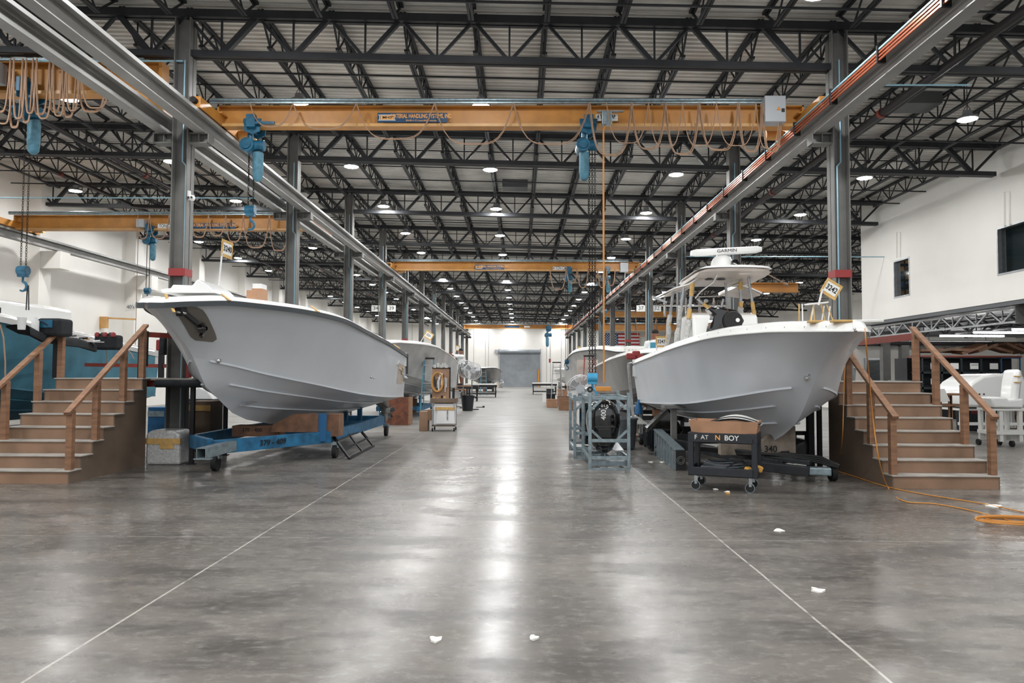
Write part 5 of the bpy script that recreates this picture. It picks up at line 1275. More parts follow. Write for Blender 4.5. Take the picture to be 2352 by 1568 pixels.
# ================================================================ ENGINE CRATE
def engine_crate(label, x0, x1, y0, y1, z1, parts=True):
    t = empty('engine_crate', ((x0 + x1) / 2, (y0 + y1) / 2, 0), label, 'crate')
    w = .055
    for x in (x0, x1 - w):
        for y in (y0, y1 - w):
            m = M(); m.box(x, x + w, y, y + w, .03, z1); m.build('post', 'galv', t, bevel=.004)
    for z in (.17, .46, z1 - .12):
        m = M()
        for y in (y0, y1 - w): m.box(x0 + w, x1 - w, y + .008, y + w - .008, z, z + w)
        for x in (x0, x1 - w):
            if z != .46: m.box(x + .008, x + w - .008, y0 + w, y1 - w, z, z + w)
        m.build('rail', 'galv', t, bevel=.003)
    m = M()
    for sx, xa in ((1, x0 + w), (-1, x1 - w)):
        m.bar((xa, y0 + .03, z1 - .28), (xa + sx * .17, y0 + .03, z1 - .12), .04, .03, up=(0, 1, 0)); m.bar((xa, y0 + .03, .66), (xa + sx * .17, y0 + .03, .5), .04, .03, up=(0, 1, 0))
    m.build('brace', 'galv', t)
    for ya in (y0 + .15, y1 - .25):
        m = M(); m.box(x0 + .03, x1 - .03, ya, ya + .1, .05, .13); m.build('base_slat', 'galv', t)
    for xa, xb in ((x0 + .2, x0 + .3), (x1 - .25, x1 - .35)):
        m = M(); m.bar((xa, y0 + .05, .2), (xb, y0 + .5, .2), .05, .02); m.build('diagonal_slat', 'galv', t)
    m = M(); m.box(x0, x1, y0, y0 + .03, .0, .03); m.build('foot_bar', 'galv', t)
    m = M(); m.prism([(x0 + .07, y0 + .3, .28), (x1 - .07, y0 + .3, .28), (x1 - .12, y0 + .8, .38), (x0 + .12, y0 + .8, .38)], (0, 0, .02)); m.build('tray', 'alu', t)
    return t
gx0, gx1 = 1.16, 1.87
ec = engine_crate('galvanised steel crate holding a black outboard engine beside the aisle', gx0, gx1, 12.6, 14.0, 1.30)
eo = empty('outboard_engine', ((gx0 + gx1) / 2, 13.0, .3), 'glossy black outboard engine marked 400 standing in the steel crate', 'engine')
cx_ = 1.45; m = M(); rows = []
prof = [(.36, .10, .16), (.44, .19, .2), (.60, .235, .24), (.80, .27, .27), (.98, .265, .28), (1.08, .22, .26), (1.15, .14, .2), (1.175, .05, .12), (1.178, .0, .0)]
pf = [(.26, .08, .14), (.34, .17, .18), (.48, .205, .22), (.64, .25, .26), (.84, .265, .28), (.98, .245, .28), (1.09, .195, .26), (1.15, .12, .2), (1.175, .04, .1), (1.178, .002, .005)]
for z, hw, hd in pf:
    ring = []
    for j in range(24):
        a_ = 2 * math.pi * j / 24; ca, sa = math.cos(a_), math.sin(a_); e = .62; hw_ = hw * 1.14
        ring.append((cx_ + hw_ * math.copysign(abs(ca) ** e, ca), 13.0 + hd * math.copysign(abs(sa) ** e, sa), z + .0))
    rows.append(ring)
m.grid(rows, closed=True); m.add(rows[0], [tuple(range(24))]); cw = m.build('cowling', 'black_gloss', eo, 50)
sb = cw.modifiers.new('s', 'SUBSURF'); sb.levels = 1; sb.render_levels = 1
m = M(); m.prism([(cx_ - .15, 12.73, .74), (cx_ + .15, 12.73, .74), (cx_ + .2, 12.73, .70), (cx_ - .2, 12.73, .70)], (0, .05, 0)); m.build('cowling_lip', 'black_gloss', eo, bevel=.005)
m = M(); m.box(cx_ - .12, cx_ + .12, 12.735, 12.76, .52, .68); m.build('lower_grille', 'black', eo, bevel=.02)
text('400', .085, 'sign_white', (cx_ - .02, 12.708, .92), cw, bold=.03, spin=math.pi / 2)
text('V10', .045, 'sign_white', (cx_ - .0, 12.728, 1.075), cw, bold=.02, sx=1.3, spin=math.pi)
for xx in (-.09, .09):
    m = M(); m.box(cx_ + xx - .006, cx_ + xx + .006, 12.74, 12.77, .45, .54); m.build('chrome_trim', 'chrome', eo)
m = M(); m.cyl((cx_, 13.1, .24), (cx_, 13.1, .4), .12, n=16); m.box(cx_ - .1, cx_ + .1, 13.1, 13.5, .3, .8); m.build('midsection', 'black', eo, bevel=.03)
ec2 = engine_crate('second galvanised engine crate just behind the near one', 1.02, 1.66, 14.2, 15.5, 1.22)
m = M(); m.box(1.16, 1.55, 14.4, 15.2, .25, 1.05); tag(m.build('outboard_engine', 'black_gloss', bevel=.12), 'black outboard engine standing in the rear crate', 'engine')
m = M(); c = Vector((1.19, 12.6, 1.35))
for r_ in (.045, .028): m.tube([(c.x + r_ * math.cos(t_), 12.63, 1.353 + r_ * math.sin(t_)) for t_ in [math.pi / 6 * k for k in range(12)]], .008, 6, closed=True)
tag(m.build('strap_roll', 'rubber'), 'small coil of black strap on top of the engine crate', 'coil')
# engine lying under the boat
t = empty('outboard_engine', (2.6, 14.9, 0), 'black outboard cowling lying on its side under the radar boat', 'engine')
a = at(1484, 1012, 15.0); m = M(); m.prism([(a.x, 14.9, .12), (a.x + .1, 14.9, .06), (a.x + .4, 14.9, .1), (a.x + .75, 14.9, .5), (a.x + .45, 14.9, .95), (a.x + .2, 14.9, .72), (a.x - .02, 14.9, .5)], (0, .45, 0)); m.build('cowling', 'black_gloss', t, bevel=.08)
# grey bin, blue bag, bench items behind
t = empty('trash_bin', (1.75 + .3, 16.3, 0), 'speckled grey bin behind the engine crate', 'bin'); m = M(); m.lathe((2.28, 16.2, 0), [(0, .02), (.22, .02), (.27, .62), (.29, .64), (.29, .67), (.26, .67), (.2, .1), (0, .1)], 20); m.build('body', 'grey_bin', t, 40)
# aluminium folded step lying down
t = empty('step_ladder', (2.7, 13.4, 0), 'folded grey metal step ladder lying on its side beside the cart', 'ladder')
A0, A1_ = onz(1553, 1080, 0), onz(1503, 1045, 0); dx_ = .16
B0_ = A0 + Vector((.13, .02, 0)); B1_ = A1_ + Vector((.13, .02, 0))
za, zb_2 = .34, .52
m = M(); m.prism([A0, A1_, A1_ + Vector((0, 0, zb_2)), A0 + Vector((0, 0, za))], (.012, 0, 0)); m.prism([B0_, B1_, B1_ + Vector((0, 0, zb_2)), B0_ + Vector((0, 0, za))], (.012, 0, 0)); m.build('side_rail', 'alu', t)
for k in range(8):
    f_ = (k + .5) / 8; p = A0.lerp(A1_, f_); h_ = za + (zb_2 - za) * f_; m = M(); m.bar(p + Vector((-.012, 0, .02)), p + Vector((-.012, 0, h_ - .02)), .03, .03); m.build('rung', 'galv', t)
m = M(); m.bar(A0 + Vector((.06, 0, za)), A1_ + Vector((.06, 0, zb_2)), .17, .025); m.bar(A0 + Vector((.075, 0, .015)), A1_ + Vector((.075, 0, .015)), .17, .02); m.build('edge_plate', 'galv', t)
m = M(); m.box(A0.x - .005, A0.x + .16, A0.y - .02, A0.y, .0, za); fp = m.build('end_cap', 'rubber', t)
m = M(); cc = Vector((A0.x + .075, A0.y - .025, .17))
for r_ in (.065, .04): m.tube([cc + Vector((r_ * math.cos(q_ * math.pi / 8), 0, r_ * math.sin(q_ * math.pi / 8))) for q_ in range(16)], .006, 6, closed=True)
m.build('round_marks', 'steel_col', fp)

# ================================================================ UTILITY CART
ct = empty('utility_cart', (2.95, 10.7, 0), 'black plastic utility cart marked BOY in front of the radar boat', 'cart')
rz_ = -.20; CR = Matrix.Rotation(rz_, 4, 'Z'); CL = onz(1598, 1124, 0); CRt = onz(1723, 1132, 0)
ux = Vector((CRt.x - CL.x, CRt.y - CL.y, 0)); Lc = ux.length + .20; ux.normalize(); uy = Vector((-ux.y, ux.x, 0)); O = CL - ux * .10 - uy * .03; Wc = .62; angc = math.atan2(ux.y, ux.x)
def cp(a_, b_, z): return O + ux * a_ + uy * b_ + Vector((0, 0, z))
def cbox(m, a0, a1, b0, b1, z0, z1): m.cb(cp((a0 + a1) / 2, (b0 + b1) / 2, (z0 + z1) / 2), (a1 - a0, b1 - b0, z1 - z0), rz=angc); return m
def tray(name, z, h):
    m = M(); cbox(m, 0, Lc, 0, Wc, z, z + .02)
    for a0, a1, b0, b1 in ((0, Lc, 0, .03), (0, Lc, Wc - .03, Wc), (0, .03, .03, Wc - .03), (Lc - .03, Lc, .03, Wc - .03)): cbox(m, a0, a1, b0, b1, z, z + h)
    return m.build(name, 'plastic_black', ct, bevel=.006)
st_ = tray('top_tray', .66, .14); tray('bottom_tray', .20, .12)
for a0 in (.0, Lc - .075):
    for b0 in (.0, Wc - .075):
        m = M(); cbox(m, a0, a0 + .075, b0, b0 + .075, .2, .74); m.build('post', 'plastic_black', ct, bevel=.01)
for a0 in (.10, Lc - .10):
    for b0 in (.03, Wc - .1):
        c = cp(a0, b0, .065); m = M(); m.cyl(c - uy * .018, c + uy * .018, .065, n=18); m.build('caster_wheel', 'rubber', ct, 40)
        m = M(); m.bar(c + Vector((0, 0, .02)), c + Vector((0, 0, .14)), .045, .05); m.build('caster_fork', 'alu', ct)
        m = M(); m.tube([c + uy * (.0) + Vector((0, 0, 0)) - uy * .02 + (ux * math.cos(q_ * .5236) + Vector((0, 0, 1)) * math.sin(q_ * .5236)) * .062 for q_ in range(12)], .006, 5, closed=True); m.build('caster_rim', 'galv', ct, 50)
text('N', .07, 'sign_orange', cp(Lc * .44, -.006, .735), st_, rz=angc, bold=.02)
text('BOY', .07, 'sign_white', cp(Lc * .64, -.006, .735), st_, rz=angc, bold=.02)
text('F', .065, 'sign_white', cp(Lc * .12, -.006, .735), st_, rz=angc); text('AT', .06, 'sign_white', cp(Lc * .25, -.006, .735), st_, rz=angc)
t = empty('cardboard_tray', cp(Lc / 2, Wc / 2, .8), 'open cardboard tray with faceted corners on top of the black cart', 'box')
m = M(); base = [cp(.03, .12, .8), cp(.2, .0, .8), cp(Lc - .22, .0, .8), cp(Lc - .02, .10, .8), cp(Lc - .02, .58, .8), cp(.05, .6, .8)]
c_ = sum(base, Vector()) / 6
rows = [[p for p in base], [c_ + (p - c_) * 1.08 + Vector((0, 0, .165)) for p in base], [c_ + (p - c_) * 1.05 + Vector((0, 0, .165)) for p in base], [c_ + (p - c_) * .97 + Vector((0, 0, .01)) for p in base]]
m.grid(rows, closed=True); m.add(base, [tuple(range(6))]); m.add([p + Vector((0, 0, .012)) for p in base], [tuple(range(5, -1, -1))]); m.build('tray', 'cardboard', t)
t = empty('rolled_hatch', cp(Lc / 2, .3, .95), 'white curved cover with black edge lying in the cardboard tray', 'cover')
m = M(); rows = [[cp(.25 + .72 * i / 10 * (1), .1 + .4 * j / 5, .93 + .11 * math.sin(math.pi * i / 10) * (.6 + .4 * j / 5)) for i in range(11)] for j in range(6)]; m.grid(rows); m.grid([[p - Vector((0, 0, .02)) for p in r] for r in rows], flip=True); m.build('cover', 'gel_soft', t, 60)
m = M(); m.tube([p for p in rows[0]], .012, 6); m.tube([p + Vector((0, 0, .005)) for p in rows[2]], .01, 6); m.build('edge_seal', 'rubber', t, 60)
t = empty('hose_coil', cp(.45, .3, .22), 'coiled black rubber hoses on the bottom shelf of the cart', 'hose')
for k in range(6):
    r1, r2 = .35 - .016 * k, .20 - .010 * k; cz_ = .25 + .026 * k; m = M()
    m.tube([cp(.46 + r1 * math.cos(q_ * math.pi / 10) + .02 * (k % 2), .30 + r2 * math.sin(q_ * math.pi / 10), cz_ + .012 * math.sin(q_ * .9 + k)) for q_ in range(20)], .017, 7, closed=True); m.build('hose_loop', 'rub_rail' if k % 2 else 'hose_grey', t, 60)
m = M(); m.tube([cp(.5, .12, .3), cp(.62, .16, .40), cp(.72, .2, .42), cp(.78, .22, .36), cp(.7, .15, .30)], .014, 8); m.build('hose_end', 'rubber', t, 60)
for i, (a_, b_) in enumerate(((.80, .08), (.93, .3))):
    m = M(); m.cb(cp(a_, b_, .30), (.1, .08, .09), rz=.5 + i, rx=.4); tag(m.build('glove', 'gold_box', bevel=.02), 'yellow crumpled glove on the %s of the cart bottom shelf' % ('front right' if i == 0 else 'rear right'), 'glove')
# litter on the floor
for i, (px, py, w_, mt_, lb) in enumerate(((1000, 1470, .07, 'paper', 'white paper scrap on the floor at the bottom centre-left'), (1225, 1466, .05, 'paper', 'small white scrap on the floor at the bottom centre'),
     (1878, 1357, .08, 'paper', 'white paper scrap on the floor near the right joint line'), (1790, 1219, .10, 'paper', 'flat pale scrap on the floor in front of the cart'), (1645, 1124, .07, 'paper', 'torn white scrap under the front of the cart'),
     (1672, 1130, .07, 'paper', 'white and yellow scrap on the floor at the front of the cart'), (1495, 1062, .09, 'paper', 'crumpled clear wrap on the floor by the step ladder, left piece'), (1520, 1062, .09, 'paper', 'crumpled clear wrap on the floor by the step ladder, right piece'),
     (2278, 1162, .16, 'paper', 'white rag on the floor beside the orange cord'), (2290, 1162, .10, 'paper', 'small white rag corner next to the larger floor rag'))):
    a = onz(px, py, 0); m = M(); n = 9; rows = []
    ring = [(a.x + w_ * (.5 + .25 * math.sin(k * 2.3 + i)) * math.cos(k * 2 * math.pi / n), a.y + w_ * (.5 + .2 * math.cos(k * 1.7 + i)) * math.sin(k * 2 * math.pi / n) * 1.3, .004 + .012 * abs(math.sin(k * 1.9 + i))) for k in range(n)]
    m.add(ring + [(a.x, a.y, .02)], [(k, (k + 1) % n, n) for k in range(n)]); m.add([(x, y, .001) for x, y, z in ring], [tuple(range(n - 1, -1, -1))]); m.grid([ring, [(x, y, .001) for x, y, z in ring]], closed=True)
    tag(m.build('paper_scrap', mt_), lb, 'litter')
m = M(); a = onz(1672, 1134, 0); m.cb((a.x, a.y, .01), (.05, .05, .02)); tag(m.build('tape_scrap', 'gold_box', bevel=.005), 'tiny yellow scrap on the floor in front of the cart', 'litter')
# orange cords
def drape(name, pts, r, mt, label):
    # Catmull-Rom through points
    P = [Vector(p) for p in pts]; P = [P[0]] + P + [P[-1]]; out = []
    for i in range(1, len(P) - 2):
        for k in range(8):
            t_ = k / 8; a, b, c, d = P[i - 1], P[i], P[i + 1], P[i + 2]
            out.append(.5 * ((2 * b) + (c - a) * t_ + (2 * a - 5 * b + 4 * c - d) * t_ * t_ + (3 * b - a - 3 * c + d) * t_ ** 3))
    out.append(P[-2]); m = M(); m.tube(out, r, 6); return tag(m.build(name, mt, smooth=60), label, 'cord')
fl = lambda px, py: onz(px, py, .012)
drape('extension_cord', [at(1945, 741, 9.6), at(1975, 742, 9.3), at(1986, 757, 9.05), at(1990, 800, 9.05), at(1997, 870, 9.6), at(2005, 960, 9.9), at(2020, 1060, 9.9), fl(2040, 1120), fl(2075, 1150), fl(2150, 1157), fl(2230, 1172), fl(2300, 1190), fl(2352, 1202)], .008, 'cable_orange', 'orange extension cord hanging from the right boat bow and running over the floor')
drape('extension_cord', [at(1942, 812, 11.9), at(1938, 900, 11.6), at(1935, 1000, 11.5), fl(1928, 1070), fl(1922, 1080), fl(1960, 1093), fl(2040, 1118), fl(2130, 1136), fl(2255, 1156), fl(2352, 1176)], .008, 'cable_orange', 'darker orange cord along the side of the right stairs onto the floor')
t = empty('cord_coil', onz(2325, 1193, 0), 'loose coil of orange cord on the floor at the right edge', 'cord')
for k in range(6):
    c = onz(2318 + (k % 3) * 8, 1192 + (k % 2) * 3, .012 + k * .012); m = M(); m.tube([(c.x + (.26 + .03 * k) * math.cos(q_ * .3142), c.y + (.13 + .02 * k) * math.sin(q_ * .3142), c.z) for q_ in range(20)], .009, 6, closed=True); m.build('cord_loop', 'cable_orange', t, 60)
# ================================================================ BACKGROUND THINGS
def step_ladder(label, c, h, w, mt, top='black', rz=0.0, rear=None, steps=6, dep=.5):
    t = empty('step_ladder', c, label, 'ladder')
    R = Matrix.Rotation(rz, 3, 'Z'); c = Vector(c)
    def L(x, y, z): return c + R @ Vector((x, y, z))
    tw = w * .62
    for s in (-1, 1):
        m = M(); m.bar(L(s * w / 2, 0, 0), L(s * tw / 2, dep * .5, h), .035, .06); m.build('front_rail', mt, t)
        m = M(); m.bar(L(s * w * .46, dep * 1.5, 0), L(s * tw * .46, dep * .62, h * .96), .03, .04); m.build('rear_rail', rear or mt, t)
    for k in range(steps):
        f_ = (k + 1) / (steps + .7); m = M(); ww = (w + (tw - w) * f_) / 2
        m.bar(L(-ww, dep * .5 * f_ + .0, h * f_), L(ww, dep * .5 * f_, h * f_), .09, .03); m.build('step', 'alu', t)
    m = M()
    for f_ in (.25, .55, .8): ww = w * .46 * (1 - f_ * .38); m.bar(L(-ww, dep * 1.5 - dep * .88 * f_, h * f_), L(ww, dep * 1.5 - dep * .88 * f_, h * f_), .02, .02)
    m.build('rear_brace', 'alu', t)
    m = M(); m.cb(L(0, dep * .55, h + .02), (tw + .06, .16, .06), rz=rz); m.build('top_cap', top, t, bevel=.01)
    return t
a = onz(985, 963, 0); step_ladder('pale blue step ladder beside the second left boat', (a.x - .05, a.y, 0), 2.15, .55, 'ladder_blue', 'black')
a = onz(1279, 932, 0); step_ladder('aluminium step ladder on the right side of the aisle', (a.x, a.y, 0), 2.22, .62, 'alu', 'black')
a = onz(1357, 925, 0); step_ladder('red step ladder behind the hanging hook', (at(1354, 860, 28.0).x, 28.0, 0), 2.3, .55, 'ladder_red', 'black')
a = onz(1110, 908, 0); step_ladder('small pale blue step ladder far along the left side of the aisle', (a.x, a.y, 0), 1.95, .55, 'ladder_blue', 'black')
def drum_fan(label, c, r, h, yaw=0.0, stand=True):
    """c = base on the floor, fan ring centre at height h"""
    t = empty('pedestal_fan', c, label, 'fan'); c = Vector(c); R = Matrix.Rotation(yaw, 3, 'Z'); hc = c + Vector((0, 0, h))
    def L(x, y, z): return hc + R @ Vector((x, y, z))
    m = M()
    for y_, rr in ((-.12, r * .97), (.0, r), (.14, r * .9)): m.tube([L(rr * math.cos(k * math.pi / 14), y_, rr * math.sin(k * math.pi / 14)) for k in range(28)], .011, 5, closed=True)
    for k in range(44):
        q_ = k * math.pi / 22; ca, sa = math.cos(q_), math.sin(q_)
        m.tube([L(.1 * ca, -.2, .1 * sa), L(r * .7 * ca, -.19, r * .7 * sa), L(r * .97 * ca, -.12, r * .97 * sa)], .0035, 3)
        if k % 2 == 0: m.tube([L(r * .97 * ca, -.12, r * .97 * sa), L(r * ca, 0, r * sa), L(r * .9 * ca, .14, r * .9 * sa), L(.1 * ca, .2, .1 * sa)], .0035, 3)
    for rr in (.3, .5, .7): m.tube([L(rr * r * math.cos(k * math.pi / 12), -.195, rr * r * math.sin(k * math.pi / 12)) for k in range(24)], .003, 3, closed=True)
    m.build('cage', 'fan_cage', t)
    m = M()
    for k in range(3):
        q_ = k * 2.094 + .4; rows = []
        for i in range(5):
            ri = .12 * r / .4 + (r * .88 - .12) * i / 4; wd_ = .35 * (1 - .2 * i / 4)
            rows.append([L(ri * math.cos(q_ + d), -.04 + .1 * d, ri * math.sin(q_ + d)) for d in (-wd_, -wd_ / 2, 0, wd_ / 2, wd_)])
        m.grid(rows); m.grid([[p + Vector((0, .006, 0)) for p in rr_] for rr_ in rows], flip=True)
    m.build('blade', 'alu', t, 60)
    m = M(); m.cyl(L(0, -.05, 0), L(0, .25, 0), .09, n=14); m.cyl(L(0, -.21, 0), L(0, -.19, 0), .1, n=14); m.build('motor', 'box_grey', t, 40)
    m = M(); m.cyl(c + R @ Vector((0, .2, .04)), L(0, .2, 0), .025, n=8); m.build('pole', 'steel_col', t)
    m = M(); m.cyl(c + Vector((0, .2, 0)), c + Vector((0, .2, .04)), .28, n=20); m.build('base', 'steel_dark', t)
    return t
a = at(1086, 852, 33.5); a2 = at(1086, 876, 33.5)
drum_fan('large round pedestal fan beside the man in the white shirt', (a.x, 33.5, 0), .40, a.z, .25)
drum_fan('second large round fan just behind the first one on the left side', (a.x - .45, 35.0, 0), .42, a.z + .1, .6)
a = at(1335, 893, 18.0); drum_fan('large round pedestal fan behind the engine crate', (a.x + .0, 18.0, 0), .34, a.z, -.2)
a = at(1054, 827, 60); drum_fan('small fan far away near the last left columns', (a.x + .2, 60, 0), .35, a.z + .1, .2)
a = at(1150, 884, 90); drum_fan('low round fan at the left foot of the rolling door', (a.x, 90, 0), .42, .55, 0)

# brown wooden crate, tool cart with pegboard
a = onz(884, 976, 0); b = onz(945, 974, 0)
t = empty('wooden_crate', ((a.x + b.x) / 2, a.y + .3, 0), 'brown plywood crate at the stern of the large left boat', 'crate')
m = M(); m.box(a.x, b.x - .04, a.y, a.y + .7, 0, .87); m.build('body', 'crate_red', t, bevel=.006)
m = M(); m.box(b.x - .04, b.x, a.y, a.y + .7, 0, .87); m.build('end_frame', 'wood', t, bevel=.004)
for i, (dx_, hh, mt_) in enumerate(((-.1, .2, 'cardboard'), (.05, .12, 'black'))):
    m = M(); m.cb((b.x - .2 + dx_, a.y + .2 + .1 * i, .87 + hh / 2), (.14, .14, hh), rz=.3 * i); tag(m.build('jar' if i else 'paper_roll', mt_, bevel=.01), ['brown paper roll standing on the brown crate', 'small black jar on the brown crate'][i], 'container')
a = onz(1021, 988, 0); cy0 = a.y - .4; cx0 = a.x
t = empty('tool_cart', (cx0, cy0 + .3, 0), 'workshop cart with brown pegboard back and hanging tools', 'cart')
x0, x1 = cx0 - .32, cx0 + .33
m = M(); m.box(x0, x1, cy0, cy0 + .6, .14, .18); m.box(x0 - .04, x1 + .04, cy0 - .04, cy0 + .64, .80, .84)
for u0, u1, v0, v1 in ((x0 - .04, x1 + .04, cy0 - .04, cy0 - .02), (x0 - .04, x0 - .02, cy0, cy0 + .6), (x1 + .02, x1 + .04, cy0, cy0 + .6)): m.box(u0, u1, v0, v1, .84, .93)
m.build('tray', 'ply_dark', t, bevel=.004)
for xx in (x0, x1 - .04):
    for yy in (cy0, cy0 + .56):
        m = M(); m.box(xx, xx + .04, yy, yy + .04, .14, .8); m.build('leg', 'alu', t)
        m = M(); m.cyl((xx, yy + .02, .05), (xx + .035, yy + .02, .05), .05, n=14); m.build('caster', 'rubber', t, 40)
m = M(); m.box(x0 + .05, x1 - .02, cy0 + .02, cy0 + .55, .18, .78); m.build('white_bin', 'plastic_white', t, bevel=.01)
m = M(); m.prism([(x0 + .12, cy0 - .03, .22), (x1 + .0, cy0 - .03, .22), (x1 - .02, cy0 - .015, .66), (x0 + .16, cy0 - .015, .66)], (0, .03, 0)); wb = m.build('white_bag', 'plastic_white', t)
m = M(); m.box(x0 + .10, x1 - .01, cy0 - .036, cy0 - .01, .60, .68); m.build('yellow_band', 'tape_yellow', t)
text('MERCURY', .045, 'ink', (cx0 + .12, cy0 - .034, .45), wb, spin=-math.pi / 2)
m = M(); m.box(x0 - .06, x0 + .44, cy0 + .5, cy0 + .54, .84, 1.78); pb = m.build('pegboard', 'under_hard', t)
pb.data.materials.clear(); pb.data.materials.append(MATS['ply'])
m = M(); m.box(x0 + .44, x0 + .47, cy0 + .48, cy0 + .56, .84, 1.78); m.box(x0 - .06, x0 + .47, cy0 + .48, cy0 + .56, 1.77, 1.80); m.build('board_frame', 'rack_black', t)
cc = Vector((x0 + .10, cy0 + .46, 1.38))
for k in range(4):
    m = M(); m.tube([cc + Vector(((.14 + .012 * k) * math.cos(q_ * .3927), -.01 * k, (.25 + .012 * k) * math.sin(q_ * .3927))) for q_ in range(16)], .010, 5, closed=True); m.build('hose_loop', 'tape_yellow' if k % 2 else 'cable_orange', t, 60)
random.seed(11)
for k in range(9):
    m = M(); xx = x0 + .0 + k * .045 + random.uniform(-.02, .02); z1_ = random.uniform(1.4, 1.7); m.bar((xx, cy0 + .47, z1_), (xx + random.uniform(-.03, .03), cy0 + .47, z1_ - random.uniform(.2, .45)), .03, .03); m.build('hanging_tool', random.choice(['wrap', 'plastic_white', 'chrome', 'red', 'steel_dark']), t)
for k in range(8):
    m = M(); xx = x0 + .04 + k * .075; hh = random.uniform(.05, .16); m.cb((xx, cy0 + random.uniform(.05, .35), .84 + hh / 2 + .004), (.06, .06, hh), rz=random.uniform(0, 1)); m.build('tray_item', random.choice(['cable_orange', 'black', 'tape_yellow', 'plastic_white', 'red']), t)
for k in range(5):
    m = M(); m.cb((x0 + .02 + k * .085, cy0 + .5, 1.83 + .03 * (k % 2)), (.08, .08, .09 + .04 * (k % 2)), rz=.3 * k); m.build('top_item', 'wrap', t)
m = M(); m.box(x0 - .36, x0 - .12, cy0 + .05, cy0 + .45, .0, .55); m.box(x0 - .14, x0 + .0, cy0 + .1, cy0 + .4, .3, .6); tag(m.build('wood_bracket', 'ply', bevel=.006), 'notched timber block on the floor beside the pegboard cart', 'block')
# trash can, boxes, benches on the left side
a = onz(1074, 943, 0); m = M(); m.lathe((a.x, a.y, 0), [(0, .01), (.23, .01), (.29, .62), (.31, .62), (.32, .68), (.29, .68), (.24, .1), (0, .1)], 22)
t = tag(m.build('trash_can', 'plastic_black', smooth=40), 'round black trash can on the left side of the aisle', 'trash can')
for s in (-1, 1):
    m = M(); m.tube([(a.x + s * .29, a.y - .07, .6), (a.x + s * .36, a.y - .06, .54), (a.x + s * .36, a.y + .06, .54), (a.x + s * .29, a.y + .07, .6)], .012, 6)
    o = m.build('handle', 'plastic_black', t)
a = onz(1108, 936, 0); m = M(); m.bar((a.x - .3, a.y, .02), (a.x + .05, a.y + .1, .02), .05, .03); m.cyl((a.x + .0, a.y + .1, .04), (a.x + .1, a.y + .1, .04), .05); tag(m.build('floor_tool', 'steel_dark'), 'small tool lying on the floor right of the black trash can', 'tool')
a = onz(1052, 922, 0); bx = a.x; by = 37.0
t = empty('work_bench', (-3.3, by, 0), 'pale work bench with tools where the man in white stands', 'bench')
m = M(); m.box(-3.9, -2.75, by, by + .9, .80, .86); m.build('top', 'wood', t)
for xx in (-3.85, -2.85):
    for yy in (by + .02, by + .8): m = M(); m.box(xx, xx + .08, yy, yy + .08, 0, .8); m.build('leg', 'wood', t)
m = M(); m.box(-3.7, -2.9, by + .05, by + .8, .1, .75); m.build('storage_box', 'plastic_white', t, bevel=.01)
m = M(); m.lathe((-2.75 - .1, by - .02, .62), [(0, 0), (.12, 0), (.12, .03)], 16, axis='Y'); m.build('fan_port', 'steel_col', t)
for i, (px, py, Y, w_, l_, lb) in enumerate(((1105, 876, 52, 2.2, 1.0, 'white topped rolling table far along the left side'), (1251, 876, 60, 2.0, 1.2, 'white topped rolling table far along the right side'), (1075, 884, 44, 1.2, .9, 'dark rolling tool cart behind the black trash can'))):
    a = at(px, py, Y); t = empty('rolling_table', (a.x, Y, 0), lb, 'table')
    m = M(); m.box(a.x - w_ / 2, a.x + w_ / 2, Y, Y + l_, .86, .96); m.build('top', 'gel_white' if i < 2 else 'black', t, bevel=.02)
    m = M(); m.box(a.x - w_ / 2, a.x + w_ / 2, Y, Y + l_, .72, .86); m.build('apron', 'rack_black', t)
    for xx in (a.x - w_ / 2 + .05, a.x + w_ / 2 - .12):
        for yy in (Y + .05, Y + l_ - .1): m = M(); m.box(xx, xx + .06, yy, yy + .06, .12, .74); m.build('leg', 'rack_black', t)
        m = M(); m.cyl((xx, Y + .08, .08), (xx + .05, Y + .08, .08), .08, n=12); m.cyl((xx, Y + l_ - .08, .08), (xx + .05, Y + l_ - .08, .08), .08, n=12); m.build('caster', 'rubber', t)
    m = M(); m.box(a.x - w_ / 2 + .05, a.x + w_ / 2 - .05, Y + .05, Y + l_ - .05, .2, .28); m.build('lower_shelf', 'rack_black', t)
# clutter on the right side of the aisle behind the ladder
random.seed(5)
items = [('cardboard', .5, .45, .4, 'brown carton'), ('black', .45, .45, .6, 'black bin'), ('crate_brown', .6, .5, .5, 'reddish wooden box'), ('cardboard', .5, .5, .8, 'tall brown carton'), ('plastic_white', .4, .4, .5, 'white tub'), ('wood', .7, .5, .55, 'timber box'), ('red', .35, .3, .4, 'red tool box'), ('plastic_black', .45, .45, .7, 'dark grey bin')]
spots = [(1.55, 36.2), (1.6, 38.6), (2.2, 37.5), (2.3, 40), (1.5, 42.5), (2.1, 33.5), (2.5, 43), (1.9, 47)]
for (mt_, w_, l_, h_, nm), (x, y) in zip(items, spots):
    m = M(); m.box(x - w_ / 2, x + w_ / 2, y, y + l_, 0, h_); o = m.build('storage_box', mt_, bevel=.015)
    tag(o, '%s on the right side of the aisle, %s' % (nm, 'behind the aluminium ladder' if y > 35 and y < 43 else ('before the aluminium ladder' if y < 35 else 'far past the aluminium ladder')), 'box')
    m = M(); m.box(x - w_ / 2 - .01, x + w_ / 2 + .01, y - .01, y + l_ + .01, h_ - .03, h_ + .01); m.build('lid', mt_, o)
t = empty('work_bench', (1.95, 19.5, 0), 'long work bench with cartons under the radar boat stern', 'bench')
m = M(); m.box(1.7, 3.0, 17.95, 18.75, .80, .85); m.build('top', 'alu', t)
for xx in (1.75, 2.9):
    for yy in (18.0, 18.65): m = M(); m.box(xx, xx + .05, yy, yy + .05, 0, .8); m.build('leg', 'alu', t)
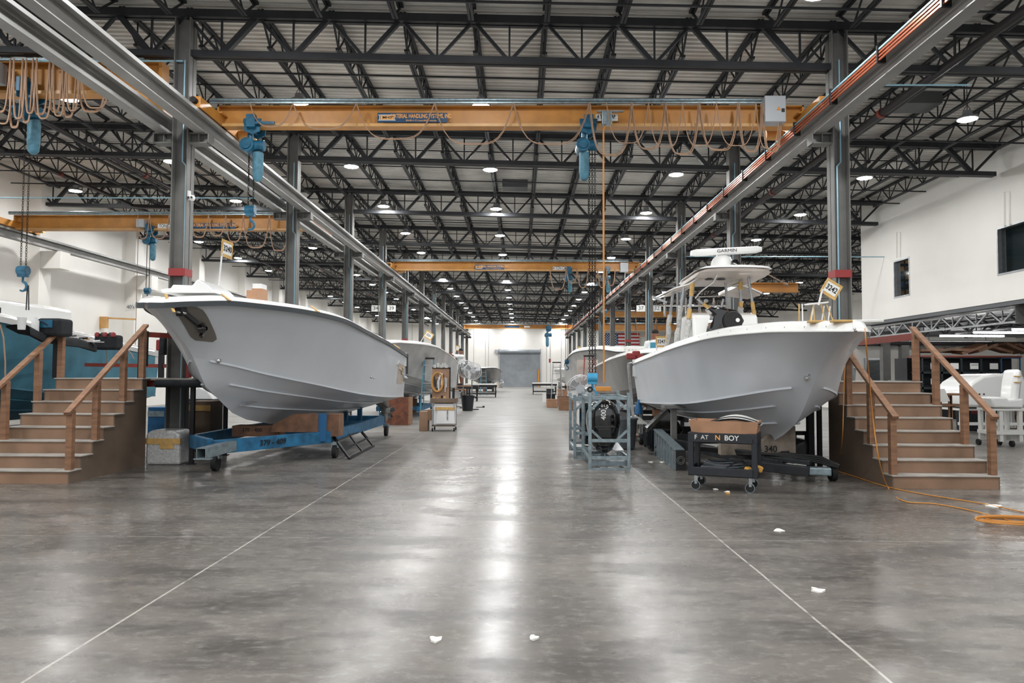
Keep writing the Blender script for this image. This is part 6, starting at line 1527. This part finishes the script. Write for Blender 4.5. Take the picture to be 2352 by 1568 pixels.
m = M(); m.box(2.1, 2.6, 18.1, 18.6, .15, .55); m.box(1.75, 2.95, 18.0, 18.7, .1, .14); m.build('lower_shelf', 'ply', t)
m = M(); a = at(1467, 925, 17.6); m.lathe((a.x, 17.6, a.z - .28), [(0, 0), (.10, .02), (.08, .2), (.02, .36)], 10); tag(m.build('plastic_bag', 'locker_blue', smooth=60), 'blue plastic bag hanging under the radar boat stern', 'bag')
m = M(); a = at(1460, 955, 17.4); m.prism([(a.x - .22, 17.3, .5), (a.x + .2, 17.3, .5), (a.x + .12, 17.3, .6), (a.x, 17.3, .66), (a.x - .15, 17.3, .58)], (0, .35, 0)); m.box(a.x - .25, a.x + .25, 17.28, 17.68, .46, .5)
for xx in (-.22, .19):
    for yy in (17.3, 17.62): m.box(a.x + xx, a.x + xx + .04, yy, yy + .04, 0, .46)
tag(m.build('folded_cloth', 'gel_soft'), 'pile of white cloth on a low stand under the radar boat stern', 'cloth')
m = M(); c0_, c1_ = at(1443, 838, 17.7), at(1456, 975, 16.9); m.bar(c0_, c1_, .05, .09); m.bar(c0_, c0_ + Vector((.25, .3, .06)), .05, .09); tag(m.build('loose_rail', 'alu'), 'loose rubber rail hanging down at the radar boat stern', 'rail')
# red tool bags on the weathered boat
t = empty('tool_bag', at(1453, 815, 18.3), 'dark red tool bag on the stern of the radar boat', 'bag')
for k, (px, py, w_, h_) in enumerate(((1449, 818, .22, .16), (1461, 812, .18, .14), (1468, 818, .16, .12))):
    a = at(px, py, 18.5); m = M(); m.box(a.x - w_ / 2, a.x + w_ / 2, 18.4, 18.6, a.z - h_ / 2, a.z + h_ / 2); m.build('bag_body' if k == 0 else 'bag_pocket', 'red', t, bevel=.03)
m = M(); a = at(1287, 783, 40)
# US flag on the end wall
t = empty('wall_flag', ((at(1388, 768, 95.4).x + at(1468, 768, 95.4).x) / 2, 95.4, at(1388, 815, 95.4).z), 'large striped flag with white stars on blue hung on the end wall', 'flag')
a = at(1387, 765, 95.4); b = at(1469, 816, 95.4); H_ = a.z - b.z; W_ = b.x - a.x
for k in range(13):
    z1_ = a.z - H_ * k / 13; m = M(); m.box(a.x, b.x, 95.45, 95.50, z1_ - H_ / 13, z1_); m.build('stripe', 'flag_red' if k % 2 == 0 else 'flag_white', t)
m = M(); m.box(a.x, a.x + W_ * .40, 95.42, 95.46, a.z - H_ * 7 / 13, a.z); cn = m.build('canton', 'flag_blue', t)
m = M()
for r in range(9):
    for q in range(6 if r % 2 == 0 else 5):
        cx = a.x + W_ * .40 * ((q + (.5 if r % 2 == 0 else 1.0)) / 6); czz = a.z - H_ * 7 / 13 * ((r + .8) / 9.6); pts = []
        for k in range(10):
            q_ = math.pi / 2 + k * math.pi / 5; rr = .085 if k % 2 == 0 else .035; pts.append((cx + rr * math.cos(q_), 95.41, czz + rr * math.sin(q_)))
        m.prism(pts, (0, .01, 0))
m.build('stars', 'flag_white', cn)
# lockers with wood on top, moulds and carts at the right
t = empty('locker_cabinet', (18.5, 30, 0), 'dark green wire locker cabinets with white labels below the office', 'cabinet')
a = at(2117, 820, 28); b = at(2298, 820, 28); W_ = (b.x - a.x) / 4; zt_ = a.z
for i in range(5):
    x0, x1 = a.x + W_ * i, a.x + W_ * (i + 1)
    for j in range(3):
        z1_ = zt_ - j * .58; z0_ = z1_ - .58; nm_ = 'locker_blue' if i == 4 else 'locker'
        m = M(); e = .04
        m.box(x0, x1, 27.98, 28.02, z1_ - e, z1_); m.box(x0, x1, 27.98, 28.02, z0_, z0_ + e); m.box(x0, x0 + e, 27.98, 28.02, z0_, z1_); m.box(x1 - e, x1, 27.98, 28.02, z0_, z1_); m.box(x0, x1, 28.02, 28.8, z0_, z0_ + .02)
        d_ = m.build('locker_door', nm_, t)
        m = M(); m.box(x0, x1, 28.5, 28.52, z0_ + .02, z1_); m.build('back_mesh', 'mat_black', d_)
        if i < 4 and j < 2: m = M(); lx = x0 + W_ * .42; m.box(lx, lx + .30, 27.95, 27.975, z0_ + .14, z0_ + .36); o = m.build('label_card', 'sign_white', d_)
text('HARNESS', .045, 'ink', (a.x + W_ * 2 + W_ * .42 + .15, 27.945, zt_ - .58 + .29), t)
m = M(); m.box(a.x, a.x + W_ * 5, 27.98, 28.8, 0, zt_ - 1.74); m.build('plinth', 'rack_black', t)
m = M(); m.box(a.x - .1, a.x + W_ * 5, 27.9, 28.85, zt_, zt_ + .06); m.build('top_shelf', 'rack_red', t)
random.seed(9)
for k in range(9):
    x = a.x + .1 + k * .52; an = random.uniform(-.5, .5); m = M(); m.cb((x + .3, 28.3, zt_ + .24 + abs(math.sin(an)) * .28), (random.uniform(.7, 1.0), .7, .10), ry=an, rx=random.uniform(-.1, .1))
    tag(m.build('shaped_board', random.choice(['crate_brown', 'wood', 'ply_dark', 'crate_brown'])), 'tilted brown panel in the pile on the locker tops, %s from the left' % ORD[k], 'panel', 'brown panels piled on the lockers')
a = at(2297, 800, 24)
def white_mould(lab, base, prof_pts, y, dep, mt='gel_white'):
    t = empty('deck_mould', base, lab, 'mould'); m = M(); m.prism([(p.x, y, p.z) for p in prof_pts], (0, dep, 0)); m.build('shell', mt, t, 30, bevel=.08); return t
Y = 20.5
P = [at(px, py, Y) for px, py in ((2213, 918), (2215, 900), (2232, 878), (2258, 862), (2290, 858), (2345, 857), (2352, 860), (2372, 900), (2372, 935), (2216, 935))]
wm = white_mould('large rounded white deck mould on a white trolley at the right', (P[0].x + 1, Y, 0), P, Y, 1.5)
for k in range(3): c = at(2240 + k * 10, 905, Y - .01); m = M(); m.lathe(c, [(0, 0), (.025, 0)], 8, axis='Y'); m.build('bolt_hole', 'steel_dark', wm)
m = M(); a = at(2205, 915, Y + .4); b = at(2285, 938, Y + .4); m.box(b.x - 1.1, b.x + 1.2, Y + .2, Y + 1.4, b.z - .05, b.z + .0)
for xx in (b.x - 1.0, b.x + .2, b.x + 1.1):
    for yy in (Y + .25, Y + 1.3): m.box(xx - .04, xx + .04, yy, yy + .08, .1, b.z - .05)
m.box(b.x - 1.1, b.x + 1.2, Y + .2, Y + .3, .25, .33); tag(m.build('mould_trolley', 'gel_soft'), 'white timber trolley under the large deck mould', 'trolley')
P = [at(px, py, 17.2) for px, py in ((2325, 920), (2330, 870), (2335, 848), (2350, 848), (2350, 870), (2345, 922))]
t = white_mould('upright white moulded part with yellow tape at the right edge', (P[0].x, 17.2, 0), P, 17.2, .5)
for py in (864, 878): c = at(2337, py, 17.19); m = M(); m.box(c.x - .08, c.x + .08, 17.17, 17.2, c.z - .012, c.z + .012); m.build('yellow_tape', 'tape_yellow', t)
P = [at(px, py, 17.0) for px, py in ((2278, 912), (2312, 912), (2318, 918), (2352, 915), (2352, 938), (2282, 936))]
t = white_mould('low white moulded tray in front of the upright white part', (P[0].x, 17.0, 0), P, 17.0, .6)
m = M(); z_ = at(2300, 938, 17).z
for px in (2283, 2300, 2345):
    c = at(px, 960, 17.05); m.box(c.x - .04, c.x + .04, 17.05, 17.13, .12, z_); m.box(c.x - .04, c.x + .04, 17.5, 17.58, .12, z_)
c0_, c1_ = at(2278, 968, 17.05), at(2352, 968, 17.05); m.box(c0_.x, c1_.x + .3, 17.03, 17.6, .28, .36); m.box(c0_.x, c1_.x + .3, 17.03, 17.6, z_ - .05, z_)
t = tag(m.build('mould_trolley', 'gel_soft'), 'white timber trolley at the right edge of the picture', 'trolley')
m = M()
for px in (2281, 2330):
    c = at(px, 975, 17.0); m.cyl((c.x - .03, 17.1, .07), (c.x + .03, 17.1, .07), .07, n=14); m.cyl((c.x - .03, 17.55, .07), (c.x + .03, 17.55, .07), .07, n=14)
m.build('caster', 'rubber', t)
t = empty('saw_horse', onz(2330, 992, 0), 'low brown timber sawhorse on the floor at the right edge', 'sawhorse')
c0_, c1_ = onz(2312, 990, 0), onz(2352, 992, 0); m = M(); zz = at(2330, 945, c0_.y).z; m.box(c0_.x, c1_.x + .4, c0_.y, c0_.y + .1, zz - .1, zz); m.box(c0_.x, c1_.x + .4, c0_.y, c0_.y + .1, 0, .09); m.build('beam', 'wood', t)
for xx in (c0_.x + .08, c0_.x + .35, c1_.x + .2): m = M(); m.box(xx, xx + .1, c0_.y, c0_.y + .1, .09, zz - .1); m.build('leg', 'wood', t)
a, b = onz(2217, 989, 0), onz(2252, 989, 0); m = M(); zz = at(2230, 940, a.y).z; m.prism([(a.x, a.y, 0), (b.x + .1, a.y, 0), (b.x + .13, a.y, zz), (a.x - .02, a.y, zz)], (0, .45, 0)); t = tag(m.build('storage_tub', 'plastic_black', bevel=.03), 'black plastic tub on the floor right of the stairs', 'tub')
m = M(); c = at(2238, 946, a.y - .01); m.box(c.x - .09, c.x + .09, a.y - .012, a.y, c.z - .05, c.z + .05); m.build('red_label', 'red', t)
P = [at(px, py, 19) for px, py in ((2164, 893), (2184, 893), (2197, 922), (2174, 924))]; P = [p_ + Vector((0, .27, 0)) for p_ in P]; m = M(); m.prism(P, (0, .03, 0)); tag(m.build('panel', 'gel_soft', bevel=.008), 'small beige board leaning right of the stairs', 'panel')
m = M(); c0_ = at(2150, 903, 19.5); c1_ = at(2175, 932, 19.5); m.box(c0_.x - .1, c1_.x + .4, 19.3, 19.9, c1_.z + .0, c1_.z + .05); 
for xx in (c0_.x, c0_.x + .25, c1_.x, c1_.x + .3): m.box(xx, xx + .06, 19.35, 19.41, 0, c1_.z + .3)
m.box(c0_.x - .1, c1_.x + .4, 19.3, 19.9, c0_.z - .05, c0_.z); tag(m.build('timber_frame', 'wood'), 'open timber frame behind the right stairs', 'frame')
# pieces behind the right stairs top: grey bucket, low desk, white panel
a = at(1931, 878, 14.2); b = at(1975, 855, 14.2); m = M(); m.lathe(((a.x + b.x) / 2, 14.4, 1.51), [(0, .0), (.17, .0), (.19, .22), (.20, .24), (.18, .24), (.16, .04), (0, .04)], 20); tag(m.build('bucket', 'galv', smooth=40), 'galvanised bucket on the platform behind the right stairs', 'bucket')
P = [at(1905, 790, 15.6), at(1965, 790, 15.6), at(1985, 880, 15.6), at(1905, 880, 15.6)]; m = M(); m.prism(P, (0, .04, 0)); tag(m.build('panel', 'under_hard'), 'cream board standing behind the right stairs next to the bow', 'panel')
a = at(2060, 873, 24); m = M(); m.box(a.x - .0, a.x + .62, 24, 24.6, 0, a.z); tag(m.build('low_desk', 'steel_col', bevel=.01), 'grey low metal desk behind the right stairs', 'desk')
a = at(2083, 822, 30); m = M(); m.box(a.x, a.x + .4, 30, 31, 0, a.z); tag(m.build('cabinet', 'steel_dark', bevel=.01), 'dark grey cabinet left of the lockers', 'cabinet')
# storage on the upper deck at the right and dark shelving glimpsed under the bow
t = empty('storage_rack', (16.4, 33, 3.62), 'dark rack with chain link on the upper storage deck at the right', 'rack')
m = M()
for x in np.arange(15.6, 19.6, .8): m.box(x, x + .05, 33.0, 33.05, 3.62, 5.6)
for z in np.arange(3.9, 5.6, .4): m.box(15.6, 19.6, 33.0, 33.5, z, z + .04)
m.build('frame', 'rack_black', t)
for k in range(6):
    m = M(); m.box(15.7 + k * .6, 16.1 + k * .6, 33.05, 33.4, 3.94 + .4 * (k % 3), 4.2 + .4 * (k % 3)); m.build('stored_box', ['locker_blue', 'cardboard', 'wood'][k % 3], t)
# far assemblies between the rows
random.seed(3)
for i, (x, y, lb) in enumerate(((-12.5, 40, 'distant grey hull in the left bay behind the first column'), (9.6, 44, 'distant cream hull in the right bay'), (-12.3, 62, 'farthest hull in the left bay'))):
    bt = boat(HB, lb, (x, y, .2), 0.05, 'hull_grey2' if i != 1 else 'gel_soft', thruster=False); cradle(bt, HB, 'trailer_dark', 'dark cradle under the %s' % lb.split(' in ')[0].replace('distant ', ''), x, (y + 4.2, y + 7.5))
    bt.location.z = .0

# ================================================================ PEOPLE
def person(name_label, base, pose, shirt='shirt', shorts='shorts', sc=1.0, yaw=0.0, back_print=False, half=False):
    t = empty('person', base, name_label, 'person'); B = Vector(base); R = Matrix.Rotation(yaw, 3, 'Z')
    def skin(name, joints, edges, radii, mt, root=0, sub=1):
        me = bpy.data.meshes.new(name); me.from_pydata([R @ (Vector(j) * sc) for j in joints], edges, []); o = bpy.data.objects.new(name, me); COL.objects.link(o); o.parent = t
        me.materials.append(MATS[mt]); s_ = o.modifiers.new('skin', 'SKIN'); s_.use_smooth_shade = True
        for k, r in enumerate(radii):
            sv = me.skin_vertices[0].data[k]; sv.radius = (r[0] * sc, r[1] * sc) if isinstance(r, tuple) else (r * sc, r * sc); sv.use_root = (k == root)
        ss = o.modifiers.new('sub', 'SUBSURF'); ss.levels = sub; ss.render_levels = sub; return o
    J = pose
    names = ['pelvis', 'waist', 'chest', 'neck', 'head', 'top', 'shL', 'elL', 'haL', 'shR', 'elR', 'haR', 'hipL', 'knL', 'anL', 'toL', 'hipR', 'knR', 'anR', 'toR']
    idx = {n: i for i, n in enumerate(names)}
    E_ = [('pelvis', 'waist'), ('waist', 'chest'), ('chest', 'neck'), ('neck', 'head'), ('head', 'top'), ('chest', 'shL'), ('shL', 'elL'), ('elL', 'haL'), ('chest', 'shR'), ('shR', 'elR'), ('elR', 'haR'), ('pelvis', 'hipL'), ('hipL', 'knL'), ('knL', 'anL'), ('anL', 'toL'), ('pelvis', 'hipR'), ('hipR', 'knR'), ('knR', 'anR'), ('anR', 'toR')]
    rad = {'pelvis': (.13, .10), 'waist': (.125, .095), 'chest': (.15, .11), 'neck': .075, 'head': (.115, .13), 'top': (.10, .115), 'shL': .06, 'shR': .06, 'elL': .042, 'elR': .042, 'haL': .03, 'haR': .03, 'hipL': .085, 'hipR': .085, 'knL': .058, 'knR': .058, 'anL': .04, 'anR': .04, 'toL': .035, 'toR': .035}
    jt = [J[n] for n in names]; ed = [(idx[a], idx[b]) for a, b in E_]; rr = [rad[n] for n in names]
    for side in ('L', 'R'):                     # palm and five fingers grown from each hand
        h = Vector(J['ha' + side]); e = Vector(J['el' + side]); d = (h - e).normalized(); sd = d.cross(Vector((0, 0, 1))); sd = (sd if sd.length > .1 else Vector((1, 0, 0))).normalized(); n0 = len(jt)
        jt.append(h + d * .05); ed.append((idx['ha' + side], n0)); rr.append((.035, .018))
        for f_ in range(4):
            p = h + d * .09 + sd * (.027 - .018 * f_); q = p + d * (.055 + .012 * (1 if f_ in (1, 2) else 0)) + Vector((0, 0, -.015)); jt.extend([p, q]); ed.extend([(n0, len(jt) - 2), (len(jt) - 2, len(jt) - 1)]); rr.extend([.010, .008])
        p = h + d * .03 + sd * .045; q = p + d * .035 + sd * .015; jt.extend([p, q]); ed.extend([(n0, len(jt) - 2), (len(jt) - 2, len(jt) - 1)]); rr.extend([.012, .009])
    skin('body', jt, ed, rr, 'skin')
    # shirt with sleeves, shorts, hair, shoes
    def W(v): return R @ (Vector(v) * sc) + B
    m = M(); rows = []
    for f_, rx_, ry_ in ((-.06, .20, .15), (.12, .20, .15), (.3, .19, .15), (.55, .20, .15), (.75, .22, .15), (.88, .20, .13), (.97, .12, .10), (1.0, .07, .08)):
        c = Vector(J['pelvis']).lerp(Vector(J['neck']), max(0, f_)) + Vector((0, 0, min(0, f_))); rows.append([W(c + Vector((rx_ * math.cos(q_ * math.pi / 8), ry_ * math.sin(q_ * math.pi / 8), 0))) for q_ in range(16)])
    m.grid(rows, closed=True)
    for s_ in ('L', 'R'):
        sh, el, ha = Vector(J['sh' + s_]), Vector(J['el' + s_]), Vector(J['ha' + s_])
        m.tube([W(sh + Vector((-.06 if s_ == 'L' else .06, 0, -.04))), W(sh + Vector((0, 0, -.04))), W(sh.lerp(el, .5)), W(el), W(el.lerp(ha, .6))], [.10 * sc, .10 * sc, .085 * sc, .07 * sc, .055 * sc], 12)
    m.build('shirt', shirt, t, 60)
    if not half:
        hj = [J['pelvis'], J['hipL'], tuple(Vector(J['hipL']).lerp(Vector(J['knL']), .9)), J['hipR'], tuple(Vector(J['hipR']).lerp(Vector(J['knR']), .9))]
        skin('shorts', hj, [(0, 1), (1, 2), (0, 3), (3, 4)], [(.19, .15), .125, .11, .125, .11], shorts)
        for s_ in ('L', 'R'):
            a_ = R @ (Vector(J['an' + s_]) * sc) + B; b_ = R @ (Vector(J['to' + s_]) * sc) + B; m = M(); m.bar(a_ + Vector((0, 0, -.03)), b_ + Vector((0, 0, -.0)), .1 * sc, .09 * sc); m.build('shoe', 'black', t, bevel=.02)
    hd = R @ (Vector(J['head']) * sc) + B; m = M(); m.lathe(hd + Vector((0, 0, .05 * sc)), [(.092 * sc, .0), (.096 * sc, .04 * sc), (.082 * sc, .085 * sc), (.045 * sc, .112 * sc), (0, .12 * sc)], 16); m.build('hair', 'hair', t, 60)
    fw = R @ Vector((0, -1, 0)); sdv = R @ Vector((1, 0, 0))
    m = M(); m.cb(hd + fw * .088 * sc + Vector((0, 0, -.005)), (.025, .03, .04)); m.build('nose', 'skin', t, bevel=.008)
    m = M()
    for s_ in (-1, 1): m.cb(hd + fw * .078 * sc + sdv * (.032 * s_) + Vector((0, 0, .02)), (.02, .012, .012))
    m.build('eye', 'black', t)
    for s_ in (-1, 1): m = M(); m.cb(hd + sdv * (.082 * s_ * sc), (.02, .035, .055)); m.build('ear', 'skin', t, bevel=.008)
    m = M(); m.cb(hd + fw * .078 * sc + Vector((0, 0, -.042)), (.045, .01, .01)); m.build('mouth', 'red', t)
    if back_print:
        c = R @ (Vector(J['chest']) * sc) + B - fw * .16 * sc; m = M(); m.cb(c + Vector((0, 0, -.02)), (.2, .012, .2), rz=yaw); m.build('back_print', 'shirt_blue', t)
    return t
a = at(1060, 885, 36.4)
st = a.z
P1_ = dict(pelvis=(0, 0, .93), waist=(0, -.01, 1.08), chest=(0, -.03, 1.33), neck=(-.01, -.03, 1.5), head=(-.02, -.04, 1.62), top=(-.02, -.03, 1.70), shL=(.19, 0, 1.42), elL=(.14, -.28, 1.38), haL=(.06, -.48, 1.46), shR=(-.19, -.02, 1.42), elR=(-.16, -.32, 1.44), haR=(-.12, -.56, 1.52),
           hipL=(.09, 0, .9), knL=(.10, -.04, .5), anL=(.10, .04, .09), toL=(.11, -.14, .05), hipR=(-.09, 0, .9), knR=(-.10, -.06, .5), anR=(-.11, .0, .09), toR=(-.11, -.18, .05))
person('person in white shirt and dark shorts, back turned, reaching towards the second left boat', (a.x, 36.4, max(.0, st - .0)), P1_, yaw=-1.25, sc=1.02)
t = empty('step_platform', (a.x, 36.5, 0), 'low scaffold step the man in the white shirt stands on', 'platform')
m = M(); m.box(a.x - .45, a.x + .45, 36.0, 36.8, st - .05, st); m.build('deck', 'wood', t)
for xx in (a.x - .42, a.x + .36):
    for yy in (36.02, 36.72): m = M(); m.box(xx, xx + .06, yy, yy + .06, 0, st - .05); m.build('leg', 'steel_dark', t)
a = at(1503, 766, 20.6)
P2_ = dict(P1_); P2_.update(haL=(.22, -.25, 1.05), elL=(.25, -.05, 1.15), haR=(-.2, -.3, 1.05), elR=(-.25, -.08, 1.15))
person('person in white shirt with blue back print inside the weathered right boat', (a.x, 20.6, a.z - 1.66), P2_, yaw=math.pi - .3, back_print=True)
